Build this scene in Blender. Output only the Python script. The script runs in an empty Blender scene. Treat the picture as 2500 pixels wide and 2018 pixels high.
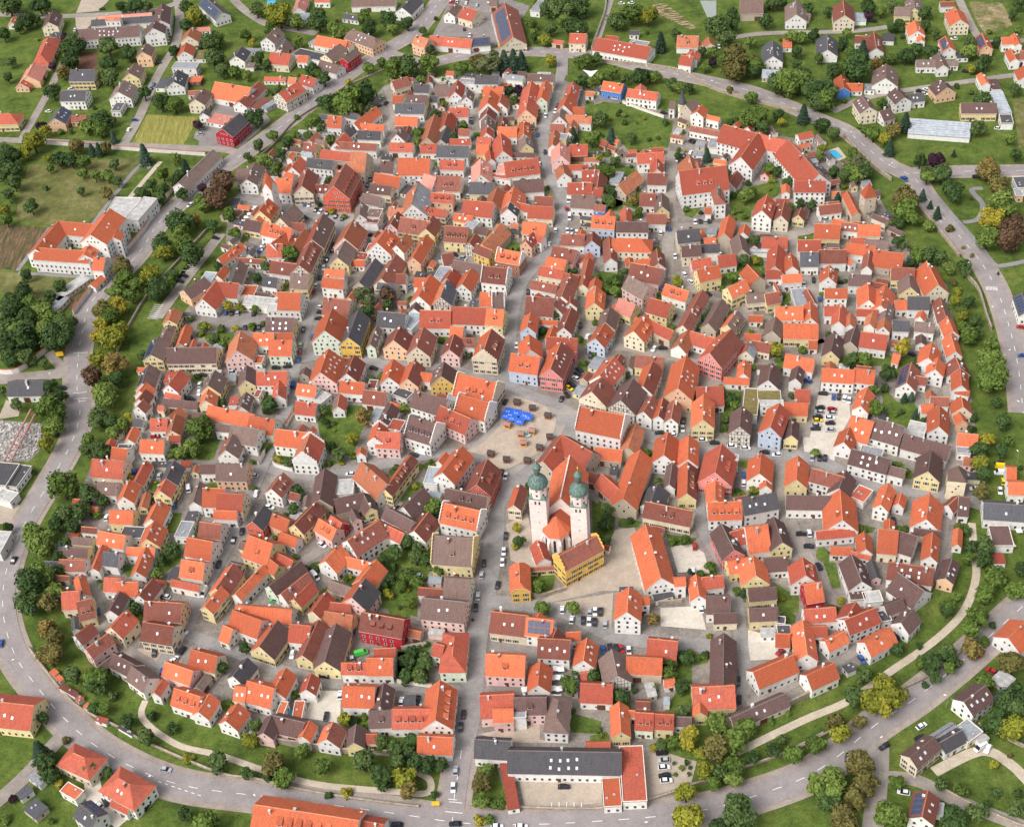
import bpy, math, random
from mathutils import Vector, Matrix

# ------------------------------------------------------------------ camera, sky, sun, exposure
scn = bpy.context.scene
col = scn.collection
PITCH = math.radians(41.6); ROLL = math.radians(5.43); CAM_H = 425.0
cam_d = bpy.data.cameras.new('camera'); cam = bpy.data.objects.new('camera', cam_d); col.objects.link(cam)
fwd = Vector((0, math.cos(PITCH), -math.sin(PITCH))); up0 = Vector((0, math.sin(PITCH), math.cos(PITCH))); r0 = Vector((1, 0, 0))
rgt = r0 * math.cos(ROLL) - up0 * math.sin(ROLL); upv = up0 * math.cos(ROLL) + r0 * math.sin(ROLL)
m3 = Matrix((rgt, upv, -fwd)).transposed()
cam.matrix_world = Matrix.Translation((0, 0, CAM_H)) @ m3.to_4x4()
cam_d.sensor_width = 36; cam_d.lens = 36 * 3472 / 2500; cam_d.clip_start = 1; cam_d.clip_end = 6000
scn.camera = cam
SUN_AZ, SUN_EL = math.radians(-128), math.radians(50)      # azimuth from +Y, clockwise seen from above
world = bpy.data.worlds.new('World'); scn.world = world; world.use_nodes = True
wn = world.node_tree; wn.nodes.clear()
sky = wn.nodes.new('ShaderNodeTexSky'); sky.sky_type = 'NISHITA'; sky.sun_disc = False
sky.sun_elevation = SUN_EL; sky.sun_rotation = SUN_AZ; sky.air_density = 1.0; sky.dust_density = 6.0; sky.ozone_density = 1.0; sky.altitude = 400
soft = wn.nodes.new('ShaderNodeHueSaturation'); soft.inputs['Saturation'].default_value = 0.35
bg = wn.nodes.new('ShaderNodeBackground'); bg.inputs['Strength'].default_value = 0.15
wo = wn.nodes.new('ShaderNodeOutputWorld')
wn.links.new(sky.outputs[0], soft.inputs['Color']); wn.links.new(soft.outputs[0], bg.inputs['Color']); wn.links.new(bg.outputs[0], wo.inputs[0])
sun_d = bpy.data.lights.new('sun', 'SUN'); sun_d.energy = 1.4; sun_d.angle = math.radians(30); sun_d.color = (1, 0.965, 0.925)
sun = bpy.data.objects.new('sun', sun_d); col.objects.link(sun)
sd = Vector((math.sin(SUN_AZ) * math.cos(SUN_EL), math.cos(SUN_AZ) * math.cos(SUN_EL), math.sin(SUN_EL)))
sun.rotation_euler = sd.to_track_quat('Z', 'Y').to_euler()
vs = scn.view_settings; vs.view_transform = 'Standard'; vs.look = 'None'; vs.gamma = 1; vs.use_curve_mapping = False; vs.exposure = 0.54

# ------------------------------------------------------------------ data (metres, world axes)
TOWN = "-55.4 800.2 -5.3 793.5 43.9 783.8 66.4 761.7 111 725 138.2 706.5 184 679.8 194.9 648.1 202.8 618.7 204.7 574.9 215.2 541.2 207 498.2 201.6 455.6 190.2 412 165.1 367.1 139 336.6 117.3 321.2 82.6 305.9 48.9 298.5 43 270.8 -27.6 277.6 -31 298.4 -48 300.3 -85.8 307.6 -114.5 320.2 -146.7 339.1 -169.4 357.7 -187.8 389 -194.1 407.8 -192.8 440.7 -189.2 469.9 -175.9 496.6 -173.3 544.8 -156.7 584.2 -142.5 614.9 -145.1 673.9 -126.7 715.4 -92.5 760.5 -64.1 781"
POLYS = """
plaza -5.7 473.4 -2.4 489.8 1.9 490.6 15.3 481.5 19.6 471.8 18 463.8 10.2 450.9 3.6 446.6 -4.3 442.5 -10 444.6 -13.2 452.2 -21.1 456.6 -13.6 460.9 -5.8 471.3
cobble -21.1 457.3 -5.5 475.4 -3.6 492.9 0.5 498.1 20.3 485.1 29.7 475.3 29.2 465.7 20.9 460.1 5.1 442.5 -6 428.9 -11.5 432.1 -10 444.6
sand -6.8 410 2.4 415.6 3.6 401.9 5.5 387.5 11.2 385.7 11.1 384.3 0.9 384.9 -6.1 390 -6.4 398
sand 37.6 401.4 45.5 401.6 48.3 371.3 42.8 367.6 28.9 369.3 14.5 366.8 1.1 365.2 11.6 371.5 29.7 384.9
sand 0.3 365.3 12.7 365.9 32.8 367.7 29.7 347.9 13.7 358.3 2.5 361.8
white 135.1 472.6 149.7 468.6 147.5 455.4 137.1 439.2 133 425 122.2 428.7 123.8 443.4 132.8 466.1
white 58.5 389.1 67 389.5 71.3 384 71.7 373.2 59.5 373.7
white 50 357.9 65.4 357 65.6 345.1 48.8 349
white 81.2 343.2 90.7 338.5 89.6 329.9 91.9 328 78.5 328.7
sand 34.7 295.1 39.7 294.5 45.6 290.4 52.8 287.3 49.5 278.7 33.8 274.6
sand -9.9 288.3 18.9 282.1 17.9 272.8 -8.2 275.6
asph -15.8 352.4 1 347.6 -0.2 336.8 -3.2 337.2 -17.3 343.7
asph -18 329.8 -5.9 327.9 -7.6 323.5 -18.3 324.8
asph 5.6 335.9 11 335.3 9 320.3 -4.9 323.2 -4.2 323.9 4.5 322.5
sand -22.5 307.4 -0.5 310.5 -1.1 302.6 7.8 300 -11.6 302.6
white -82.3 333.9 -73.3 332.5 -73.3 318 -87.2 322.1
sand -154 362.6 -143.2 361.3 -145.5 351.8 -149.3 354
white -164.9 302.8 -159.8 305.7 -157.7 298.6 -145.7 286.9 -150.2 282.3 -163.1 295.5
asph -237.5 507.8 -215.9 502.5 -214.7 483.5 -218.2 477.2 -234.4 479.4 -240.5 508.2
sand -237.6 522.4 -229.5 516.1 -229.2 509.5 -238.7 508.7
sand -229 458.7 -216.6 449.1 -218.4 438.4 -224.9 439.2
sand -273.1 959.5 -252.1 955 -257.7 935.4 -273.4 935.5
sand -273.6 932.4 -256.6 928.1 -262.4 907 -269.1 909.9
soil -260 875.6 -248.8 873.3 -245.6 848.7 -258.9 852.8
field -204.5 783.8 -172 774.6 -178.3 741 -209.8 749.1
asph -172.2 757.6 -159 762.4 -159.3 738.7 -172.6 750
asph -164.3 793.2 -151.1 786.9 -131.8 773.2 -127.4 762.6 -142.6 735.7 -154.5 733.3 -168.2 738.1 -170.8 763.4 -164.3 765.8
asph -22.4 872.3 -14.6 904.3 21.2 896.6 37.3 880.9 33 868.2 10.6 828.1 7.9 825.9 -5.8 844.2 -28.2 851.6
meadow -268.2 737.4 -195 733.4 -213.7 685.4 -219.5 666.9 -242.7 669.8 -264.5 679.6 -267.7 707.4
meadow -263 630.6 -253 627.1 -211.2 614.9 -210.8 605.8 -228.1 606.8 -230.1 591.3 -245.5 597.2 -259.3 612.6
veg -273.8 677.1 -243.5 667.9 -248.2 648.1 -253.4 629 -264.5 632.7
veg -215.6 615.6 -209.3 612.7 -211.2 601.4 -217.2 586.7 -221.5 593.4
asph -160.4 628.9 -152.2 629.4 -158.1 612.7 -168.3 593.8 -172.7 582.3 -176.7 577 -172.1 573.8 -161.4 603.3
asph -147.7 578.4 -115.2 573.4 -116.3 558.5 -133.7 559.5 -150.9 568.8
cobble -114.8 672.5 -91.5 659.3 -74.4 651.4 -78.5 634.4 -85.3 641.4 -99.7 653.7 -103.8 658.4 -111.9 662.8
lawn -134.8 644.8 -129.7 643.9 -131.8 634.6 -135.2 636.1
lawn 57.7 799.6 76.4 801.2 87.6 788.4 85.5 770.6 69.1 763.6 57.7 773.5 54.4 771.5
lawn 70.5 747.2 82.1 742.6 108.8 717.3 101.1 689.2 78.8 691 73.4 710 63.7 718.7
lawn 51.5 739.9 70.3 746 73.4 710 63.2 691.6 50.3 697.3 47.3 714.8
lawn 102.9 633 112.5 631.4 103.8 618.2 100 621.7
lawn 127 638.9 142.2 643.3 155 646.2 153.6 634.3 146.8 627.5 134.9 619.7 132.3 608.6 125.7 613.5 124.7 626.3
lawn 120.6 585.5 132.9 579 131.7 567.7 117.8 558.7 104.2 556.6
lawn 63.2 681.5 80.4 672 81.2 626.9 69.3 636.8 57.8 632.8
lawn 153.3 596.6 163.1 597.8 160.4 588 153 590.2
lawn -89.4 497.4 -60.9 492.5 -68.1 476 -71.5 460.9 -82.1 463.1 -87.2 478
lawn -107.6 469.3 -98.2 465.3 -98.2 456.7 -106.2 461.1
lawn -116.1 511.5 -106.1 506.3 -106.5 496.2 -114 495.1
lawn -84.7 460.1 -74.7 458.1 -85 454.2
lawn -148 559.9 -132 558.2 -132.5 545.4 -145.2 552.1
lawn -155.7 482.8 -132.2 480.9 -135 466.4 -155.2 470.5
lawn -183.7 556.3 -174.4 554.9 -173.3 538.9 -181.6 541.7
lawn -142.3 484.4 -132 479.5 -133.7 467.5 -142.4 468.1
lawn -152.1 415.9 -142.2 416.7 -141.8 406.3 -150 399.3 -152.7 402.7
lawn -152.2 436.1 -144.3 435.1 -144.5 423.3 -149.2 423.9
lawn -59.5 401.9 -43.7 406 -44.2 365 -50.6 367.6 -60.7 372.6 -57.9 381.8
lawn -57.8 374.2 -46.3 370.8 -47.1 363.5 -54.2 366.2
lawn -51.8 409.1 -37.6 401.1 -37.8 391 -42.5 379.9 -46.1 376.5 -52 365.9
lawn 29.9 419.5 37.7 410.9 36 390.5 29.9 388.3 28.4 401.7
lawn 0.6 381.2 11.6 380.8 9.3 371.5 0.6 370.6
lawn -52 350.3 -40.2 347.1 -40.4 332.4 -52.1 333.8
lawn 10.4 313.2 21.7 307.9 20.5 302.5 10.2 304.5
lawn 21.4 336.2 25.4 334.8 24.3 324.8 19.6 325.3
lawn -24.7 294.5 -17.3 293.6 -13.8 276.9 -27.6 278.4
lawn 27.5 322.3 33.8 321.6 32.6 312.3 26.7 315.4
lawn 48.2 333 58.8 335.2 53.9 306.6 44.3 308.5 50.4 318.4 46 324.7
lawn 37 295.9 58 302.9 69.9 303.9 75.4 298.6 67.4 290.2 53.8 285.7 45.7 290.8 39.6 293.3
lawn 57.7 396.3 69.7 392.2 66.2 388.6 58.2 389.7
lawn 95.4 365.4 103.6 356.8 101.8 348.8 94.5 350.6
lawn 32.6 419.1 39.4 411.8 37.2 402.6 34.6 389.7 29.8 393.4
lawn 78.1 364.7 84.2 363 83 356.6 79.9 358.9
lawn 116.7 373.7 121.5 372.6 120.5 359.4 117 359.4
lawn 134.9 391.8 141.5 388.9 139.4 386.2 133.9 387.9
lawn 152.6 352.6 157.4 352 153.8 346.9 151.1 347.2
lawn 170 493.8 186.1 491.4 183.5 476.2 170.9 478.1 167.7 478.5
lawn 166.6 477.4 168 467.2 169.9 461.9 176.4 462.2 177.6 454.8 170.6 443.8 162.9 450.8 162.7 459.3
lawn 146.5 497.3 175.2 494.3 173.2 486.8 152 488.6
lawn 95.2 481.4 104.5 478.6 102 470.5 93.3 452.6 89.4 453.1
lawn 123.1 513.7 129.5 512 126 499.5 121.5 501
lawn -75.1 322.3 -62.9 320.9 -62.9 314.4 -72.9 317.2
lawn -53.5 348.7 -42.8 347.4 -43 331.9 -53.5 334
lawn -60.8 311.8 -45 309.2 -45.7 300.7 -60.1 303.8
lawn 16.6 539.7 24 539.4 20.6 528.3 15.8 530.2
lawn 59.2 650.7 71.9 658.7 68.5 631 58.3 632.8
lawn 49.3 580.1 61.8 575.5 59.3 555.3 50.3 560.9
sandfield 312.8 828.4 332.6 822.7 329.1 792.2 309.9 783.8 309.6 799
meadow 300.4 704.6 310.7 707.4 294.3 658.4 287.6 655.3
lawn -184.8 873.4 -176.5 871.7 -173.9 845.7 -182.1 847.3
graves 116.4 868.6 125.4 865.2 139.8 828.5 135.5 826.5 117 853.5
pond 147.6 865 158.1 862.8 154.6 842.7 148.6 838.2
pool 185.9 669.5 190.8 670.7 193.3 663.3 188.5 660.9
pool -140.4 926.4 -134 925 -134.4 915.7 -140.2 918.5
pool -93.8 326.1 -91.4 325.7 -91.5 323.5 -93.9 324
pooldeck 184.6 669.7 193.4 673.5 195.3 662.4 190.4 659.5 187.8 660.5
lawn -40 449.8 -41.1 451.5 -42.8 452.1 -44.4 451.8 -46.6 451 -46.3 448.7 -44.6 447.3 -42.8 447 -40.8 447.7
lawn -34.2 416.8 -34.4 419.6 -37.1 420.3 -39 418.8 -40 417.6 -41.1 415.5 -39.8 413.3 -37.1 412.8 -34.4 413.9
lawn 203.2 455.8 202 458.1 199.4 456.5 198.6 456.8 195.5 457.1 195.1 454.2 197 451.9 199.9 451.8 202 453.4
lawn 64.8 332.2 62.3 333.5 61.1 334.2 59.6 334.3 58.5 333.1 57.7 331.2 58.8 328.8 61.3 329.1 63.8 329.7
lawn 56 490.8 56 493.1 53.7 493.5 52.4 492.1 51.7 491.3 51 489.9 51.6 488 53.8 487.6 55.4 489
lawn 139.6 544.2 139.8 546.8 137.4 548.2 134.6 548.1 134.5 545.1 134.5 543.4 135 541.1 137.6 539.5 139.5 541.9
lawn 49.8 657.8 50.2 659.8 48.6 662.5 45.4 661.9 44 659.1 42.9 656 45.3 653.6 48.6 653 49.6 656.2
lawn -95.8 495.2 -95.3 497.3 -97.2 498.4 -99.4 498 -100 496.1 -100 494.4 -99.2 492.8 -97.3 492.5 -96.2 494
lawn -36.2 661.8 -38.4 663.3 -39.4 666.5 -42.8 666.3 -44.8 663.4 -45.1 660 -42.7 657.6 -39.6 657.8 -37.2 659.2
lawn 165.4 396.8 164.4 398.5 162.8 399.9 160.6 399.5 159.2 397.8 160 395.9 161.4 395.4 162.6 394.8 165 394.4
lawn -52.4 598.8 -53.9 601.6 -56.5 603.1 -59.4 602.6 -62.1 600.5 -61 597.4 -58.8 596 -56.8 596.4 -55.7 597.5
lawn -39 701.2 -39.8 703.3 -41.7 704.4 -43.6 703.7 -45.3 702.3 -44.9 700.3 -43.6 698.8 -41.8 698.5 -40.1 699.5
lawn 23.8 301.2 23 303.6 20.7 303.6 19.4 302.6 16.9 302.5 16.5 299.9 18.6 298.5 20.7 298.5 23.3 298.7
lawn 107.2 510.8 106 513.1 103.9 514.7 101 514.6 99.5 512.1 101.4 510.1 102.4 509.4 103.9 506.8 106.3 508.2
lawn -133.4 418.2 -133.2 420.8 -135.6 422.2 -137.6 420.7 -138.1 418.9 -138.5 417.4 -138 415.1 -135.6 414.7 -134.1 416.5
lawn 107.2 606.8 104.3 608 103.1 608.7 101.6 608.8 98.6 608.3 97.9 605 100.4 602.6 103.6 602 106.4 603.7
lawn 153.4 385.8 153 388.1 150.8 388.9 148.6 388.5 148.7 386.3 148.4 385.1 148.6 383 150.9 382.2 153 383.4
lawn 119.2 349.2 116.9 351 115.1 351.2 113.4 351.7 111.4 350.5 110.2 347.6 113.4 346.8 115.6 344.5 118.1 346.4
lawn -81.6 396.2 -81.9 399.1 -84.7 399.4 -86.8 399 -88.6 397.5 -87.1 395.6 -87.2 392.8 -84.6 392.3 -82.8 394.2
lawn 9.2 604.2 8.9 607.3 5.9 608.2 4.4 605.6 3.7 604.8 3 603.4 3 600.4 5.9 600.3 8.6 601.4
lawn 182.8 618.8 182 621.1 179.7 621.5 177.4 621.9 175.5 620.1 176.2 617.7 178 616.7 179.6 616.8 181.4 617
lawn 59.8 444.2 58.7 446.3 56.9 447.8 54.8 446.7 54 445.1 53.2 443.2 54.4 441.1 56.9 440.7 58.7 442.2
lawn 134.8 530.8 133.5 533.1 131.2 533.1 129.4 533.2 127.7 531.8 127.7 529.7 129.6 528.7 131.2 528.4 133.5 528.4
lawn 70.2 406.8 68.8 409.3 66.2 409.5 63.6 410.6 62 408.1 63.5 405.9 65 405.4 66.1 404.8 68.8 404.2
lawn 177.8 669.2 176.7 671.3 174.6 671.2 173 671.3 171.2 670.3 170.9 668 172.2 665.8 174.8 666.1 177 666.9
lawn 125.8 613.8 125.6 615.3 124.4 617.3 121.6 617.6 120 615.1 120 612.4 122.4 611.3 124.2 611.4 126.5 611.4
lawn -43.2 430.8 -43.7 433.3 -46.1 434.3 -48.6 433.9 -50.1 432 -50.5 429.4 -48.6 427.6 -46.1 426.8 -44.3 428.7
lawn -84.8 762.2 -86.3 763 -86.6 765.8 -89.2 765.7 -90.6 763.5 -91.4 760.7 -89.6 758.1 -86.6 758.7 -84.2 759.7
lawn 113.2 596.2 112.6 597.8 111.1 598.2 109.4 598.7 107.4 597.5 106.6 594.7 109.2 593.5 111.3 593.1 112.6 594.7
lawn 196.8 494.8 197.2 496.8 195.5 499.1 193 497.9 192.5 495.6 191.4 493.5 193 491.6 195.5 490.4 196.6 493.2
lawn 38.6 506.8 38.8 509.3 36.6 511.5 33.6 510.6 32 508.1 32.7 505.7 34.2 504 36.4 502.8 37.6 505.2
lawn -115.4 551.8 -115.8 555.1 -118.8 556.9 -122 555.6 -123.9 553.3 -122 550.9 -121.6 548.6 -119.1 548.2 -116.4 548.9
lawn 112.6 534.2 112.2 536.3 110.3 537.4 108.2 537 108.2 534.8 107.9 533.6 108.4 531.8 110.3 531.1 112.2 532.2
lawn -14 784.2 -15.1 787.3 -17.8 789.4 -19.6 785.6 -20.3 784.8 -20.6 783.6 -21.4 779.7 -18.3 781.9 -15.1 781.2
lawn -3.2 682.2 -3.7 684.8 -6.1 685.8 -8.7 685.7 -10.1 683.5 -10.5 680.9 -8.2 679.8 -6.3 679.9 -4 679.9
lawn -54.8 795.2 -55.4 796.8 -56.5 799.6 -59.2 798.7 -61.4 796.8 -61.8 793.6 -58.6 792.8 -56.8 792.9 -53.9 792.4
lawn 120.2 377.2 120.1 378.8 118.9 381.2 116.2 380.7 114.9 378.5 114.5 375.9 116 373.4 118.9 373.3 119.8 376
lawn 15 766.8 14.2 768.8 12.3 769.9 10.4 769.2 8.7 767.8 9.1 765.8 10.3 764.3 12.3 763.6 13.9 765
lawn -42 473.8 -42.8 475.8 -44.6 477.3 -46.6 476.2 -48.6 475 -47.1 473.1 -47.1 470.6 -44.6 470.2 -42.8 471.7
lawn 19.6 720.8 19.5 723.1 17.5 725.1 15 723.9 13.4 722 13.4 719.5 15 717.6 17.4 717.2 19.5 718.4
lawn -54.2 513.2 -54.7 515.8 -57.1 517.2 -59.6 516.4 -61.1 514.5 -61.5 511.9 -59.8 509.8 -57.5 511.7 -57.1 512.7
lawn -33.6 449.8 -34.2 452.3 -36.8 452.5 -38.6 452.2 -40.6 451 -40.6 448.5 -38.8 447 -36.7 446.6 -34.5 447.4
lawn 82.4 528.2 82.3 530.8 79.9 531.8 77.8 530.7 77 529.1 75.9 527 77.6 525.5 79.8 525.1 81.7 526.2
lawn 38.6 525.2 37.6 526.8 36.4 529.2 34 528.4 32.7 526.3 32.4 524 33.8 521.8 36.4 521.3 38.8 522.7
lawn 60.4 422.2 59.7 424.3 57.8 425.4 55.6 425 54.6 423.2 54.2 421.2 55.6 419.5 57.7 419.5 59.4 420.5
lawn 166.6 554.8 165.9 556.5 164.3 557.9 162.4 557.2 161.1 555.7 161.5 553.9 163 553.4 164 553.2 166.2 552.7
lawn 180.8 639.2 179.7 641.3 177.8 642.4 175.8 641.7 175 640.1 175.4 638.6 175.8 636.8 177.7 636.5 179.4 637.5
lawn 177.6 446.8 176.8 448 176 451.1 173.8 449.2 173 447.6 171.9 445.5 173 442.9 175.9 442.8 177.1 445.2
lawn 99.4 411.8 98.7 413.8 96.8 414.9 94.8 414.2 93.6 412.7 93.2 410.7 94.6 409 96.8 408.6 98.7 409.7
lawn 6 766.8 4.1 769.6 1.4 770.7 -1.2 770.2 -1.5 767.6 -2.3 765.7 -1.3 763.3 1.4 762.8 2.9 765
lawn -102.4 430.2 -105.8 431 -106.5 431.8 -108 432.3 -110.5 431.6 -110.1 429 -108.8 426.8 -106.1 426.7 -103.7 427.7
lawn -28.4 693.8 -28.3 694.5 -28.7 696.9 -30.8 696.5 -33 695.1 -33 692.4 -31.2 690.3 -28.7 690.6 -28.3 693
lawn -39 349.8 -39.3 351.8 -41.2 352.9 -42.6 351.1 -44.8 350.8 -44.8 348.7 -43 347.7 -41.3 347.4 -39.9 348.2
lawn 111.4 509.2 110.5 511.6 108.4 513.2 106 512.4 105.9 509.9 105.9 508.6 105.2 504.7 108.4 505.7 111.4 506.2
lawn 13 602.8 13.9 605.8 11.1 607.5 7.9 606.9 8 603.6 8 601.9 8.8 600.3 10.7 600 12.1 601.2
lawn -153 378.8 -154.4 381.6 -157 383.1 -159.2 381.2 -160 379.6 -160 377.9 -159.6 375.6 -156.9 374 -153.8 375.4
lawn -97 445.8 -97 448.1 -99.1 449.3 -101.6 448.9 -102.8 446.8 -102 444.9 -101 443.7 -99.3 443.4 -97 443.4
lawn 150.4 693.2 148.3 694.5 147.1 695.2 145 696.4 143.4 694.5 143 691.9 146 691.9 147.2 690.9 149.5 690.9
lawn -75 551.8 -76.7 553 -77.9 553.7 -79.6 554.2 -81.6 553 -82 550.4 -80.2 548.3 -77.6 547.8 -75.2 549.2
lawn -30 697.8 -30.3 699.8 -32.3 700.5 -34.2 700.2 -35.8 698.8 -36.1 696.5 -34.4 695 -32.2 694.6 -31.2 696.5
lawn -143.4 523.2 -144.1 525 -145.9 525.2 -147.8 526 -149.3 524.3 -148.9 522.3 -147.4 521.2 -146 521.7 -144.7 522
lawn -46.6 617.8 -47.8 619.8 -49.6 621.3 -52 620.9 -53.3 618.8 -53.6 616.5 -51.6 615.3 -49.8 615.4 -48.1 616
lawn 75.4 545.2 74.7 547.3 72.8 548.4 70.8 547.7 69.2 546.3 69.2 544.2 70.8 542.8 72.7 542.9 73.8 544
lawn 88.4 687.2 87.2 689.3 85.4 690.8 83 690.4 81 688.6 83.2 686.7 83.4 684.8 85.4 683.7 88.1 684.4
lawn -48.2 448.8 -49 451.1 -51.4 450.7 -53 450.8 -55.5 450.1 -55.5 447.4 -54.2 444.6 -51 444.4 -49.3 446.7
lawn -36 474.2 -36.8 476.3 -38.8 477 -40.4 476.3 -42.3 475.3 -40.8 473.7 -39.8 473.2 -39 472.7 -37.1 472.5
lawn -41.2 570.2 -40.8 572.3 -42.6 573.8 -45.2 573.7 -46.6 571.5 -47.4 568.7 -45.1 567.1 -42.6 566.7 -41.7 569
lawn -12 722.8 -12 725.1 -13.9 727.5 -16.8 726.2 -17.8 723.8 -17.8 721.7 -17 718.9 -14.5 721.2 -12.6 721
lawn -32.2 613.2 -33.5 615.6 -35.8 616 -38.4 617.1 -40 614.6 -40.8 611.6 -37.4 611.2 -35.8 610.9 -33.2 610.7
lawn -29.4 418.2 -30.4 419.8 -31.8 420.6 -34.2 421.7 -35.3 419.3 -35.3 417.2 -33.8 415.5 -31.6 414.3 -30.1 416.5
lawn 49 404.2 45.9 406 44.2 406.6 41.8 407.7 39.2 405.9 39.2 402.6 42.2 401.5 44.2 401.5 47.1 401.4
lawn 0.4 620.8 0.6 622.3 -0.6 624.7 -3.4 624.6 -5 622.1 -5.8 619.1 -3.3 617.3 -0.8 618.4 2.4 617.7
lawn -82.2 680.2 -82.9 683.1 -85.4 685 -88.6 684.4 -90.4 681.8 -90 678.9 -88.4 676.4 -85.8 677.9 -84.7 679
lawn -70.4 719.2 -72.6 721 -74 723.6 -76.8 722.7 -78.1 720.5 -78.1 718 -76 717.2 -74.3 716.9 -71.4 716.4
lawn 52.2 680.8 50.7 682.8 48.7 683.1 46.8 683.2 46 681.6 46 679.9 46.6 678 48.9 676.8 50.7 678.7
lawn -25.8 674.2 -25.5 676.6 -27.6 678.2 -30.2 677.7 -32.4 675.8 -30.5 673.4 -29.4 672.2 -27.8 671.5 -26.4 672.7
lawn -82.2 754.8 -80.7 757.3 -83 759.1 -86 758.6 -87.9 756.3 -87.5 753.4 -85.8 751.3 -83.5 753.2 -82.8 754
lawn -143.4 606.2 -142.9 609.1 -145.6 610.2 -148 609.4 -150 607.6 -150.4 604.7 -147.6 603.8 -145.8 603.9 -143.8 604.2
lawn -109.2 428.8 -109.2 430 -110.1 432.7 -112.6 431.9 -113.8 429.8 -114.1 427.5 -112.4 426 -110.3 426.4 -108 426.4
lawn -83.8 468.8 -84.2 470 -85.3 471.5 -87.4 471.5 -88 469.6 -89.5 467.4 -87.4 466 -85.1 465.2 -83.3 466.7
lawn 94 414.8 93.2 416.8 91.3 417.9 89.4 417.2 88.5 415.6 87.7 413.7 89.2 412 91.3 411.6 93.2 412.7
lawn 53.2 539.8 53.1 541.3 51.7 542.5 49.4 542.9 49 540.6 46.7 538.1 49.6 537 51.9 536.2 54.9 536.7
lawn -35.4 697.8 -35.3 699.8 -37.2 700.9 -39.4 700.5 -40 698.6 -40.4 696.8 -39.4 695 -37.2 694.6 -35.3 695.7
lawn 210.4 566.2 208.9 569.3 206.1 571 204.4 567.6 204.5 566.5 203.7 565.7 203.8 563.8 205.9 562.7 208.6 563.4
lawn 33.4 649.2 31.9 651 30.2 652 28.4 651.7 28.2 649.8 28.2 648.7 28.2 646.5 30.2 646.9 31.9 647.5
lawn -70.4 654.2 -70.9 655.8 -72.3 657 -74.2 656.7 -75.4 655.2 -75.4 653.3 -74.4 651.5 -72.2 651.1 -70.6 652.5
lawn 5.2 680.2 6.1 683.1 3.2 683 1.2 683 -1 681.6 0.5 679.4 2.1 679.2 3.4 676.3 5.2 678.2
lawn 213 525.2 211.4 528.3 208.4 528.8 205.8 528.7 205.5 526.1 205.5 524.4 206.2 522.5 208.4 521.7 211.4 522.2
lawn 189.8 633.8 189.6 636.6 187 638.1 184.4 636.9 184.7 634.3 184.7 633.2 184.4 630.6 187 629.4 189 631.4
lawn -82 524.8 -82.8 526.8 -84.7 527.9 -86.6 527.2 -87.9 525.7 -88.3 523.7 -86.6 522.3 -84.8 522.4 -82.8 522.7
lawn -119 616.8 -119 619.1 -121 621.1 -124.2 620.9 -125.5 618.1 -125.9 615.2 -123.4 614 -121.1 613.2 -119.3 614.7
lawn -153.2 453.8 -154.2 456.3 -156.8 456.5 -159.4 457.6 -160.3 454.8 -160.6 452.5 -159.4 449.9 -156.5 449.4 -153.9 450.9
lawn -133.4 334.8 -133.8 336.8 -135.7 337.9 -138 337.9 -138.5 335.6 -139.3 333.7 -137.8 332 -135.6 331.2 -134.1 333
lawn 156.8 685.8 154.9 687.5 153.2 688.5 151 688.9 150.5 686.6 149.4 684.5 152 684.4 153.2 683.4 155.2 683.7
lawn -160.8 494.2 -161.1 496 -162.7 497.4 -164.6 496.7 -165.9 495.2 -165.9 493.3 -164.4 492.2 -163 492.7 -162.3 493.5
lawn -41.4 435.8 -40.1 438.8 -42.9 440.5 -45.8 439.2 -47.1 437 -48.3 434.1 -45.2 433.3 -42.8 430.6 -40.4 432.9
lawn 127.4 497.2 127.6 498.8 126.3 500.4 124.2 500 122.4 498.5 122.4 496 124.2 494.5 126.4 493.3 126.7 496.5
lawn 12.8 608.8 12 611.1 9.9 612.7 7.8 611.2 7 609.6 6.2 607.7 7.8 606.3 9.9 605.2 12 606.4
lawn 100.4 346.8 99.8 349.3 97.4 350.3 95 349.9 93.7 347.8 93.4 345.5 95.6 344.7 97.3 343.6 99.5 344.4
lawn -126 703.2 -126.2 705.8 -128.7 706.4 -131 706.4 -132.6 704.5 -132.3 702.2 -130.8 700.5 -128.7 700.1 -126.8 701.2
lawn -74 403.8 -74.8 405.8 -76.8 406.5 -78 405.1 -79.5 404.6 -79.9 402.8 -78.8 401 -76.8 401 -74.8 401.7
lawn 160.2 543.2 158.1 544.8 156.6 545.2 154.8 545.7 153.2 544.3 153.2 542.2 154 539.4 156.9 539.3 159.9 540.2
lawn -147.4 558.8 -147.6 559.3 -147.7 561.9 -149.8 561.5 -150.9 559.7 -151.3 557.7 -149.8 556 -147.7 555.6 -146.7 557.5
lawn 80.4 553.2 80 555.6 77.9 557.2 75.4 556.4 73.9 554.5 75 552.4 75.2 549.8 77.8 550.1 79.4 551.5
lawn -117 697.8 -117.9 699.3 -119.3 700.1 -121.4 700.5 -122.4 698.7 -122.8 696.7 -121.2 695.3 -119.3 695 -117.6 696
lawn 63 550.2 61.8 551.5 60.7 553 58 554.1 56.1 551.8 56.1 548.7 58 546.4 61 545.9 63.3 547.7
lawn -12.2 593.2 -13.5 595.6 -15.6 596.8 -18 596.4 -19.6 594.5 -20 591.9 -18 590.1 -15.5 588.9 -13.2 590.7
lawn -158.8 404.8 -158.6 406.5 -160.3 407.1 -162.4 407.5 -164.5 406.1 -164.5 403.4 -163 400.9 -160 400.4 -158.9 403.2
lawn 82.4 543.8 81.2 545.8 79.4 547.3 77 546.9 75.4 545 76.1 542.8 77.4 541.3 79.3 540.6 80.9 542
lawn 8.2 428.2 7.6 431.1 4.7 430.6 3.1 430.3 2.4 428.9 1.2 427.2 2.2 424.8 4.9 424.3 7 425.9
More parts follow.
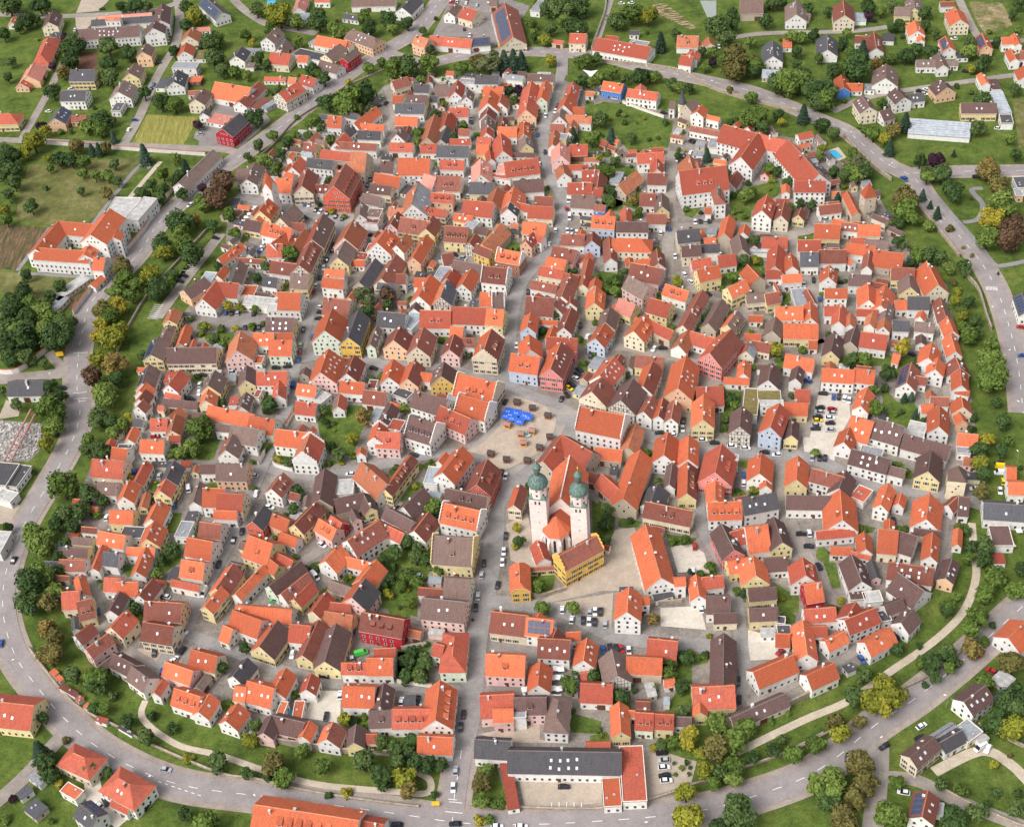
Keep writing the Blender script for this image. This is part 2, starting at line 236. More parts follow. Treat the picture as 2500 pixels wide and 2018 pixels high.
lawn -77.8 382.2 -77.3 384.3 -79.2 385.4 -81.2 384.7 -82.8 383.3 -82.8 381.2 -81.4 379.5 -79.4 380.3 -78.2 381
lawn -121.6 544.8 -123.7 546 -124.9 546.7 -126.4 546.8 -128.3 545.8 -128.6 543.5 -126.8 542 -124.6 541.2 -122.5 542.4
lawn 164.6 416.8 163.7 420.1 160.7 422.3 157.6 420.6 155.2 418.4 158.2 416.2 159.2 415.7 160.1 414.8 163.1 413.9
lawn -112.2 330.2 -113.5 332.6 -115.6 333.8 -118 333.4 -119.6 331.5 -118.5 329.4 -117 328.9 -115.6 326.3 -113.2 327.7
lawn 79.8 615.2 79.6 616.8 78.4 618.8 75.8 618.7 74 616.6 74 613.9 75.8 611.8 78.5 610.9 79.3 614
lawn -66.8 388.2 -69.7 389.5 -70.9 390.2 -72.6 390.7 -73.5 389.1 -75 386.9 -73.4 384.4 -70.6 384.3 -68.2 385.7
lawn 66 745.2 65.5 747.6 63.4 748.8 61.2 748 60.1 746.2 59.7 744.2 61.4 742.8 63.1 743.3 64.3 744
lawn -25.2 536.2 -27.1 538 -28.8 538.6 -30.6 538.7 -32.6 537.5 -33 534.9 -31 533.1 -28.6 532.3 -26.8 534.2
lawn -2.2 722.2 -2.4 723.8 -3.6 725.8 -6.2 725.7 -7.3 723.3 -6.5 721.4 -6.5 718.4 -3.6 718.7 -2.4 720.7
lawn -129.2 449.8 -130.6 451.5 -132.3 452.1 -134.2 452.2 -137.3 451.4 -136.9 448.2 -135.4 445.2 -132.1 445.8 -130 447.4
lawn 123.4 663.2 122.5 665.6 120.4 667.2 117.8 666.7 116 664.6 116 661.9 118.2 660.5 120.2 660.5 122.5 660.9
lawn 62.8 506.8 61.7 508.8 59.9 510.7 57.4 509.9 55.9 508 56.2 505.7 58.4 505.4 59.6 504.8 62 504.4
lawn 66.8 625.8 65.8 628.3 63.3 628.9 60.8 629.2 59.7 626.8 59.4 624.5 60.8 622.3 63.4 621.8 66.1 622.9
lawn 74.6 373.2 74.5 375.6 72.4 376.8 71.4 373.9 71 373.5 67.6 371.7 70 370.1 72.4 369.7 74.8 370.7
lawn 173.4 597.8 175.1 600.6 172.4 601.3 169.8 601.2 168.4 599 168.4 596.5 169.2 593.2 172 596.2 172.7 597
lawn -38.6 777.2 -39.2 779.8 -41.6 781.2 -43 778.6 -44.5 778.1 -46 775.9 -43.4 775.2 -41.8 774.9 -39.5 774.9
lawn 60.4 770.2 59.4 772 57.8 773.4 56 772.3 54.6 771.2 54.2 769.2 55.8 767.8 57.8 767.1 59.7 768.2
lawn 69.2 688.8 68.3 690 67.1 690.7 65.2 691.5 63 690.1 63.7 687.7 65 685.6 67.4 685.2 69.2 686.7
lawn -168.2 397.2 -169.3 399.3 -171.3 400 -173.2 399.7 -173.6 397.9 -173.6 396.6 -173 395.2 -171.2 394.1 -169.3 395.2
lawn -131.2 425.2 -132.3 427.3 -134.2 428.4 -136.2 427.7 -137 426.1 -137 424.4 -136.4 422.5 -134.1 421.7 -132.6 423.5
lawn -25.4 642.8 -25 645.1 -27.3 645.5 -30 646.6 -32.6 644.5 -31.5 641.4 -29.4 640 -27.1 639.2 -25.6 641
lawn -11.8 653.2 -11.9 654.8 -13.3 656 -15.2 655.7 -16.4 654.2 -16.4 652.3 -15.4 650.5 -13.3 650.5 -11.6 651.5
lawn 60.6 601.2 59.3 603.8 56.9 604.8 54.2 604.7 52.1 602.8 52.9 600 54.2 597.8 56.9 597.7 59 598.9
lawn 175.8 550.8 174.7 552.8 172.8 553.9 170.2 554.2 168.9 552 170 549.9 171.4 549.4 172.6 548.8 175 548.4
lawn 79.2 626.2 77.4 628 75.9 630.2 73.2 629.7 71.5 627.6 71.1 624.7 73.2 622.8 75.9 622.3 78.3 623.7
lawn -103 606.8 -103.3 608.8 -105.3 609.5 -106.6 608.1 -108.4 607.7 -108.8 605.7 -107 604.7 -105.3 604 -103.6 605
lawn 162.4 422.2 161.5 424.6 159.3 425.4 156.8 425.7 155.7 423.3 155.4 421 157.2 419.5 159.2 419.5 161.2 420.2
lawn 205.6 479.2 204.9 481 203.2 482 201.2 482 199.7 480.3 200.1 478.3 202 477.9 203 477.7 204.3 478
lawn -108 561.8 -111.1 563.5 -112.8 564.1 -114.6 564.2 -116.3 562.8 -116.3 560.7 -115.8 557.2 -112.6 558.2 -109 558.2
lawn 128.8 420.2 127.7 422.3 125.9 423.8 123.2 423.7 121.9 421.5 122.2 419.2 124.4 418.9 125.6 418.3 128 417.9
lawn -132.6 610.2 -133.8 612.3 -135.5 614.6 -138.2 613.7 -140 611.6 -140 608.9 -138 607.1 -135.6 606.7 -133.2 607.7
lawn -21.4 749.8 -22.1 751.5 -23.8 752.1 -26 752.9 -27.3 750.8 -26.9 748.8 -25.5 747.7 -23.8 747.4 -22.4 748.2
lawn -30.2 404.8 -31.6 406.5 -33.3 407.1 -35 406.8 -35.6 405.4 -36.8 403.7 -35.8 401.3 -33.2 401.6 -31 402.4
lawn 95 551.2 94.1 552.8 92.8 554.4 90.6 554 89.6 552.2 89.2 550.2 90.8 548.8 92.7 548.5 94.7 549.2
lawn 100.8 432.8 99.4 434.5 97.6 434.7 95.8 435.2 93.9 434 93.5 431.4 95.4 429.6 97.9 429.2 100.3 430.2
lawn -24.4 553.2 -26.8 555.3 -28.8 555.6 -30.8 556 -33 554.6 -33 551.9 -30.4 551.2 -28.9 551.3 -26.5 550.9
lawn -105 591.2 -105.8 593.3 -107.8 594 -109.8 594 -109.8 591.8 -109.8 590.7 -110.2 587.8 -107.7 588.1 -105.8 589.2
lawn -6.4 784.2 -7.9 787.1 -10.5 788.6 -13.4 788.1 -15.4 785.8 -15.4 782.7 -13.4 780.4 -10.9 782.3 -7.9 781.4
lawn 72 598.8 71.5 601.1 69.2 601.5 67.2 601.5 65.7 599.8 65.4 597.5 67.6 596.7 69.2 596.4 71.5 596.4
lawn 32.2 659.2 31.9 661 30.3 662.4 28 662.4 27.1 660.2 29 659 28.4 656.8 30.3 656.1 32.2 657.2
"""
ROADS = """
ring 9.5 -21.4 902.6 -39.1 860 -61 835.3 -88.4 801.9 -112.7 765 -135.8 732.8 -153.6 710.5 -170.1 684.8 -181.7 663.6 -189.5 634.8 -199.6 611.8 -208.8 593.2 -209.1 568.9 -207.9 548.8 -204.5 526.1 -200 507.3 -200.5 487.1 -205.8 463 -212.2 437.9 -214.6 418.6 -213.8 399.8 -209.3 381.4 -201 363.3 -189.8 347.7 -177.5 332.6 -162.5 317.7 -143.8 304.7 -126.2 296.6 -103.2 290.6 -73.3 283.1 -51.2 277.3 -31 271.8 -13.2 269.1 8.2 267.6 36.9 267 55.7 268.2 70.8 271.5 87.7 276.4 101 283.5 117.2 295 133.2 304.1 150.2 315.4 166.2 327.2 189.5 344.9
ring 8 -61 835.3 -35.6 816.1 -8.8 820.8 21.5 819.8 47.7 813.5 75.6 802.3 104.1 780.3 132 761.7 156.6 744.1 172.9 726 188.2 706.2 201.1 689.8 208.1 670.3 214.9 651.6 224.7 637.1 226.2 622.4 227.7 608.1 232.5 580.3 236.2 557.8 236.8 533.4 233.4 504.4 228.4 477.5 220.6 447.1
ring 8 225.6 640.3 243.3 638.9 288.5 632.1
ring 7 47.7 813.5 51.9 807 49.7 783
street 6.5 50.2 788.3 41.3 753.5 34.7 725.3 32.4 702.2 34.3 670.7 38.9 644.5 34.6 621.1 23.7 596.1 12.8 579.6 6.1 559.5 3.1 539.2 1.4 528.3 -1 513.2 -1.7 501.4 6.7 491.4 22.7 480.5
street 8 28.5 472.7 24.6 460.9 14.9 448.3 2.9 437.7 -5.1 428.8 -10.2 422.7 -11.8 407 -15.4 382.3 -20.1 359.2 -22.5 343.4 -25.4 317.4 -29.3 301.1 -31 290.6
ring 8 -29.3 301.1 -31 290.6 -32.6 281.2 -33.5 271.9
street 6 -35.2 516.8 -18.6 509.1 -2.3 498.5
street 5.5 -141.5 682 -121.9 670.1 -98 657.6 -83.9 649.1 -85.5 625.5 -91.2 599.9 -94.5 575.3 -97.5 548.5 -100.5 526.4 -101.7 511.1 -103.6 493.5 -106.2 488.1 -110.3 463.5 -114.6 445.4 -119.9 420.9 -125.6 404.8 -130.8 387.1 -135.7 370.2 -141 358.2 -144.2 351.4
lane 4 -58.1 790.7 -54.2 756.5 -61.5 719.3 -66 684 -81.7 652.8
lane 4 -2.8 777.4 -10.2 719.3 -18 671.2 -23.6 638.9 -27.7 612.1 -15 600.6 6.9 587.8
street 6 -99.2 531.7 -81.9 533 -67 526.9 -57.2 521.6 -40.1 518.3
street 6 -108.1 457.7 -85.5 449.3 -65.2 451.9 -48.6 454.9 -30 456.4 -11.8 449.8
street 5 -137.2 368.2 -121.5 360 -100.9 347.3 -74.8 336.2 -52.6 332.6 -27.5 326.7
lane 4.5 -92.3 399 -76.2 411.2 -65.7 417.2 -59.6 420.6
lane 4 -171.8 461.1 -177.3 435.9 -180.6 413 -173.5 388 -161.9 367 -145.2 352.5
street 6.5 -15.2 369.4 12.3 360.6 31.9 345.6 55.1 339.7 76.5 334.1
street 7 11 472.8 33.2 468.3 59.7 454.8 78.1 442.7 106.3 437.5 126.6 430.7 138.1 418.8 153.3 409.2 174.5 403.9 186.1 396.2 204.3 389
street 5 79 442.6 72.6 402.9 76.6 381.2 79.7 360.8 77.2 334 75.9 318.4 68.6 307.9
lane 5 112.6 432.7 108 410.4 109.1 390.9 111.8 372.1 116 354.1 122.3 353.3
lane 4.5 187.2 440.9 173.8 401.5 162 372.5 149.6 352 131.2 337.6 112.5 325.8 91.8 316.5 74.9 309.1
lane 6 103.4 685.2 95.7 644.3 92.3 613.4 87.8 597.3 83.9 571
lane 5 91.2 613.6 109 610.6 132.4 606.7 151.6 596 165.5 599.2 166.6 603.8 180.1 604.3
lane 5 151.6 596 148 569.4 150.2 556.1 150.6 535.1 146.2 509.2 145.2 506.5 136.5 478.2 124.7 445.5
lane 5 83.9 571 95.3 558 103.5 546.7 117.4 540.3 112 514.4
lane 5 44.6 513.3 52.4 518.2 66.2 512.3 86.2 501 94.6 488.7 82.6 478.9 74.4 455.9
lane 4 203.4 526.9 201.9 508.1 200.3 499.9 195.3 474.5 189.2 450.7 184.5 428 179.4 417.5
lane 5 159.9 810.5 180 812.1 231.2 804.4 255.1 805.2
lane 5 308 832.3 304.6 786.5 308.6 774.6 335.9 771.8
lane 5 199 711.4 223.9 723.7 262.2 728.7 323 733.6
lane 4 91 878.6 81.5 844 72.6 811.2
lane 6 -164 933 -153.1 911.8 -137.7 890.3 -119.9 879.2 -103.8 870
lane 6 -205 948.2 -198.4 909 -197.6 871.6 -201.6 848.4 -205.2 824.6 -209.1 780.3 -214.2 749.9
lane 5 -269.7 864.7 -272.3 826.9 -275.6 792.7 -278.7 766.4
lane 6 -295.8 770.7 -264.5 763.2 -220.5 751.1 -160.8 735.6 -145.2 729.3
lane 6 -332.8 946.4 -297.8 935.9 -272 931.3 -221.8 927.8 -203.6 936.7
lane 8 -246 538.8 -228.8 537.8 -214.1 538.7 -207.6 541.7
lane 5 -223.7 555.9 -214.1 541.8
lane 6 -146.6 645.8 -161.7 606 -172.4 575.5
lane 6 -176.1 324.9 -186.9 307.8 -196.7 296.6
lane 7 116.9 287.9 113.6 276.1 106 253.8
lane 5 113.1 274.4 125.6 271.3 137.2 261.8 157.2 249.1
path 4 132.2 274 150.2 280.6 158.5 274.5 163.5 263.8
path 3 66.7 289.1 92.8 300 111.1 306.7 129.2 317.9 148 329.4 162.8 341.9 172.5 357.8 176.3 372.9 179.6 386.4
path 2.5 -147.2 336.8 -146.9 328.1 -132.8 315.3 -116.8 308.9 -97.9 299.6 -79.5 292.3 -55.6 287.1 -42.3 284.8 -40.8 289.8 -45.2 293.8
gpath 2.5 -194.5 720.3 -202.5 721.7 -219.5 666.9
gpath 2.5 -253.4 629 -242.9 667.8
gpath 2.5 -252.4 627 -209.7 615.5
path 3 -189.3 726.7 -202.3 690.8
gpath 3 231.1 618.8 235.4 593.1 239.5 572.2 241.8 555.1 246.1 552.7 259.4 554.8
gpath 3 238.1 591.7 246 593.2 252.4 605.4 250.8 619.4 257 620.3
"""
WALLS = """
stone 1.3 -59.5 810.7 -83.6 793.1 -96.9 776.6 -111.8 759.7 -123.2 734.5 -131.8 720.1
cap 2.6 -263.9 760.1 -219.8 746.3 -194.4 738.2 -163.1 728.5
cap 3 -177.9 695 -185.8 670.3 -189.4 653.9 -198.6 632.3 -204.6 617.5 -209.6 604.7 -215.9 584.8
cap 3 -245.8 543 -235.3 542.6 -224 557.6
stone 1.6 -153.4 652.8 -166.9 623.4 -179.6 595.5 -186.4 568.4
stone 1.4 -187.9 557.8 -188.9 550.7
stone 1.2 -197 367.8 -174.9 338.9 -156.5 325.9 -141 315.3 -115.4 300.8 -102.9 297.1 -83.1 289.7 -57.4 282.4 -44.7 279.4
stone 1.2 -27.3 278.3 -7 274.8 14.6 272 25 272.6 32.4 273.3 43.4 275.7 50.1 277.9 61.8 280.3 69.9 283.1 83.4 286.9 98.6 293.6
stone 1.2 130.5 309.4 142.4 314.1 156.5 323.4
stone 1.2 89.7 288.8 101.2 294.1
white 2 88.1 879.2 84 857.5 71.2 813.1
stone 2.2 198.9 683.5 205.7 653.1 212.8 635.3
stone 2.2 219.3 609.1 225 579.1 227.3 562.7
stone 2.2 225.5 548.3 228.1 535.3 225.8 515.4 224.8 504.6
stone 2.2 75.7 794.7 117.5 775.9 135.2 750.9 150.8 735.6 179.4 713.5
white 2 82.2 743.2 92.9 732.1 103.5 721.8
white 3 -40.3 792.5 -18.2 786.9 -12.6 783.3
white 2.5 -107.1 461.9 -105.5 458.4 -97.6 454
white 2.2 -52.1 333.8 -39.1 330.1
white 2.2 -50.6 349.4 -40.8 350.2
cap 2.4 -100 491 -102.4 483.6
white 2.2 -113.4 460.4 -112.2 462.6 -108.5 476.2
stone 2.2 -4.4 371.3 4.1 369.1 10.7 370.3 14.3 371.3
stone 2 43.9 359.6 51 359.7 58.8 359.6
white 1.5 -5.2 323.2 -4.9 333.3
stone 1.5 130.8 269 139.6 260.9 149.5 253.5 155.2 249.8
stone 1.5 152.7 291.3 165.3 280.3
stone 3 -102.9 315.8 -95.3 311.7 -83.9 308.5 -71.9 304.8 -64 304.3
stone 2.5 -57.5 302.8 -45.7 300.7
stone 3 88.8 306.6 98.3 310.7
"""
HOUSES = """
-240.3 884.6 -3.5 38.9 6.3 6.5 0.72 -1 m w s9 0 H
-207.2 899.3 -85.5 23.8 5.15 8 0.72 1 m w - 0 H
-209.5 879.3 -87.6 10.4 6.65 8 0.72 1 m w - 0 H
-234.6 906.3 -3.6 41.8 3.7 4 0.72 -1 k w - 0 H
-240 900.6 -10.1 9.7 2.1 9 0.72 -1 o w - 0 H
-236.1 917.1 -3.1 35 1.65 3 0.72 -1 p w - 0 H
-284.1 912.4 -89.6 16.1 5.4 6 0.72 1 m c s2 0 H
-313.6 924.5 -92.6 9.2 2.85 3 0.72 1 o w - 0 H
-280.5 899.1 -23.4 5.7 3.12 3 0 1 k w - 0 F
-281.1 872.1 -91.3 22.9 5.9 4 0.75 1 r c h 0 H
-284 840.8 -94.3 16.6 6.6 4 0.72 1 p o - 0 H
-288.2 831.6 -101.2 7.6 4.55 3 0.72 1 r o - 0 H
-248.5 829.5 -10.2 15.8 6.35 6 0.72 -1 k y - 0 H
-250.3 804.1 -10 15.3 5.7 6 0.72 -1 k w s2 0 H
-255.9 780.2 -97.6 13.4 5.55 5 0.72 1 k o s3v 0 H
-244.3 780.3 -8.2 8.6 3.65 3 0.72 -1 d o - 0 H
-291.9 785 -7.5 11.1 5.55 5 0.75 -1 r y h 0 H
-212.6 851.8 -94.5 11.1 5 7 0.72 1 b o - 0 H
-217.1 826.3 -97.1 12.5 5.6 6 0.72 1 b y s1 0 H
-220.3 802.2 -97 13.8 6.95 6 0.72 1 b w s4 0 H
-222 789.4 -10.8 5.6 4.94 4 0 1 k w - 0 F
-185.7 871 -96.7 11.2 5.95 5 0.72 1 o c - 0 H
-179.2 885.6 -3.9 8.6 2.25 3 0.72 -1 p w - 0 H
-186.8 851.3 -92.2 11.2 5.15 5 0.72 1 O w - 0 H
-177.5 850.4 -8.4 7.9 5.76 3 0 1 u w - 0 F
-184.6 831.3 -12.3 15.1 4.06 6 0 1 g w - 0 F
-188.1 812.3 -93.2 14.4 5.75 5 0.72 1 k w s3 0 H
-198 816.3 -15.1 5.6 5.62 3 0 1 k w - 0 F
-177.5 817.9 -9 7.2 3.71 3 0 1 O d - 0 F
-170.5 785.2 -105.5 12.8 5.3 6 0.72 1 b c - 0 H
-176.4 799.4 -5.8 7.1 2.45 3 0.72 -1 d w - 0 H
-166.6 770.1 -100.8 5.4 3.3 4 0.72 1 k w - 0 H
-225.4 627.1 -15.5 30 5.35 8 0.72 -1 O w - 0 H
-236.3 641.9 -107.6 25.1 6.1 8 0.72 1 O w - 0 H
-222.2 650.9 -17.7 21.9 5.8 8 0.72 -1 O w - 0 H
-206.1 640 -106.1 23 7.45 13 0.72 1 O w - 0 H
-199 635.2 -92.5 7.1 3.35 11 0.72 1 O w - 0 H
-212.4 627.5 -95.4 14.8 4.5 9 0.72 1 O w - 0 H
-204.6 616 -13.6 6 5.6 8 0.72 -1 O w - 0 H
-201.8 669.7 -11.9 14.1 9.81 7 0 1 L w - 0 F
-190.6 665.5 -21.2 7.7 10.54 8 0 1 L w - 0 F
-220.5 605 -38.8 6.4 10.46 3 0 1 L s - 0 F
-224.7 591.5 -22.5 5.5 6.32 3 0 1 g s - 0 F
-206.8 607.3 -118.6 8.7 2.5 3 0.72 1 O w - 0 H
-164.1 703.1 -116.6 34.2 5.05 5 0.72 1 b w - 0 H
-153.5 590.1 -135.6 12.9 4.85 5 0.72 1 m o - 0 H
-162.3 566.1 -99.6 9 3.7 6 0.72 1 o y - 0 H
-226.4 524.8 -6.5 16 5.85 4 0.72 -1 k w s2 0 H
-164 553.8 -97.9 10.8 3.15 5 0.72 1 b y - 0 H
-167 540.7 -97.9 13.2 5 6 0.72 1 bk y V 0 H
-168.7 520.2 -96.4 13 4.45 5 1 1 b w V 1 H
-169 511.6 -110.9 6 4.05 5 1 1 O w - 1 H
-168.9 506.6 -108 6.6 3.6 5 1 1 dO w - 1 H
-168.9 500.8 -117.5 4.9 3.45 5 1 1 d w - 1 H
-170.3 492.6 -11.6 5.7 2.2 3 1 -1 k w - 1 H
-171.2 482.8 -100.9 7.9 2.6 4 1 1 O w - 1 H
-173.6 476.7 -11.1 6.1 1.35 4 0 1 k w - 1 F
-174 470.7 -18.7 7.1 3.6 5 1 -1 O w - 1 H
-177.4 461.4 -14.5 14 5.4 5 1 -1 r c - 1 H
-176.5 449 -10.9 7.9 3.95 5 1 -1 b w s1 1 H
-155.4 552 -97.1 14 2.7 4 1 1 O s - 1 H
-148.3 534.2 -7.4 22.8 5.3 6 1 -1 m c - 1 H
-154.5 514.6 -112.8 10.5 4.3 6 1 1 r w - 1 H
-155.3 508.1 -24.9 8.1 1.7 4 1 -1 r w - 1 H
-150.9 502 -16.1 15.6 2.55 4 1 -1 m s - 1 H
-160 500.5 -16.2 3 1.7 4 1 -1 r c - 1 H
-152.3 492.1 -126.5 7.2 3.55 5 1 1 o s - 1 H
-151.9 484.8 -94 10 3.55 5 1 1 o c - 1 H
-159.1 488.8 -8.1 7.4 3.95 4 1 -1 r w d1 1 H
-151.4 479.5 -8 5 2.3 3 1 -1 r c - 1 H
-159.8 473.4 -11.6 10.6 4.2 5 1 -1 O w s1 1 H
-163.2 456.5 -103 12.1 2.85 4 1 1 r w - 1 H
-149 451.9 -100.8 10.3 4.15 6 1 1 k y - 1 H
-151.1 443.1 -104.4 7.2 4.1 6 1 1 rO y - 1 H
-167.3 444.3 -98.6 9.7 3.95 5 1 1 O w s1 1 H
-227 465.3 -14.6 11.3 6.73 5 0 1 k w - 0 F
-219.2 463.9 -17.9 5.7 6.5 4 0 1 k w - 0 F
-221.8 452 -26.5 7.8 2.99 4 0 1 L w - 0 F
-136.8 439.2 -96.9 11.5 2.85 5 1 1 b w - 1 H
-167.5 430.8 -9.5 9.6 4.05 5 1 -1 O y s2 1 H
-153.2 429.5 -103.2 10.3 4.1 5 1 1 O w - 1 H
-152.9 415.9 -101.1 9.5 4.7 6 1 1 O y s3 1 H
-162.8 422.2 -10.9 8.8 3.16 4 0 1 k w - 1 F
-169.5 417.7 -20 11.9 4 5 1 -1 O w - 1 H
-181.1 425.9 -13.9 6.6 1.8 4 1 -1 d w - 1 H
-182.9 419.7 -13 8.5 2.2 4 1 -1 b y - 1 H
-184.6 413.7 -13 10.5 2.85 4 1 -1 m y - 1 H
-184.6 406.4 -9 10.3 3.4 4 1 -1 d w s1 1 H
-174.3 407.2 -98 12.3 2.1 5 1 1 r w - 1 H
-168.2 406.8 -16.2 6.5 4 5 1 -1 k w - 1 H
-156.8 409.4 -11.4 11.4 2.5 5 1 -1 O w - 1 H
-155.5 402.3 -100.3 13 3.3 5 1 1 O w s3 1 H
-165.6 392.6 -11.5 6.6 3.9 5 1 -1 r w - 1 H
-159.1 389.5 -7.2 8.2 4 5 1 -1 O w - 1 H
-151.4 386.3 -117.3 8.9 3.7 5 1 1 d w s2 1 H
-163.1 381 -105.9 9.2 3.15 5 1 1 m w - 1 H
-159.1 369.4 -122.8 9.2 4.45 6 1 1 r c - 1 H
-142.6 375 -10.9 14.2 5.2 6 1 -1 d o s3 1 H
-143 363.9 -17.5 12.3 5.1 6 1 -1 d c - 1 H
-131.6 407.9 -20.5 11.2 5.35 5 1 -1 O w - 1 H
-128.4 417.8 -17.1 9.3 4.3 5 1 -1 d w - 1 H
-140.9 421.1 -13.3 5.3 4.43 4 0 1 g w - 1 F
-133.4 396.6 -17.9 9.6 4.9 5 1 -1 O w d1 1 H
-136.6 389.4 -21.3 11.9 1.95 4 1 -1 r w - 1 H
-178.8 392.4 -71.1 11 2.55 5 1 1 O w - 1 H
-181.3 386.4 -3 6.6 5 5 1 -1 r c - 1 H
-174.8 380.7 12.1 5.7 5.4 5 1 -1 d y d2 1 H
-173 366.7 -134.3 7.4 3.4 6 1 1 d w - 1 H
-166.6 360.1 -137 9.6 3.3 6 1 1 dO p - 1 H
-219.8 423.2 -11.3 7.8 5.94 5 0 1 L w - 0 F
-154.9 350.3 -36.1 11 3.75 5 1 -1 m w s2 1 H
-147.8 343 -42.3 9.5 4.05 5 1 -1 b w s1 1 H
-124.1 349 -24.3 10.7 4.5 5 1 -1 O c - 1 H
-133.4 344.2 -27.7 12 3.9 5 1 -1 O p s1 1 H
-140.6 337.6 -112.1 6.3 2 5 1 1 r w - 1 H
-128.7 331.1 -26.8 10.8 4.5 5 1 -1 O w d3 1 H
-122.2 326.5 -113.9 8.1 3.55 5 1 1 O w s1 1 H
-165.2 308.2 -30.9 4.6 5 5 0.75 -1 r c h 0 H
-146.6 294.3 -34.4 4.7 5.65 6 0.75 -1 r w h 0 H
-148.5 288.5 -32.3 7.4 1.65 4 0.72 -1 r w - 0 H
-167.1 296.8 -34.6 7.1 2.16 4 0 1 O w - 0 F
-158 284.8 -41.2 8.8 3.95 6 0.72 -1 k w V 0 H
-179.3 291.8 -40.5 6.5 2.75 3 0 1 k s - 0 F
-184.6 299.1 -49.9 3.3 2.5 3 0 1 k w - 0 F
-181.3 304.2 -40.3 6.1 1.43 3 0 1 g w - 0 F
-194.2 333.3 -13.4 17.5 7.2 5 0.72 -1 r y s2 0 H
-184 353 -43.6 2.9 1.18 2 0 1 O w - 0 F
-181.4 349.7 -43.5 2.9 1.07 2 0 1 O w - 0 F
-176.7 343.3 -36 7.8 1.14 2.5 0 1 d w - 0 F
-172 339.1 -42.1 2.2 1.29 2 0 1 O w - 0 F
-168.1 334.9 -37.3 2.4 1.19 2.5 0 1 O w - 0 F
-161.8 328 -23 4.3 1.09 2.5 0 1 r w - 0 F
-152.3 322.6 -36.2 6.5 0.7 2 0 1 k w - 0 F
-174.1 909 -61.7 28.4 5.55 5 0.72 -1 k w v 0 H
-115.5 906 -95.7 18.7 4.3 4 0.72 1 p w - 0 H
-116 890.7 -26.9 11.5 6.66 3 0 1 g w - 0 F
-101 908.8 -12 10 1.55 4 0.72 -1 r w - 0 H
-65.8 898.6 -9 28 4.85 4 0.72 -1 b w - 0 H
-80.3 882.2 -28.5 11.8 3.05 3 0.72 -1 k w - 0 H
-42.4 885 -115.6 18.4 6.1 5 0.72 1 k w - 0 H
-131.2 857.7 -113.5 13.8 5.15 6 0.72 1 b w d1 0 H
-124.2 846.8 -109.9 12.6 4.45 3 0.72 1 b w - 0 H
-116.8 839.3 -27.4 5 4.32 3 0 1 d w - 0 F
-151 838 -104 11.8 5.15 5 0.72 1 k w s1 0 H
-144.3 850 -17 10 2.26 3 0 1 g w - 0 F
-144.1 829.6 -11.2 5.1 3.01 3 0 1 b w - 0 F
-123.6 828.3 -19.2 12.9 6.2 5 0.72 -1 r c - 0 H
-109.7 827.9 -19.4 6.7 3.85 4 0.72 -1 O w - 0 H
-105.9 833.5 -34 21.3 4.36 4 0 1 k w - 0 F
-91.7 845.3 -30.8 21.9 5.55 4 0.72 -1 O w - 0 H
-82.8 840.9 -45.4 8.7 2.65 5 0.72 -1 r w - 0 H
-104.4 854 -44.3 3.9 3.58 3 0 1 g w - 0 F
-90.9 829.5 -124.8 14.8 4.75 5 0.72 1 b c - 0 H
-79.9 819.8 -124.9 13.1 3.4 7 0.72 1 b R - 0 H
-92 813.4 -38.9 15.3 4.6 4 0.72 -1 b w s2 0 H
-71.2 842.9 -44.5 24.3 5.8 6 0.72 -1 b o s5j 0 H
-150.5 791.8 -27.4 24.5 8.4 4 0.72 -1 O w - 0 H
-140.8 786.5 -114.1 24 4.9 4 0.72 1 d w - 0 H
-134.2 779.3 -40.9 6.2 6.41 3 0 1 d w - 0 F
-128.7 777 -41.3 4.9 4.75 3 0 1 g g - 0 F
-115.6 779.8 -133.9 15.6 5.85 7 0.72 1 r t d2 0 H
-104.2 795.9 -37.4 11.5 4.9 5 0.72 -1 r w - 0 H
-114.6 798.6 -25.7 5.1 3.7 5 0.72 -1 o w - 0 H
-126.8 808.1 -13.3 13.1 2.4 2.5 0.72 -1 r w - 0 H
-147.5 745.6 -118.1 17.4 6.05 7 0.72 1 k R - 0 H
-157.3 764.5 -27.1 12.8 5.14 3 0 1 p w - 0 F
-48.6 781.3 23.5 9.8 4 5 1 -1 d c - 1 H
-42.2 784.7 1.9 3 1.95 6 0.72 -1 d c - 0 H
-49.9 763.7 -13.4 5.4 3.65 4 1 -1 O w - 1 H
-86.5 742.3 -16.3 8.2 4.9 5 1 -1 O w d1 1 H
-78.2 751 -30.1 10 2.5 4 1 -1 k w - 1 H
-69 742.4 -126.8 20.3 3.95 5 1 1 O w - 1 H
-64.7 733.1 -17.7 13.9 2.7 5 1 -1 O w - 1 H
-78.2 732.5 -124.4 11.3 3.3 4 1 1 k w - 1 H
-66.3 723.9 -14.5 12.9 3.7 5 1 -1 k w d1 1 H
-83.1 720.4 -117 11.1 4.3 4 1 1 r w - 1 H
-94.4 719 -27.3 5.8 2 7 1 -1 b y - 1 H
-99.6 714.6 -22.7 7.8 3.8 6 1 -1 d y - 1 H
-73.6 713.4 -16.5 22.8 2.95 5 1 -1 d w s2 1 H
-84.3 703.3 -22.2 18.5 3.55 6 1 -1 r s - 1 H
-70.7 689.3 -17.3 8.7 7.7 8 1 -1 o s - 1 H
-93.3 696.2 -20.5 15 3.85 6 1 -1 k w d1 1 H
-106.9 695.2 -110.5 10.9 4.15 6 1 1 r w - 1 H
-102 710.6 -20.7 6.1 1.95 5 1 -1 g w - 1 H
-55.2 687.1 -20.6 7.1 4.5 5 1 -1 m w - 1 H
-49.4 719.9 -106.5 7.4 4.35 5 1 1 b w - 1 H
-48.1 709 -12.7 13.2 3.55 4 1 -1 r w d1 1 H
-44.9 739.2 -15.8 12.8 3.65 3 1 -1 O w - 1 H
-131.9 691.1 -100.9 17.1 5.1 6 0.72 1 b w - 0 H
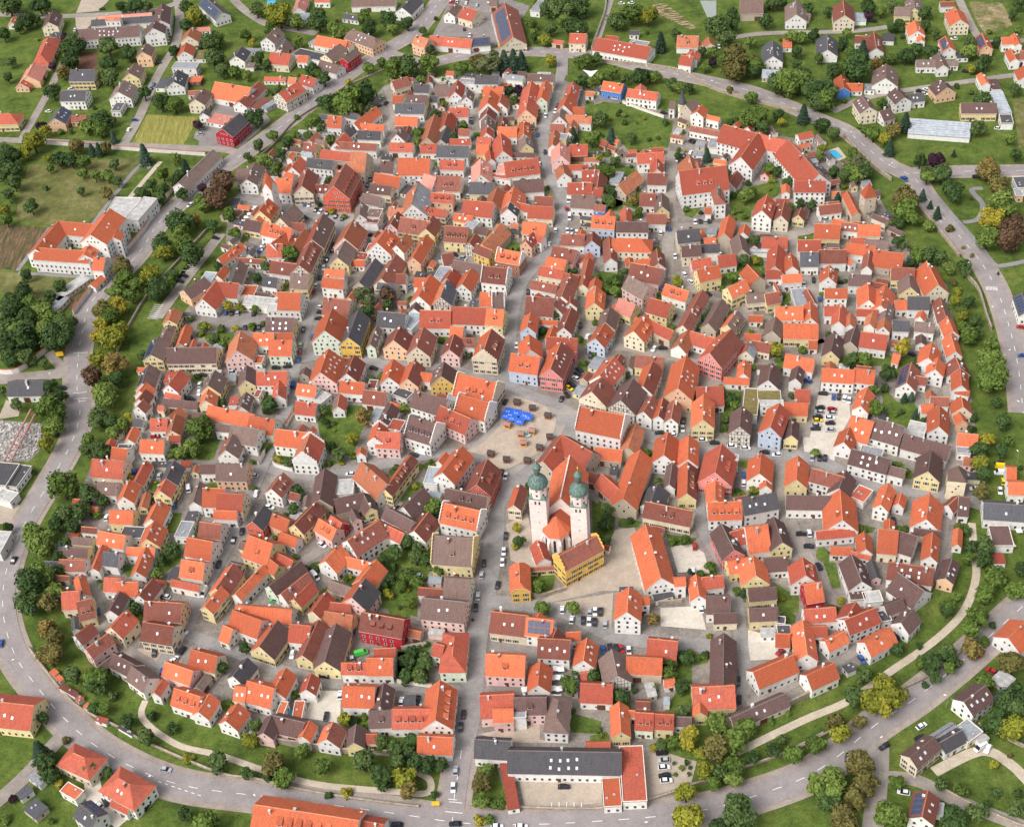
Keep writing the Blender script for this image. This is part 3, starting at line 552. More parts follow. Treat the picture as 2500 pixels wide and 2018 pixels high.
-135.9 694.4 -12.9 8.8 5.95 5 0.72 -1 b w - 0 H
-112 674.7 -19.4 9.5 5.45 7 1 -1 O w - 1 H
-109.7 684.6 -32.1 5.6 2.8 7 1 -1 O w - 1 H
-100.8 674.7 -97.5 17 5.45 7 1 1 d c - 1 H
-91 671.5 -14.1 8.5 3.35 5 1 -1 d w - 1 H
-94.1 681.5 -15.9 5.1 3.85 5 0 1 L w - 1 F
-80.6 666.5 -105.1 21.1 7.5 9 1 1 d P d6 1 H
-55.5 672.8 -25.5 14.8 4.8 5 1 -1 O w - 1 H
-59.2 665.1 -20.9 11.8 3.6 5 1 -1 m c s2 1 H
-64.2 655.8 -29.1 10.6 3.7 5 1 -1 b w - 1 H
-70 643.1 -93.2 11.3 3.45 6 1 1 b w - 1 H
-63 642.4 -13.6 7.1 4.13 6 0 1 b w - 1 F
-63.8 638.2 -21 7.4 3.5 5 0 1 d w - 1 F
-49.5 641.4 -20.1 10.8 3.4 5 1 -1 o o - 1 H
-52 630.9 -109.6 10.9 3.6 6 1 1 d p - 1 H
-121.8 652.5 -109.2 11.3 5.35 6 1 1 O y d2 1 H
-124.8 646.9 -113.3 6 3.05 5 1 1 O y - 1 H
-127.3 642.9 -27.1 9.6 4 4 1 -1 m y - 1 H
-138.4 618.9 -131 15.7 2.95 4 1 1 O w d2 1 H
-112.9 630.5 -29.4 16.7 4.85 7 1 -1 O w d3 1 H
-111.4 622.6 -128.1 13.8 4.25 6 1 1 O w - 1 H
-114.4 617.9 -9.4 8 4.95 4 1 -1 r w - 1 H
-108.9 644.4 -120.2 13 5.05 6 1 1 b c - 1 H
-103.5 638.2 -16.9 7.6 3.2 4 1 -1 d w - 1 H
-91.6 625 -102.3 22.1 5.4 7 1 1 br c s2 1 H
-102 622.5 -111.7 14.3 3.55 5 1 1 o w - 1 H
-97 603.4 -103.8 21.6 4.85 7 1 1 d t d4 1 H
-75.3 619.8 -106.8 15.5 6.7 6 1 1 o p - 1 H
-78.9 604.1 -103.9 13.8 5.15 6 1 1 b y - 1 H
-57.7 610.7 -112.4 12.9 6.8 6 1 1 O w d2 1 H
-48.1 609.3 -119.8 10.3 4.05 6 1 1 o w - 1 H
-69.5 606.5 -18.6 5.7 3.16 4 0 1 r w - 1 F
-64.1 612.2 -15.3 4.5 3.21 5 0 1 r w - 1 F
-65.7 587.9 -112.5 19.7 4.2 4 1 1 kb s - 1 H
-71.1 601.4 -10.8 6.5 2.25 3 1 -1 O w - 1 H
-54.5 586.6 -111.4 19.8 5.15 5 1 1 d c - 1 H
-48.6 580 -9.1 4.7 3.65 6 1 -1 d w - 1 H
-55.3 576.1 -23.7 10.1 2.9 5 1 -1 k s - 1 H
-82.3 590.8 -14.2 10 2.6 6 1 -1 O w - 1 H
-82.6 581.7 -18.3 10.7 3.5 6 1 -1 O w - 1 H
-79.5 560.9 -20.6 13.1 5.95 6 1 -1 d c - 1 H
-82.7 540.4 -100.8 15.6 7.4 8 1 1 O n - 1 H
-71.1 538.8 -102.2 20.1 5.05 8 1 1 k Y - 1 H
-133.2 597.3 -97.2 17.6 3.95 5 1 1 bk c - 1 H
-148 599.7 -18 5.8 4.05 5 0 1 g w - 0 F
-141.5 602.2 -111.6 8.2 2.65 4 1 1 O w - 1 H
-136.2 585.7 -17.1 12.3 5.3 5 1 -1 r w - 1 H
-144.4 580 -111 14.3 5.85 5 1 1 ro w - 1 H
-127.2 586.1 -11.9 8.7 4.26 4 0 1 O w - 1 F
-114.8 589.3 -20.8 7.7 3.6 5 1 -1 k w - 1 H
-108.5 599.8 -21.7 13.6 4.5 5 1 -1 d w - 1 H
-127.2 612.8 -16.2 15.1 1.9 3 1 -1 d w - 1 H
-99.1 584.4 -13.1 8.9 5.4 7 1 -1 b y s1 1 H
-103.2 568.3 -11.2 10.7 6.1 7 1 -1 O w - 1 H
-120.1 575.7 -18.7 15.1 3.85 4 0 1 L w - 1 F
-112.4 567.2 -8.9 5.2 2.9 6 0 1 L w - 1 F
-107.2 551.6 -11.6 13.2 4.95 6 1 -1 m y s6 1 H
-53 546.8 -17.5 13.3 5.15 6 1 -1 k w s3 1 H
-73.5 573.3 -113.3 7.4 1.9 4 1 1 O w - 1 H
-136.5 510.7 -102.1 10.3 4.9 6 1 1 b y - 1 H
-138.3 502.1 -95.9 8.3 3.8 5 1 1 O c - 1 H
-125.6 534.3 -93.6 13.7 6.6 6 1 1 o p - 1 H
-125.5 549.2 -12 7 2.1 5 1 -1 b w - 1 H
-115 542.9 -8.7 9.6 4.3 5 1 -1 O w s2 1 H
-105.9 533.5 -9.9 10.5 5.2 6 1 -1 O n s1 1 H
-104.9 542.7 -7.5 7.3 2.3 6 1 -1 O w - 1 H
-117.1 529.5 -12.2 3.6 2.83 4 0 1 O w - 1 F
-108.8 511.6 -7.5 13.6 4.55 6 1 -1 r w s2 1 H
-105.6 502.3 -89.4 9.5 3.15 5 1 1 r w - 1 H
-121 513.2 -89 10.2 4.1 6 1 1 m y - 1 H
-121.5 497.8 -100.2 9.3 3.15 4 1 1 m w s4 1 H
-116 504.6 -16.5 2.5 2.67 4 0 1 d w - 1 F
-125.9 488.6 -23.5 22.4 4.35 5 1 -1 O w - 1 H
-111.2 480.2 -18.3 11.7 5.1 5 1 -1 O n - 1 H
-118.1 473.5 -21.4 13.2 5.35 6 1 -1 b w - 1 H
-129 481.2 -16 7.4 2.3 5 1 -1 b w - 1 H
-124.8 466.4 -102.8 9.6 4.8 5 1 1 bd w - 1 H
-122.2 450.7 -9.3 12.8 5.2 6 1 -1 b o s1 1 H
-133.2 455.3 -6.8 7.1 2.9 5 1 -1 m w - 1 H
-97.1 468.4 -17.6 14.1 5.1 6 1 -1 O w - 1 H
-89.8 457.7 -102.4 12.1 5.65 7 1 1 ro w z 1 H
-89.6 471.8 -119.3 4.3 1.8 6 1 1 O w - 1 H
-92.3 490.3 -16.8 9.4 4.1 4 1 -1 r w - 1 H
-92.3 501.8 -21.2 9 3.7 5 1 -1 O w - 1 H
-87.2 499 -39.8 8.3 3.2 4 0 1 L w - 1 F
-77.7 491.1 -95 8.1 3 4 1 1 rb w - 1 H
-84 513.4 -101.2 16.1 6.6 6 1 1 O p s9 1 H
-72.2 511.2 -104 12.6 4.8 6 1 1 d w s2 1 H
-71.4 500.8 -15.8 11.1 3.85 5 1 -1 O w s1 1 H
-60.9 493.1 -18.1 10.4 4.4 4 1 -1 d w s1 1 H
-62.8 503.4 -14 3.7 3.11 4 0 1 d w - 1 F
-62 534.4 -102.7 13.3 2.35 6 1 1 b n - 1 H
-50.6 529.5 -106 10.1 6.05 6 1 1 d o s1 1 H
-53.4 505.8 -100.7 12 4.6 6 1 1 O w - 1 H
-48.8 495 -36.5 7.6 2.85 4 0 1 k w - 1 F
-55.9 476.9 -109.8 13.4 3.6 5 1 1 m w - 1 H
-54.4 461.7 -13.2 10.2 5 6 1 -1 r p d1 1 H
-59.7 464.9 -100.4 10.8 3.75 6 1 1 rO w z 1 H
-51.5 471.5 -22 5.7 3.45 6 0 1 r w - 1 F
-67.2 457.5 -96.7 3.4 2.15 4 1 1 O w - 1 H
-60.6 437.3 -53.9 17.3 5.7 5 1 -1 o w - 1 H
-50.4 438.2 -119.4 21.5 3.1 6 1 1 dO y d3 1 H
-82.6 434.6 -94.3 17.6 4.7 5 1 1 m s - 1 H
-74.1 437.5 -2.8 7.3 4.38 4 0 1 L w - 1 F
-101.8 438.6 -116.3 9.7 4.25 6 1 1 d w d2 1 H
-128.3 436 -9.7 9.2 5.6 6 1 -1 O w - 1 H
-121.1 432.3 -12.2 10.8 5.15 6 1 -1 r c - 1 H
-123.4 426.2 -10.8 9.5 2.6 5 1 -1 O w - 1 H
-108.7 420.2 -115 9.4 4.1 6 1 1 k P - 1 H
-99.3 418.3 -35 8.4 3.75 5 1 -1 O o - 1 H
-88.9 417.8 -125.4 14 4.1 6 1 1 d y d1 1 H
-79.7 411.6 -43 9.8 3.8 5 1 -1 O p d2 1 H
-76.2 414.3 -45.8 6.7 3.25 5 1 -1 r R - 1 H
-68.9 417 -70.1 5.9 2 6 1 1 m p - 1 H
-63.8 423.3 -70.6 9.6 2.8 6 1 1 m y - 1 H
-71.2 426 10.5 12 4.5 5 1 -1 m s s2 1 H
-95.8 409.2 -32.9 8.3 2.8 4 1 -1 O w - 1 H
-106 402.5 -31.6 11.5 6.5 6 1 -1 O y d1 1 H
-100.9 393.6 -48.5 6 3.25 5 1 -1 O y - 1 H
-96.7 396.8 -37.5 8.3 2.45 5 1 -1 r y - 1 H
-110.2 386.1 -125.6 16.4 2.55 5 1 1 O w - 1 H
-120 387.5 -115.4 12.9 4.35 5 1 1 dO y - 1 H
-123.6 377.5 -119.4 10.6 3.15 6 1 1 O y - 1 H
-95.7 386.1 -135.4 15.9 4 5 1 1 m n - 1 H
-91.8 380.9 -135.3 13.5 3.5 5 1 1 d w - 1 H
-88.4 376.9 -128.9 9.7 3.25 5 1 1 r y - 1 H
-76.6 393.9 -127.2 9.3 4.8 5 1 1 O w - 1 H
-67.3 392.1 -24.8 9.8 2.8 4 1 -1 O w - 1 H
-62.4 383.3 -121.8 11.3 4.65 5 1 1 O y - 1 H
-64.4 403.3 -142.5 15.1 5.35 6 1 1 dO w s3 1 H
-54.3 407.3 -37.8 14.2 3.2 5 1 -1 r w s1 1 H
-49.8 412.4 -40.6 14.3 3.6 6 1 -1 m w - 1 H
-65.8 372.1 -118.2 9.9 5.95 6 1 1 kO p - 1 H
-73.6 379.6 -31 9.4 2.95 4 1 -1 b s - 1 H
-81.5 370.6 -119.3 10.2 3.2 5 1 1 r c - 1 H
-73.4 369.1 -13.9 7.8 2.6 5 1 -1 r c - 1 H
-73.8 363.1 -17.7 10.8 3.6 5 1 -1 o y - 1 H
-56.2 356.7 -19.7 16.3 5.05 7 1 -1 d R d3 1 H
-103.2 369.5 -13.2 21.5 3.95 5 1 -1 O w - 1 H
-109.1 365.2 -30 12.8 5 5 1 -1 O w - 1 H
-116.5 361.6 -33.3 4.5 4.2 4 1 -1 O w - 1 H
-100 354.8 -117.4 12.8 5.4 5 1 1 mO y - 1 H
-88.3 358 -13.4 8 4.8 5 1 -1 r w - 1 H
-84.2 352.6 -108.5 16.5 3.5 5 1 1 d y - 1 H
-76.2 347.8 -102 17.2 5.15 5 1 1 m y - 1 H
-56.2 345.6 -3.6 7.6 2.4 4 1 -1 r w - 1 H
-110 341.2 -120.7 8.8 3.95 5 1 1 k w - 1 H
-101.4 330.8 -24.7 10.7 5.3 5 1 -1 O w s4 1 H
-109.1 331.9 -17.7 4.4 3.95 5 1 -1 O w s2 1 H
-94.7 333.9 -110.7 9.9 3.8 5 1 1 O w - 1 H
-84.1 332 -102.8 6.9 3.2 5 1 1 r w s2 1 H
-111.3 320.6 -118 7.9 4.2 5 1 1 O w s2 1 H
-94.2 324 -16.1 2.5 3.09 4 0 1 O w - 1 F
-88.1 322.7 -6.6 3.4 3.85 4 0 1 O w - 1 F
-98.1 314.6 -108.9 7.7 3.3 5 1 1 m p - 1 H
-90.8 315.9 -21.3 11.6 4.25 4 1 -1 m p - 1 H
-84.1 311.4 -111.2 6.5 2.55 5 1 1 O w - 1 H
-75.3 308.3 -107.4 6.9 4.25 5 1 1 dO w - 1 H
-66.4 306.8 -94.9 7.4 3.2 5 1 1 m y - 1 H
-60.7 307.1 -4 3.6 2.45 4 1 -1 r c - 1 H
-65.1 325.6 -9.6 11.2 5.35 5 1 -1 O w s4 1 H
-56.8 322.2 -97.1 10.3 3.6 5 1 1 m y s2 1 H
-67.3 338.6 -6.8 9.3 3.1 5 1 -1 r w d2 1 H
-57.6 338.5 -6.8 9.3 4.5 5 1 -1 O w s1 1 H
-57.1 314.7 -3.8 8.2 4.35 5 1 -1 m w d1 1 H
-45.5 313.6 -6 14.2 4.95 5 1 -1 r w d5 1 H
-47.3 322.5 -6.7 3.7 2.98 3 0 1 k w - 1 F
-82 274.4 -15.6 35.1 6.85 6 0.72 -1 O w d6 0 H
-60.9 270.4 -16.5 9.7 4.1 5 0.72 -1 r w - 0 H
-38.4 758.8 -13.1 12.5 4.25 5 1 -1 m y s1 1 H
-42.6 749.9 -12 16.4 4.4 5 1 -1 k w d1 1 H
-40.4 682.7 -12 16.9 6.6 6 1 -1 O w - 1 H
-35.2 772.7 -15 8.8 3.65 5 1 -1 k w - 1 H
-20.9 768.9 -4.1 12.4 5.1 4 1 -1 b c - 1 H
-14.7 765.9 -99 13.6 4.2 5 1 1 r w - 1 H
-8.4 757.5 -100.5 8.5 3.5 5 1 1 b w - 1 H
-12.2 757.7 -10.8 3.7 4.84 4 0 1 g w - 1 F
-28.3 760.7 -15.9 4.1 2.85 4 1 -1 k w - 1 H
-14.1 740.3 -10.7 10.7 3.95 5 1 -1 r w d1 1 H
-21.7 729.8 -100.1 15 4.9 4 1 1 r c - 1 H
-30.8 722 -100.8 24.7 5.25 4 1 1 o s - 1 H
-23.6 715.2 -104.9 14.1 3.95 4 1 1 k s - 1 H
-11.9 717.4 -13.7 6 2.8 5 1 -1 d w - 1 H
-14.6 709.3 -11.5 11.3 2.5 4 1 -1 r w - 1 H
-32.1 704.7 -10.3 9.2 3.75 4 1 -1 r w d1 1 H
-18.8 695.5 -12.9 17.1 4.5 6 1 -1 k w d1 1 H
-19.7 683.4 -14.9 12.9 3.75 5 1 -1 r w d2 1 H
4.3 774.8 -12.7 13.5 4.55 6 0.72 -1 k w - 0 H
-7.5 778.2 -19 9.2 2.45 5 0 1 g w - 1 F
20.7 777 -25.4 11.7 2.85 5 0.72 -1 g w - 0 H
36.3 769.1 -14 15 3.85 7 0.72 -1 m c s1 0 H
7.2 759.7 -12.8 11.5 3.6 6 1 -1 O w - 1 H
4.3 744.4 -100.2 14.3 6 6 1 -1 O w - 1 H
2.8 735.3 -101.3 12.3 4.7 5 1 1 d w - 1 H
11 746.2 -102 9.9 4.4 5 1 1 o w - 1 H
1.8 723.9 -92.9 11.9 3.85 5 1 1 b w s2 1 H
0.9 713.3 -95.1 7.3 3.75 5 1 1 r w - 1 H
-1 705.3 -14.7 7.5 3.3 5 1 -1 r w - 1 H
-2.1 698.2 -13.2 6.5 4.25 4 1 -1 O y - 1 H
10.1 723.4 -98 10.9 2.95 4 1 1 d w - 1 H
12.9 712.9 -11.1 10.4 4.05 5 1 -1 O w - 1 H
22.1 710.4 -94 14.7 3.7 6 1 1 O w d2 1 H
22.1 697.8 -88.8 9.5 3.95 5 1 1 b y - 1 H
8.6 695.3 -89.7 18.3 5.25 5 1 1 r w - 1 H
1.5 688.3 -87.7 9.4 2.6 5 1 1 r w - 1 H
20.4 690.5 -12.8 12.3 1.85 3 1 -1 m w - 1 H
27.3 744.1 -99.6 31.6 5.55 5 1 1 r o s3 1 H
36.6 750.4 -102.6 18.7 3.35 7 1 1 O n - 1 H
52.7 749.8 -103.8 15.8 4 5 1 1 r w - 1 H
48.6 735.9 -107.8 12.4 5 5 1 1 O w s1 1 H
55.2 730.9 -16 6.4 3.25 4 1 -1 O w - 1 H
44.1 723.1 -105 8.6 4.35 5 1 1 b w - 1 H
54.3 719.9 -19.7 14.6 3.05 5 1 -1 o w - 1 H
48.9 711.4 -107.5 12.5 2.9 4 1 1 o w - 1 H
41.2 714.2 -12.3 7.4 3.15 4 1 -1 d w - 1 H
38.1 699.6 -99.2 15.2 2.9 5 1 1 o w - 1 H
43.2 703.7 -16.8 5.1 3.02 5 0 1 g y - 1 F
40.3 680.9 -95.1 12.9 5.1 6 1 1 p p - 1 H
51 687.7 -7 9.4 4.5 4 1 -1 r d - 1 H
40.3 664.3 -90.1 9.5 4.05 5 1 1 o w - 1 H
47 669.4 -4.3 7.2 2.3 5 1 -1 r w - 1 H
66.2 694.5 -46.2 3.7 2.3 3 1 -1 r s - 1 H
7.5 675.6 -12.3 5.5 4.52 5 0 1 p w - 1 F
18 672.9 3.4 17.9 6.05 5 1 -1 r w d4 1 H
-33.6 829.5 -42.2 10 5.15 7 0.72 -1 o o - 0 H
-15.8 831.3 -21.8 27.1 5.15 4 0.72 -1 r w - 0 H
2.5 827.9 -2.5 11.4 4.75 4 0.72 -1 k w v 0 H
-13.7 873.1 -112.3 13.2 4 5 0.72 1 b w s1 0 H
-2.1 864.9 -41.5 11.2 6.35 5 0.72 -1 r c s1 0 H
21.6 841.4 -87 46 8.15 5 0.72 1 d c V 0 H
13.6 845.7 3.7 2.7 18.08 4 0 1 g w - 0 F
13.7 881.3 -12.1 4.8 4.5 4 0.72 -1 b s - 0 H
63.4 815.9 -14.7 9.9 5.4 6 0.72 -1 r c - 0 H
51.1 820.3 -28.4 7 2.25 3 0.72 -1 r s - 0 H
43 871.4 -26 6.2 7.81 4 0 1 g w - 0 F
-37.5 681.2 -62.4 5.4 8.46 4 0 1 g w - 1 F
-22.2 664.1 -12.3 12.8 5.8 5 1 -1 d w d2 1 H
-32 666.5 -36.6 7.6 6.1 5 1 -1 p w - 1 H
-40.1 646.4 -100 20.5 7.35 6 1 1 go w - 1 H
-26 649.6 -17.1 11.8 3.7 6 1 -1 r o d3 1 H
-33.9 638.4 -24.2 20.2 3.05 6 1 -1 rd c d2 1 H
-33.6 622 -108.4 11.7 4.7 6 1 1 d y - 1 H
-40.7 624.5 -23.5 15.8 5.5 6 1 -1 d y d1 1 H
-38.7 601.1 -110.3 19.3 3.7 7 1 1 O o - 1 H
-19.3 613.7 -16.3 11.8 5.7 6 1 -1 d y d4 1 H
-15.5 631.5 -26.2 10.1 2.9 4 1 -1 O y - 1 H
-11.8 624.8 -34.1 5.7 3.81 5 0 1 g w - 1 F
-7 635.4 -19.6 15.9 5.7 6 1 -1 r w - 1 H
-4.5 656.7 -12.3 12.4 4.6 5 1 -1 k y s1 1 H
-4.2 671.2 -93.7 16.2 5.65 5 1 1 p w d2 1 H
6.8 669.6 -26.8 10.8 1.99 4 0 1 r w - 1 F
20.5 654.3 -1.6 15.3 4.85 5 1 -1 m w - 1 H
1.8 643.8 -104.7 13.6 4.75 5 1 1 o s - 1 H
11.1 640.5 -101.5 14 6.05 5 1 1 O w s3 1 H
9 631 -106.9 7 4.65 6 1 1 ko w - 1 H
27.7 639.1 -12.8 9.4 3.5 5 1 -1 d w - 1 H
16.8 634.8 -29.6 5.7 2.9 5 1 -1 r w - 1 H
25.3 628.3 -14.1 12.6 4.6 5 1 -1 r c - 1 H
21 612.6 -18.7 11.8 4.55 6 1 -1 O c d1 1 H
17.2 602 -120.5 8.3 3.5 6 1 1 r o - 1 H
22 604.3 -35.9 6.2 2.8 6 1 -1 r w - 1 H
-1.5 606.8 -122.1 19.6 5.05 5 1 1 o s - 1 H
-11.7 606.2 -115 8.3 3.05 6 1 1 d t - 1 H
-6.5 615.5 -29.6 6 2.65 6 1 -1 m n - 1 H
-6.1 596.8 -41.6 10.1 3.25 6 1 -1 d Y - 1 H
6.7 588.2 -26 12.3 4.6 7 1 -1 O K d3z 1 H
-14.3 583.3 -26.5 16.1 4.05 6 1 -1 b w - 1 H
-24.9 594.4 9.3 5.6 4.25 5 1 -1 d w - 1 H
-1.3 573.6 -19.3 12.2 5.65 7 1 -1 d w d2z 1 H
-27.6 584.1 -20.7 6.6 4.77 5 0 1 g w - 1 F
-24.2 575.9 -113.2 8.4 4.2 6 1 1 r w - 1 H
-16 571.8 -111.3 12.5 4.35 6 1 1 O w - 1 H
-36.7 566.1 -110 17.1 5.5 6 1 1 O w - 1 H
-39.1 576.9 -10.8 6 3.3 5 1 -1 O w - 1 H
-27.4 562.8 -103.3 13.6 4.75 6 1 1 ko t - 1 H
-41.6 557.9 -103.5 9.1 2.8 5 1 1 m w - 1 H
-6.8 557.5 -13 5.9 4.8 5 1 -1 O w - 1 H
-1.2 555.6 -6.4 5.5 5.45 5 1 -1 b w z 1 H
-31.9 545.4 -10.5 14.3 5.95 5 1 -1 r w d2 1 H
-15.5 544.2 -13 16.9 5.8 6 1 -1 rd w - 1 H
-3.1 540.1 -17.4 8.1 5.5 7 1 -1 O y d1 1 H
-44.1 547.2 -30.4 6.7 6.14 5 0 1 g w - 1 F
54.8 658.9 -12.2 8.4 4.4 5 1 -1 r w - 1 H
57.8 649.4 -101.4 15.1 4.1 5 1 1 d w - 1 H
47.9 647.2 -12.2 12.4 4.5 5 1 -1 r w - 1 H
57 642 -15.9 4.7 3.9 5 1 -1 r w - 1 H
48.3 634.3 -16 11.8 4.9 5 1 -1 b w - 1 H
56.5 627.7 -23.9 5.9 2.55 5 1 -1 d B - 1 H
56.6 610.8 -16.6 11.5 4.7 7 1 -1 O b d3 1 H
60.4 618 -102.7 4.9 2.65 6 1 1 O w - 1 H
39.6 600.7 -11.8 11.3 4.1 5 1 -1 d w s1 1 H
49 596.4 -99 7.9 4.1 6 1 1 d b - 1 H
57 587.8 -94.1 18.1 3.4 5 1 1 d w - 1 H
34.1 587.9 -27 11.7 5.2 5 1 -1 d p - 1 H
29.6 581.6 -26.2 9.9 3.95 5 1 -1 O y - 1 H
26.7 574.6 -25.8 12.1 3.55 5 1 -1 r c - 1 H
43 570.5 -104 20.7 2.75 5 1 1 ro c - 1 H
32.1 557.2 -108 18.1 4.45 6 1 1 d w - 1 H
35.4 569.7 -21.6 7.9 2.25 5 1 -1 r w - 1 H
27.3 546.6 -118.7 8.6 4.1 5 1 1 d w - 1 H
22 563.4 -28 13 3.1 5 1 -1 d w s1 1 H
18.9 546.1 -16.2 12.9 6.3 6 1 -1 d w - 1 H
33.1 547.4 -95.4 4.5 3.3 5 1 1 d w - 1 H
30.5 532.1 -108.5 15 3.8 6 1 1 d w - 1 H
12.2 531.9 -102.1 10.5 3.9 7 1 1 O b - 1 H
21.5 536.6 -14 8.7 1.6 4 1 -1 O w - 1 H
22.3 527.3 -109 7.9 2.6 4 1 1 O w - 1 H
45.2 546.9 -99.9 12.7 4.5 6 1 1 O y d2 1 H
46.4 559.4 -104.9 6.6 3.1 6 1 1 O w - 1 H
-39.5 525.2 -103.8 14 5.8 6 1 1 d c s1 1 H
-24.9 521.1 -103.7 11 4.5 6 1 1 d p - 1 H
-16.9 525.5 -12.7 5.4 3.1 5 1 -1 d w d1 1 H
-22.2 534.5 -16.2 6.1 3.55 5 1 -1 O w - 1 H
-8.1 515.6 -105.5 15.8 6 8 1 1 dO c d2z 1 H
8.7 503.1 -21.6 13.1 5.7 7 1 -1 O b d2 1 H
11.2 512.9 -91.5 10.5 5.4 7 1 1 O w - 1 H
22.3 500.4 -109 18.5 5.45 8 1 1 dO q s4 1 H
26.4 515.3 -13.5 13.5 4.25 7 1 -1 r q - 1 H
44.6 518.6 -118.7 11.3 4.55 6 1 1 O b d1 1 H
-29.6 500.2 -98.3 9.6 5.75 6 1 1 mb Y s2 1 H
-44.1 503.6 -105.3 12.7 4.6 6 1 1 dO o - 1 H
-37.2 503.3 -20.4 5.3 2.9 5 1 -1 O w - 1 H
-14 488.5 -27.5 18.4 7.15 7 1 -1 O c d3z 1 H
-16 476.2 -30.6 14.5 5.95 7 1 -1 O w z 1 H
-24.8 470.3 -38.9 15.9 5.35 6 1 -1 r p d3 1 H
-35.2 483 -31.4 16 5.55 6 1 -1 m w - 1 H
-26.2 485.7 -17.1 4.6 3.23 6 0 1 g y - 1 F
-38.9 464.4 -31.6 12.6 6.7 7 1 -1 m w d4z 1 H
-26.9 439.4 -120.7 16.6 5.2 7 1 1 O w d2 1 H
-36.1 438.2 -14.5 5.5 5.09 5 0 1 g w - 1 F
-31.7 447.8 -122.7 6 1.7 5 1 1 O w - 1 H
-14.8 429.3 -109.2 14.8 5.8 7 1 1 d P d2 1 H
38.7 455.2 -24.7 19.3 7.05 10 1 -1 O w z 1 H
38.6 477.1 -121 10.1 6.65 7 1 1 d c s1 1 H
44.7 491.6 -123.2 13.9 5.6 6 1 1 r w s7 1 H
15.9 442.4 -122.2 17.2 4.5 6 1 1 rd s - 1 H
26.3 442.7 -47.2 16.7 5.25 6 1 -1 rd s - 1 H
39.7 441.6 -17.8 11.2 3.6 4 1 -1 O s - 1 H
31.9 428.4 -33 3 3 4 1 -1 d s - 1 H
-43.9 421 -130 12.6 5.05 5 1 1 m w - 1 H
-40.9 406.9 -121.4 11 4.9 5 1 1 d w d1 1 H
-21.9 421 -23.6 17.5 4 6 1 -1 m c d2 1 H
-24 409.9 -24.1 15.7 5.75 7 1 -1 O w d4z 1 H
-27.9 391.5 -12.9 15.6 7.8 7 1 -1 b y d1z 1 H
-27.2 372.2 -12.7 9.8 5.9 6 1 -1 b n - 1 H
-37.6 372.5 -13.5 10.2 2.25 5 1 -1 d w - 1 H
-32.8 362 -14.6 16.1 5.65 6 1 -1 b p s2 1 H
-30 340.8 -96.2 8.1 4.9 6 0.75 1 r n h 1 H
-35.4 342.6 -23 3.8 3.35 6 1 -1 r n - 1 H
-8 353 -15.8 13.5 5.65 5 1 -1 d c s2 1 H
3.1 349 -14.8 9.8 4.7 6 1 -1 O w v 1 H
2.7 352.2 -110 3.9 2.4 6 1 1 O w - 1 H
7.6 338.4 -11.3 11.2 5.1 6 1 -1 d w s4 1 H
8.1 343.1 -112.5 4.5 3.75 5 1 1 d w - 1 H
15.1 344 -2.1 5.1 2.4 5 1 -1 O w - 1 H
18.7 333.9 -102.9 9.9 4.15 5 1 1 O w s3 1 H
-3 373.9 -92.2 12.6 4 6 1 1 O Y j 1 H
6.1 387 -79.1 9.6 3.2 5 1 1 r w - 1 H
20.8 380.9 29.2 17.4 4.5 10 1 -1 d Y z 1 H
-1.1 418 -106.9 11.6 3 6 1 1 dO c - 1 H
6.3 381.2 -1.5 9.6 1.1 3 1 -1 d y - 1 H
32.6 389.8 -27.5 3 1.5 2.5 1 -1 r w - 1 H
-10.8 332.8 -10.4 13.7 5.55 6 1 -1 O p d1 1 H
0.9 324.9 -98.9 10.3 4.25 5 1 1 O w s1 1 H
28.7 325.8 -86.9 11.7 5.05 5 1 -1 b t - 1 H
21.2 317.8 -10.1 11 4.85 4 1 -1 r w - 1 H
17.6 325.9 -1.8 3 2.7 3 1 -1 r w - 1 H
27.9 303 -93.8 12.3 3.4 5 1 -1 O y - 1 H
-15 315.7 -2.7 11.6 5.75 5 1 -1 r p - 1 H
-13.2 310.4 -5.3 6.9 3.5 6 1 -1 O p - 1 H
-7.6 310.5 -4.7 4.7 2.86 7 0 1 g w - 1 F
-3.3 313.5 -5.8 11 4.35 6 1 -1 m p d1 1 H
6.2 308.3 -100.5 6.7 4.3 6 0.75 1 b w h 1 H
-36.2 315.3 -96.9 16.4 5.6 6 1 1 O w d4 1 H
-37.9 302 -9.5 11.8 4.3 4 1 -1 O w - 1 H
-17.7 297.3 -10.2 11.7 4.6 5 1 -1 k w s1 1 H
6.9 289.2 -7.6 37.2 5.45 5 1 -1 k w s8 1 H
21.7 275.6 -2.6 5.6 5.47 4 0 1 O w - 1 F
-13 282.8 5.3 3.7 9.12 3 0 1 r w - 1 F
176.6 840.5 -9 13.5 10.2 5 0.72 -1 b s - 0 H
201.5 823.7 -101.5 18.9 6.55 5 0.72 1 b w s4 0 H
208.7 822.5 -25.7 3 3.55 3 0.72 -1 b w - 0 H
176.9 774.8 -100.1 18.8 5.95 5 0.72 1 k w s4 0 H
189.5 791.2 -11.5 5 5.63 3 0 1 O w - 0 F
174 754.8 -13.8 13.2 4.4 3 0.72 -1 g s - 0 H
130 801.8 -14.6 12.5 6.35 4 0.72 -1 o w d1 0 H
142.3 798 -90.8 7.5 3.45 4 0.72 1 o c - 0 H
138.4 799.9 -22.3 3.6 1.65 3 0.72 -1 o w - 0 H
125.5 776.6 -28.2 7.5 5.1 5 0.72 -1 r w - 0 H
129.5 782 -114.7 8 4.1 5 0.72 1 r w - 0 H
89.7 798.9 -30.8 34.4 6.85 5 0.72 -1 r w s7 0 H
84.3 813.3 -21.8 7.6 2.3 6 0.72 -1 r w - 0 H
100.6 808 -30.1 11.4 2.56 4 0 1 g c - 0 F
99.6 823.1 -18.7 5.6 2.6 3 0.72 -1 k w - 0 H
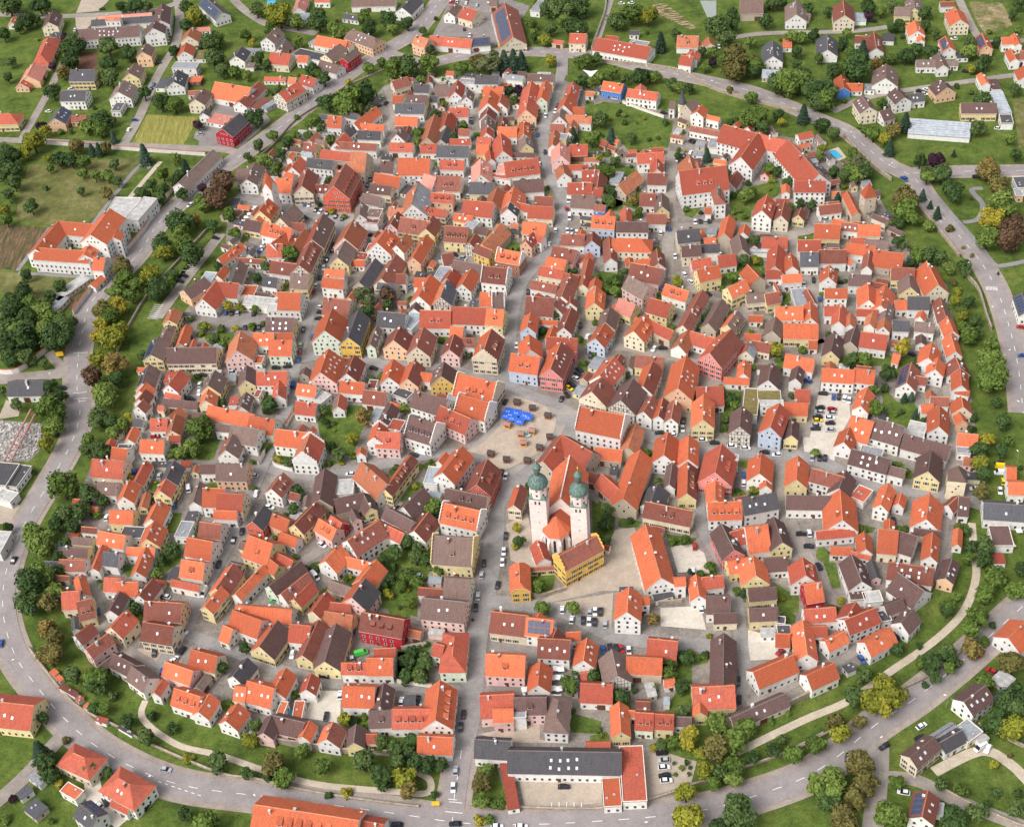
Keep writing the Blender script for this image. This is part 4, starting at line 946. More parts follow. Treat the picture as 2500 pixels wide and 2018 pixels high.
78.2 753.3 -28.7 12.1 4.75 5 0.72 -1 O B - 0 H
93.9 739.5 -24.8 17.5 4.3 6 0.72 -1 r w s2 0 H
93.1 745.5 -100.2 6.3 3.45 6 0.72 1 r w - 0 H
118.1 717.8 -137.4 8 4.45 8 0.72 1 b s - 0 H
109.1 724.5 -20.9 3.3 3.8 6 0.72 -1 b w - 0 H
122.4 712.2 -120.4 7.7 4 7 0.72 1 O w - 0 H
129.9 707.8 -36.6 7.8 2.15 5 0.72 -1 O w - 0 H
123.6 695.5 -30.9 17.5 2.25 4 1 -1 d w - 1 H
139.1 676.9 -37.8 20 7.1 8 1 -1 r w V 1 H
140.9 660.7 -120.4 24.8 6.7 8 1 1 r w - 1 H
155.7 668 -34.3 17.6 5.3 8 1 -1 r w - 1 H
176.2 681.7 13.5 8.1 3 4 0.72 -1 r w - 0 H
88.6 669.6 -2.8 13.9 4 6 1 -1 r w - 1 H
90.9 660.4 -96.3 9.9 3.65 5 1 1 r w - 1 H
108.2 653.5 -90.8 13.5 6.1 6 1 1 o w d3 1 H
125.7 683.3 -17.2 4.6 4.92 4 0 1 g w - 1 F
68.7 659.8 -20.9 5.5 5.59 3 0 1 g w - 1 F
73.6 648.9 -129.3 17 4.55 4 1 1 o s - 1 H
89.7 649.5 -13.1 9.6 4.5 5 1 -1 d w - 1 H
88.5 625 -96.4 12.5 3.95 5 1 1 b y - 1 H
82.3 631.9 -13.4 7.9 4.7 4 1 -1 d w - 1 H
68.8 617.3 -95.7 11.9 2.95 5 1 1 r w - 1 H
84 612.5 -12.6 9.3 3.75 5 1 -1 d w - 1 H
70.6 605.7 -10.6 15.5 3.8 6 1 -1 m w - 1 H
111.8 636.7 2.8 23.8 8.85 9 1 -1 r w d3 1 H
117.8 628.5 -90.8 18.8 3 9 0.75 1 d w h 1 H
111.5 615.6 -13.5 3 2.3 5 1 -1 O w - 1 H
129.3 642.5 -120.8 10.8 3.8 4 1 1 d w - 1 H
166 624 -10.7 15 4.25 8 1 -1 r w s1 1 H
166.2 642.6 -76.2 34.7 7.6 8 1 -1 r w V 1 H
138.9 607.4 -111.8 14 5 8 1 1 r w d2 1 H
147.9 605 -109.2 12.6 3.9 6 1 1 d c - 1 H
156.8 604.8 -114.6 6.5 3.3 4 1 1 d y - 1 H
117.9 597.5 -108.3 16.1 3.65 5 1 1 O s - 1 H
126.4 595.4 -109.1 7 2.9 4 1 1 O w - 1 H
97.2 593 1.2 10.7 4.7 6 1 -1 k c s1 1 H
96.9 580.2 -2.8 9.2 3.95 6 1 -1 m c - 1 H
106.7 582.3 -6.5 8.9 3.1 5 1 -1 k w - 1 H
108.2 590.7 -4.9 5.7 2.2 4 1 -1 O w - 1 H
121.6 580.7 -92.6 13.1 4.15 5 1 1 b s - 1 H
113.2 571.9 2.8 8.3 4.2 4 1 -1 r w - 1 H
100.2 570.5 5.7 9.4 3.15 5 1 -1 r p - 1 H
101.5 558.6 11.8 10.6 4.45 7 1 -1 O y - 1 H
136.7 566 -105.6 17.4 4.45 5 1 1 r s - 1 H
139.3 581.6 -12.9 11.9 4 5 1 -1 r w - 1 H
130.9 580 -15.6 8.2 1.32 3 0 1 x w - 1 F
143.5 562.7 -96.4 10.3 3.45 5 1 1 O w - 1 H
155.4 576.7 -8.5 10.6 4 5 1 -1 r w - 1 H
152.8 564.9 -8.2 8.4 5.05 5 1 -1 k w s1 1 H
123.2 555.4 -71.6 10.6 4.3 5 1 -1 O s - 1 H
133.9 557.4 -9.2 6.9 3.2 4 1 -1 r w - 1 H
141.4 551.4 -2.7 8.9 2.9 5 1 -1 O w - 1 H
133.3 544.2 -84.8 10.2 0.8 5 1 1 r w - 1 H
121.2 538.8 -0.6 8.4 3.3 5 1 -1 b c s1 1 H
128.6 537.1 7.9 6.4 3.95 5 1 -1 d y - 1 H
143 537.9 -2 6.7 6.68 4 0 1 g w - 1 F
147.2 536.1 -83.7 10.5 2 4 1 -1 d w - 1 H
113 544.1 27.4 10.2 4.05 7 1 -1 O y - 1 H
143.8 522.1 -101.3 11.6 3.55 5 1 1 O w - 1 H
134 523.2 -7 12.1 4.6 6 1 -1 O w s2 1 H
136.9 510.4 -11.1 14.9 4.9 5 1 -1 O y - 1 H
119.1 525.7 -11 6.2 2.25 3 1 -1 O w - 1 H
125.2 514.4 -109.4 10.2 4.25 4 1 1 b s - 1 H
107 520.1 -125.1 11.3 3.7 6 1 1 bO y d2 1 H
100.2 528.4 -118.7 18.8 3.9 4 1 1 b s - 1 H
89.9 530.7 -117.8 27.3 3.7 6 1 1 d n d2 1 H
85.1 548.1 -36.9 12.3 3.9 5 1 -1 O w d2 1 H
75.3 536.3 -33.7 10.5 5.05 6 1 -1 r y - 1 H
72.6 565.8 -27.2 15.2 5.6 5 1 -1 d p s2 1 H
67.3 553.6 -51.1 13 5.1 6 1 -1 b p - 1 H
79.4 575.9 -94.1 11.4 3.75 5 1 1 d w - 1 H
72.3 577.7 0.5 7.7 2.2 4 1 -1 O w - 1 H
67.4 590.8 -11.9 10.6 5.55 6 0.75 -1 O c h 1 H
59.9 540 -41.7 8.9 4.6 5 1 -1 p y - 1 H
49.5 530.6 -106.3 11.4 4.4 6 1 1 b c - 1 H
63.4 520.9 -121.3 13 5.3 6 1 1 O c d2 1 H
73.9 520.7 -46.1 12.8 3.45 5 1 -1 r s - 1 H
82.5 511.2 -121.2 11.8 4 4 1 1 o w - 1 H
93.2 510.3 -34.6 15.6 4.2 4 1 -1 r w - 1 H
97.3 498.2 -128.6 18.8 6.25 8 1 1 dO q - 1 H
114.8 511.2 -11.8 7.1 2.2 4 1 -1 O w - 1 H
117.4 503.2 -26.7 8.5 3.15 4 1 -1 d c - 1 H
110.4 500.8 -111.7 7.3 3.8 4 1 1 gr c - 1 H
141 502.5 -8.6 3.7 2.85 3 1 -1 O w - 1 H
131.7 488 -23.6 12.5 4.25 5 1 -1 O w - 1 H
128.5 479.3 -110.7 8.4 2.95 5 1 1 m w s1 1 H
116.3 479.6 -108 11.5 4.55 5 1 1 m w - 1 H
106.3 487.4 -103.4 9.1 3.1 4 1 1 O w - 1 H
102.1 482.4 -14.1 10.8 2.15 3 1 -1 O w - 1 H
105.4 465.8 -14.9 6.1 8.52 5 0 1 u w - 1 F
113.8 467.8 -8.3 9.4 3.1 6 0 1 u w - 1 F
113.9 462.6 -8.2 9.4 2.04 6 0 1 L w - 1 F
128.4 467 -11.5 6.2 4.05 4 1 -1 r c - 1 H
123.8 458.9 -12.3 9.5 4 4 1 -1 O y - 1 H
118.6 443.9 -103.6 10 3.2 5 1 1 m y - 1 H
111.7 447 -115.6 15 5 8 1 1 rO b d2 1 H
97.7 449.5 -104.4 12.6 4.7 7 1 1 m t - 1 H
82.7 457.4 -100.1 15.4 4.95 7 1 1 O y d2 1 H
88.1 472.4 -4.8 11.3 6.1 4 1 -1 rb w - 1 H
77 480.5 -107.7 21.5 6.3 7 1 1 O o s6 1 H
64.9 498.6 -17.5 11.9 4.05 5 1 -1 d y - 1 H
62.4 484.8 -112.2 16.5 4.5 6 1 1 dO w - 1 H
51.5 472.2 -117.6 14.8 6.3 7 1 1 m t - 1 H
59.9 465.7 -118.5 10.7 3.8 6 1 1 d w - 1 H
65.2 464.3 -108 11.4 2.6 6 1 1 dO w - 1 H
70.1 461.2 -105.9 11.4 3.25 6 1 1 d w - 1 H
50.5 447.3 -109.7 15.3 3.85 5 1 1 o s - 1 H
63.6 437.7 -104.6 13.6 5.25 6 1 1 O w - 1 H
72.8 435.1 -100.1 14 4.35 6 1 1 O w - 1 H
69.8 418.5 -99.8 17.5 3.95 5 1 1 dO y d3 1 H
64 424.7 -104 15.2 2.5 5 1 1 m w - 1 H
47.3 421.2 -110.9 28.3 5.3 6 1 1 O s - 1 H
38.7 419.9 -58.3 13.7 4.25 4 1 -1 r s - 1 H
83.6 423.9 -108.7 16.4 6.95 6 1 1 r q d2 1 H
80.4 412.5 -99.7 15 3.65 5 1 1 O w d3 1 H
89.8 430.1 -13.7 6.2 1.71 7 0 1 g w - 1 F
100.8 421.5 -104.7 11.7 5.25 5 1 1 O w - 1 H
101.8 414 -101.2 4.2 2.65 4 1 1 O w - 1 H
115.3 417.4 -104.7 13.5 4.65 5 1 1 O y - 1 H
55.3 412.1 -113.2 9.9 4.85 4 1 1 k w - 1 H
59.8 402.3 -23.6 18.7 4.6 5 1 -1 d c d2 1 H
49.8 377 -85.9 27.3 6 6 1 1 O w - 1 H
50.9 364.3 13 6.8 4.33 3 0 1 k w - 1 F
58.3 364.2 -0.9 4.2 2.5 7 1 -1 O w - 1 H
37 352.5 -100.5 11.7 5 8 1 1 O w - 1 H
43.9 357.2 -4 3.3 2.3 6 1 -1 O w - 1 H
64.7 360.6 -92.5 10.2 3.25 5 1 1 O w - 1 H
71 364 1.7 7.8 3.35 5 1 -1 r w - 1 H
71.3 352.7 -7.1 8.6 4.85 5 1 -1 m w - 1 H
73 346.7 -3.9 8.2 2.9 4 1 -1 m c - 1 H
47.5 334.3 -14 10.4 5.65 4 1 -1 r w - 1 H
80 381.8 -80 13.9 4.65 6 1 1 m q s3 1 H
84.9 386 11.4 6.2 4.25 5 1 -1 r w s2 1 H
91.9 384.4 2.7 8.4 7.3 5 1 -1 O w - 1 H
100.2 383.2 -87.3 13.3 4.45 6 1 1 m y - 1 H
82.1 400.3 -4.4 12.8 5.05 6 1 -1 O w d4 1 H
96.1 401.3 7.6 13.8 4.7 7 1 -1 k w s4 1 H
116.6 401.3 -8.7 17 4.05 5 1 -1 m w - 1 H
87.6 365.6 -93.9 9.8 5.45 5 1 1 O y - 1 H
82.6 371.2 7.1 8.8 3.7 5 1 -1 O y - 1 H
97 370.9 -2.4 8.9 3.8 4 1 -1 m w - 1 H
106 362.2 -94.2 8.8 5.2 6 1 1 r w d2 1 H
88.7 355.8 -0.4 10.1 3.45 5 1 -1 m y s1 1 H
87.1 345.9 -3.4 9.8 3.55 5 1 -1 m y s1 1 H
88 338.8 -7 5.2 2.19 3 0 1 L w - 1 F
93.4 343.1 -15 3.2 1.8 4 0 1 k w - 1 F
93.7 338.5 -7 4.7 2.05 4 0 1 k w - 1 F
92.4 334.4 -9.9 5 3.55 3 1 -1 O w - 1 H
99.4 329.9 -96.1 15.2 4.15 5 1 1 O w s3 1 H
107.9 343 -1.6 11.2 3.7 5 1 -1 r w - 1 H
107.6 354.2 5.2 6.4 5.05 5 1 -1 O R - 1 H
39.8 327.3 -10.7 12.3 4.4 5 1 -1 O s - 1 H
36.6 302.9 -11 6.1 4.35 5 1 -1 r n d2 1 H
43.4 301.9 -10.1 6.4 3.8 5 1 -1 r y d2 1 H
34.1 306.9 -11.1 5 1.6 4 1 -1 O w - 1 H
50 301.8 -8.8 6.1 2.45 4 1 -1 m w - 1 H
62.3 310.5 -3.5 14.2 5.6 5 1 -1 r y s2 1 H
56.6 304.2 -96.4 3.9 2.65 5 1 1 O y - 1 H
68.2 323.1 -100.4 22.5 4.65 5 1 1 m y - 1 H
77.2 303.3 20.8 21.4 3.45 3.5 1 -1 m c - 1 H
85.5 318.9 20.5 15.8 4.6 5 1 -1 O w - 1 H
47.8 319.8 6 3.7 2 3 1 -1 O w - 1 H
29.7 281.6 -3.6 7.6 10.66 5 0 1 r w - 1 F
45.7 312 -6.7 2 1.81 3 0 1 g w - 1 F
229.4 815.2 -100.4 19 6.4 6 0.72 1 d c - 0 H
240.6 816.4 -11.9 6.6 5.57 3 0 1 g w - 0 F
274.4 817.8 -103.1 15.5 4.95 5 0.72 1 b y - 0 H
265.9 812.6 -14.5 9.3 4.95 5 0.72 -1 b y - 0 H
295.8 819.6 -6.9 7.9 2.85 4 0.72 -1 d w - 0 H
294.6 795 -96 15.8 5.75 6 0.72 1 O c - 0 H
267.1 787.6 -97.4 13 4.9 5 0.72 -1 O w - 0 H
267.9 778.8 -98.4 7.3 2.3 4 0.72 1 O w - 0 H
210.7 778.2 -102 19.2 6.15 4 0.72 1 k w s3 0 H
239.4 776.7 -99.8 19.2 4.7 4 0.72 1 d w s3 0 H
233.8 784.2 -16.2 8.2 3.85 4 0.72 -1 d w - 0 H
250.6 786.9 -17.3 6.7 4.66 3 0 1 k w - 0 F
280 765.3 -95.1 13.7 3.95 5 0.72 1 O w V 0 H
286.5 756.8 -5.3 6 3.47 3 0 1 k w - 0 F
301.6 764 -96.2 14.6 4 5 0.72 1 O o V 0 H
321.2 764 -97.3 12.4 2.2 5 0.72 1 O w - 0 H
315.7 764.2 -6.1 6.9 3.75 5 0.72 -1 O w - 0 H
312.7 745.1 -94.1 11.4 3 5 0.72 1 O w - 0 H
320.2 746.7 -27.1 4.7 4.7 4 0.72 -1 d w - 0 H
312.1 722.6 -95.8 10.3 4.4 5 0.72 -1 O w - 0 H
270.4 746.1 -94.7 13.8 3.55 5 0.72 1 b w - 0 H
262.4 748.1 -11.3 10.6 3.7 4 0.72 -1 b w - 0 H
278 747.4 -13.5 6.4 2.8 3 0.72 -1 b w - 0 H
234.4 733.4 -105.6 16.1 7.2 5 0.72 1 b w s3 0 H
209.2 732.3 -98 14.2 4.15 4 0.72 1 O B - 0 H
215.9 730.3 -13.3 8.7 3.9 3 0.72 -1 O w - 0 H
224.7 729.7 -17.2 5.6 3.58 3 0 1 g w - 0 F
214.5 701.5 -86.3 13 4.95 7 0.72 -1 m c s4 0 H
224.4 695.7 19.4 6.8 5.15 3.5 0.72 -1 m w - 0 H
236.1 708.9 -80.3 10.8 5 6 0.72 -1 m w s2 0 H
245.4 710.6 -0.1 9.4 4.15 4 0.72 -1 k w s4 0 H
262.6 715.4 -82.8 10 6.05 5 0.72 -1 m o s3 0 H
288.2 721.5 -92.6 11.1 2.65 5 0.72 1 O w - 0 H
294.5 719.8 -3.7 4.7 5.35 3 0 1 m w - 0 F
275.7 691.1 -10.8 18 5 5 0.72 -1 m y - 0 H
287.9 679.5 -10.6 6.1 4.7 4 0 1 k w - 0 F
291.4 699.4 -5.8 6.6 11.77 3 0 1 x w - 0 F
250.5 678.2 -18.9 30.9 7.96 3 0 1 x w - 0 F
172.9 608 2.9 10.8 3.4 4 1 -1 d w - 1 H
184.2 607.5 -88 18.2 2.45 6 1 -1 O s - 1 H
195.7 594.1 -49 8 1.8 5 1 -1 m c - 1 H
166.8 586.8 -12.6 11.9 5.25 5 1 -1 O y s1 1 H
174.8 593.6 -30.6 6.4 2.3 5 1 -1 O w - 1 H
179.1 589.1 -19.9 7.6 3 5 1 -1 d w s3 1 H
187.4 584.6 -11.1 10.3 4.05 5 1 -1 O c - 1 H
180.6 578.4 -10.9 7 2.15 4 1 -1 r w - 1 H
188.6 573.5 -11.8 10.7 3.3 4 1 -1 b w - 1 H
179.5 569 -20.6 13.5 3.8 5 1 -1 O w - 1 H
180.7 559.1 -109.8 13.2 2.75 5 1 1 d w - 1 H
190.6 559.4 -21.4 13.5 5.75 4 1 -1 O s - 1 H
164.4 565.6 -8.1 12.4 4.75 5 1 -1 d w - 1 H
172.3 562.8 -66.5 6.1 2 4 1 -1 r w - 1 H
159 549.7 -105.5 9 4.1 5 1 1 O w s4 1 H
172.9 544.5 -14 9.9 3.9 5 1 -1 m w - 1 H
181 540.7 -27.8 6.4 2 4 1 -1 d w - 1 H
159 535.1 -9 9.8 3.35 6 1 -1 O w - 1 H
172.7 529.1 -102 12.9 4.65 6 1 1 O w - 1 H
178.9 525.8 -111.7 15.1 5.05 5 1 1 O w - 1 H
194.1 546.3 -12.4 10.3 4.3 5 1 -1 d y - 1 H
194.6 536.7 -101.2 10.1 4.8 4 1 1 b y - 1 H
205.6 538 -89.5 18 5.9 5 1 1 O c - 1 H
154.3 523.3 -8.9 6.4 3.25 5 1 -1 r w - 1 H
156.8 518.4 -106.4 13 3.25 5 1 1 r w - 1 H
161.2 515 -105.2 8.3 2.75 4 1 1 o w - 1 H
170.2 519.6 -12.8 9.2 2.45 5 1 -1 r w - 1 H
170.3 512.9 -113.5 8.6 2.6 5 1 1 o w - 1 H
178.6 517 -112.2 11.4 3.1 5 1 1 b w s2 1 H
175.1 507.9 -110.9 6.3 3.25 5 1 1 o w - 1 H
187.6 524.2 -7.3 5.7 3.25 4 1 -1 O w - 1 H
195 522.9 -9.9 9.4 4.4 5 1 -1 k w - 1 H
204.2 514.7 -96.3 14.7 3.25 5 1 -1 db w - 1 H
203.9 502.3 -92.4 10.3 3.45 5 1 -1 O w - 1 H
182.8 507.6 -11.9 7.1 3.6 5 1 -1 k w - 1 H
193.2 504.8 -19.4 8.3 3.2 5 1 -1 b w - 1 H
193.8 513 -120.2 4.6 2.3 5 1 1 O w - 1 H
274.6 615.3 -5.1 5.8 5.15 5 0 1 k w - 0 F
271 608 -6.8 3.6 3.36 4 0 1 g o - 0 F
242.3 513.7 -97 13.7 3.75 5 0.72 -1 k w v 0 H
148.7 496.6 -111.2 13.2 4.05 5 1 1 m y s1 1 H
159 502 -114.4 10.1 3.8 4 1 1 m s - 1 H
168 498.4 -22.1 11.4 4.95 5 1 -1 r w s1 1 H
175.7 487.2 -29.5 3 3.2 3 1 -1 O w - 1 H
146.1 475.8 -13.9 13.3 4.3 6 1 -1 O w s2 1 H
157.3 473.8 -19.2 8.7 4.45 6 1 -1 O w s1 1 H
153.2 458.1 -116.5 12.2 3.65 5 1 1 O w - 1 H
176.1 470.1 -113.5 13.6 4.4 5 1 1 dm w V 1 H
180.9 470.1 -22.9 6.5 2.7 4 1 -1 d w - 1 H
188.8 482.5 -113.6 10.5 4.6 6 1 1 O w - 1 H
189.3 473.9 -112.9 7.8 3.9 6 1 1 O w - 1 H
185.4 454.1 -13 7.3 2.8 5 1 -1 d w - 1 H
179.2 451.4 -1.5 5.1 2.75 4 1 -1 O w - 1 H
180.5 439.4 -106.8 12.7 4.4 6 1 1 O w - 1 H
170.8 437.5 -27.6 6.9 5.49 5 0 1 L w - 1 F
203.5 499.8 -94.7 8.7 2.45 5 1 -1 O w - 1 H
201.2 488.5 -96.4 11.7 3.5 5 1 -1 O w - 1 H
199 474.2 -92.4 7 5.1 4 1 1 d w - 1 H
197.7 465.1 -104.7 11.2 3.7 5 1 1 O w - 1 H
197.3 459.7 -26.5 5.8 1.7 4 1 -1 O w - 1 H
193.1 448.3 -100.1 6.5 4.3 5 1 1 O c - 1 H
191.3 442.2 -90.3 5.3 2.5 4 1 1 O o - 1 H
190.2 429.6 -16.4 7.7 3.85 4 1 -1 O w - 1 H
187.1 424 -14.2 5.2 1.99 4 0 1 g w - 1 F
171.9 426.5 -31.3 18.3 4.6 5 1 -1 m w - 1 H
158.2 436.6 -32.6 12.4 6.05 6 1 -1 m w s4 1 H
148 440.6 -33.4 9.4 6.9 5 1 -1 O w s2 1 H
140 434.8 -117.7 9.2 4.05 5 1 1 O w - 1 H
146.5 420.3 -30.6 15.3 4.65 6 1 -1 m w s5 1 H
155.4 414.3 -30.2 7.9 2.75 5 1 -1 m w - 1 H
168.7 412.4 -112.1 12 5.2 6 1 1 m y - 1 H
127 412.5 -29.6 13 3.9 6 1 -1 dO w - 1 H
131.9 408.4 -117.2 10.7 4.65 5 1 1 m w - 1 H
139.3 404.6 -41.3 5.8 4.02 4 0 1 r w - 1 F
149.1 427.4 -27.3 8.5 2.91 5 0 1 g w - 1 F
201.6 408.1 -11.2 3.6 4.6 4 0.72 -1 O w - 0 H
200.4 398.9 -9.7 6 4.25 5 0.72 -1 O w - 0 H
127.4 392.2 -100 16 6.6 5 1 1 O w - 1 H
146.7 398.1 -118.2 12.2 3.25 6 1 1 O w d1 1 H
153 397.8 -115.3 6 2.5 4 1 1 O w - 1 H
161.1 387.6 -111 13.9 5.8 5 1 1 O w s1 1 H
173.5 393.5 -140.3 7 2.8 4 1 1 d w - 1 H
177.1 392.1 -15.3 3.9 5.45 4 1 -1 m w s2 1 H
170.3 375.9 -108.9 8.8 1.9 3 1 1 O w - 1 H
123.4 384 -0.3 14.3 2.5 4 1 -1 r w - 1 H
133.3 376.3 -99.4 8.7 3.05 4 1 1 O w - 1 H
124.1 375.5 -9.4 8.1 2.35 3 1 -1 O w - 1 H
131 372 -27 7.2 1.35 3 1 -1 r w - 1 H
142.3 376.3 -15.4 7.1 6.5 5 1 -1 O c - 1 H
149.2 374.2 -31.5 7.2 5.75 5 1 -1 m w - 1 H
159.2 379.7 -18 9.8 2.05 4 1 -1 m w - 1 H
157.3 369.1 -109.7 12.2 3.2 6 1 1 O w s1 1 H
125.9 360.4 -87.5 13.2 4.5 5 1 1 m w s3 1 H
124.5 352.4 -2.4 5.6 3.18 4 0 1 m w - 1 F
130 350.1 1.2 6.3 2.67 4 0 1 L w - 1 F
146.6 358.9 -19 16 4.7 5 1 -1 d w s6 1 H
144.2 350.8 -54.5 11.8 5.75 4 1 -1 m w s2 1 H
136.1 344 20.4 7.7 2.95 4 1 -1 m w - 1 H
132 340.3 7.3 3.6 2.61 4 0 1 k w - 1 F
138.7 335.3 -137.3 8 3.95 5 1 1 m w - 1 H
121.6 337.4 19 12.6 4.2 6 1 -1 r w s2 1 H
119.1 339.9 -125.8 7 4.5 6 1 1 r w - 1 H
161 357.7 -118.9 10.2 3.25 5 0.72 1 m o s2 0 H
125.9 327.5 26.8 11.8 4.05 5 1 -1 O w - 1 H
110.6 329.8 25.4 8.6 3.15 5 1 -1 O w - 1 H
106.3 336.1 -5.1 5.4 2.85 4 1 -1 r w - 1 H
192.1 386.6 -13.1 16 5.4 5 0.72 -1 k w s1 0 H
187 374.6 -7.5 7.4 5.29 4 0 1 m w - 0 F
183.1 364.2 -7.3 3.8 2.62 3 0 1 r w - 0 F
175.9 324.2 -140.8 10.6 5.6 5 0.72 1 O w - 0 H
101.7 314.8 21.7 11.1 4.05 5 1 -1 O w - 1 H
113.8 319 21.2 3.6 1.79 3 0 1 k w - 1 F
152.3 297.9 -147.6 10.6 4.6 6 0.72 1 m w s4 0 H
128.4 278.6 -145.5 11.8 3.65 6 0.72 1 m c s3 0 H
139.9 283.3 -154.8 9.3 3.45 4 0.72 1 k w - 0 H
147.1 286.6 -58.5 6.5 3.67 4 0 1 g c - 0 F
138.7 286.6 -152 9.4 2.05 4 0.72 1 g w - 0 H
151.4 283.9 -68.4 2.4 2.13 3 0 1 L w - 0 F
123.2 256.8 -115.7 10 4.15 6 0.72 1 d w V 0 H
129 258.2 -20.6 2.8 2.45 3 0 1 L w - 0 F
166.6 307.9 -53.4 5.6 3.3 2.5 0 1 L s - 0 F
16.8 787.2 63.7 4.8 2.42 3.2 0.75 -1 d w - 1 H
-189.2 437.2 78.4 4.1 2.02 3 0.75 -1 m w - 1 H
-6.2 790.2 -21.7 7.3 2.29 2.8 0 -1 k s - 1 F
-16.8 778.2 -21.1 6.4 2.16 2.8 0 -1 g s - 1 F
176.2 663.8 14.7 5.6 2.18 2.7 0.75 -1 d y - 1 H
188.2 642.2 15.5 4.1 2.45 2.4 0.75 -1 m c - 1 H
-45.8 667.8 61.9 8.2 2.15 2.8 0 -1 k c - 1 F
-40.2 794.8 -0.2 5.8 2.15 2.8 0 -1 k w - 1 F
-178.2 490.2 78.4 6.4 2.02 2.9 0.75 -1 m y - 1 H
117.2 676.2 -15.4 7.7 2.19 2.8 0 -1 g w - 1 F
-94.8 478.2 -116.9 4 2.21 2.7 0.75 1 d w - 1 H
-18.2 752.2 76.9 4.1 1.52 2.8 0 -1 g s - 1 F
178.2 647.8 -73.6 7.4 2.01 2.8 0 -1 k s - 1 F
122.2 650.2 -30.1 6.4 1.91 3.3 0.75 -1 k s - 1 H
-150.8 545.8 -97.8 7.8 1.54 3.4 0.75 1 r c - 1 H
158.8 452.2 -114.6 7.9 2.55 2.5 0.75 1 k s - 1 H
-31.2 786.2 92.4 7.1 2.28 3.1 0.75 1 d w - 1 H
38.8 782.2 -12.5 7.6 2.32 2.8 0 -1 L s - 1 F
-187.8 426.8 74.9 5.2 1.88 2.8 0 -1 r y - 1 F
-99.8 730.2 63.7 8.3 2.43 3.3 0.75 -1 o s - 1 H
-144.2 660.2 -113.2 6.8 2.51 3.2 0.75 1 d s - 1 H
24.2 722.2 -5.2 8.3 1.94 2.7 0.75 -1 k y - 1 H
3.2 622.8 -15.9 4.1 2.29 2.7 0.75 -1 o s - 1 H
-141.2 670.8 -102.9 8.4 2.21 2.8 0 1 k w - 1 F
163.2 675.8 56.4 6.3 2.52 2.8 0.75 -1 b w - 1 H
-82.2 763.2 -29.2 7 1.57 3 0.75 -1 O c - 1 H
-153.2 524.8 -24.5 6 2.31 3 0.75 -1 b y - 1 H
198.2 631.8 -90.9 5.7 2.49 2.8 0 1 g c - 1 F
152.2 615.2 -108.1 5.6 2.41 2.8 0 1 k w - 1 F
-182.8 471.8 -16.1 7.9 1.63 2.9 0.75 -1 m w - 1 H
153.8 680.8 -33.1 6.5 1.53 2.7 0.75 -1 o y - 1 H
191.2 630.2 -87.9 4.3 1.66 3.1 0.75 -1 b y - 1 H
-109.2 580.2 -22.7 6.9 1.59 3.5 0.75 -1 o w - 1 H
202.8 570.2 77.4 7.3 1.65 3 0.75 -1 b s - 1 H
108.8 701.8 59.5 6.2 1.95 2.8 0 -1 L c - 1 F
-44.2 695.8 80.3 4.6 2.12 2.6 0.75 -1 d s - 1 H
-17.8 792.2 -20.4 4.7 2.22 3.5 0.75 -1 O w - 1 H
-39.8 587.2 76.5 5.3 2.44 2.8 0 -1 k s - 1 F
44.2 607.8 77.1 5.3 2.44 3.3 0.75 -1 O s - 1 H
147.2 688.2 -35.7 6.1 1.68 2.5 0.75 -1 m p - 1 H
-184.8 453.2 -11.3 7.5 1.92 2.7 0.75 -1 m w - 1 H
135.2 696.2 -31.3 6.2 1.62 3.3 0.75 -1 b s - 1 H
201.8 585.8 -51.7 7.8 1.78 2.8 0.75 -1 m s - 1 H
21.8 555.8 63.7 4.3 2.12 3.1 0.75 -1 k w - 1 H
-189.2 445.2 -11.5 4.9 1.96 2.8 0.75 -1 r w - 1 H
112.2 667.2 1.3 7 2.04 3.6 0.75 -1 m w - 1 H
175.8 614.8 0.3 7.3 1.71 3.1 0.75 -1 d s - 1 H
31.8 777.2 -14.1 4.7 1.6 2.8 0.75 -1 O c - 1 H
-118.8 702.8 -109.7 4.7 1.96 3 0.75 1 m c - 1 H
-54.8 556.2 -19.3 4.4 1.66 2.8 0.75 -1 m s - 1 H
-68.8 760.8 59.1 6.2 1.5 2.4 0.75 -1 d s - 1 H
160.8 691.8 100.7 7.3 1.53 3.3 0.75 1 b w - 1 H
-91.8 728.2 -25.6 4.4 2.4 2.8 0 -1 L w - 1 F
168.2 578.2 -15 6.1 1.67 3.1 0.75 -1 m s - 1 H
-38.2 692.2 -9.9 4.6 1.7 3.1 0.75 -1 m c - 1 H
8.8 597.2 -26.6 6.9 2.54 2.5 0.75 -1 d c - 1 H
-117.2 687.8 57.4 7.6 1.59 2.6 0.75 -1 o w - 1 H
73.2 684.8 41.1 4.7 1.56 2.8 0.75 -1 b c - 1 H
198.2 620.8 3.7 8 2.38 2.8 0.75 -1 m w - 1 H
-48.8 565.2 -11.8 4.2 1.63 2.5 0.75 -1 d p - 1 H
161.8 612.2 -115.1 7.8 1.99 2.5 0.75 1 b p - 1 H
-145.2 462.8 -11.5 4.2 1.97 2.8 0 -1 r w - 1 F
-73.2 632.8 -5.7 8 1.79 2.7 0.75 -1 o s - 1 H
187.2 409.8 -13 8.4 2.05 2.8 0 -1 k c - 1 F
-128.8 658.8 -108.9 7.5 1.96 2.7 0.75 1 o s - 1 H
126.2 664.2 -28.8 6.6 1.84 3.5 0.75 -1 O y - 1 H
-52.8 798.2 93.2 7.1 2.06 2.7 0.75 1 m s - 1 H
185.2 620.8 -90.2 4 2.23 3.3 0.75 1 r p - 1 H
-82.2 571.8 -24.7 6.7 2.08 2.9 0.75 -1 o y - 1 H
48.2 617.8 -18.5 5.1 1.56 2.8 0 -1 k s - 1 F
-108.2 610.8 78.6 4.7 1.78 2.8 0 -1 k s - 1 F
1.8 785.2 -13.3 4.1 2.47 2.8 0 -1 k s - 1 F
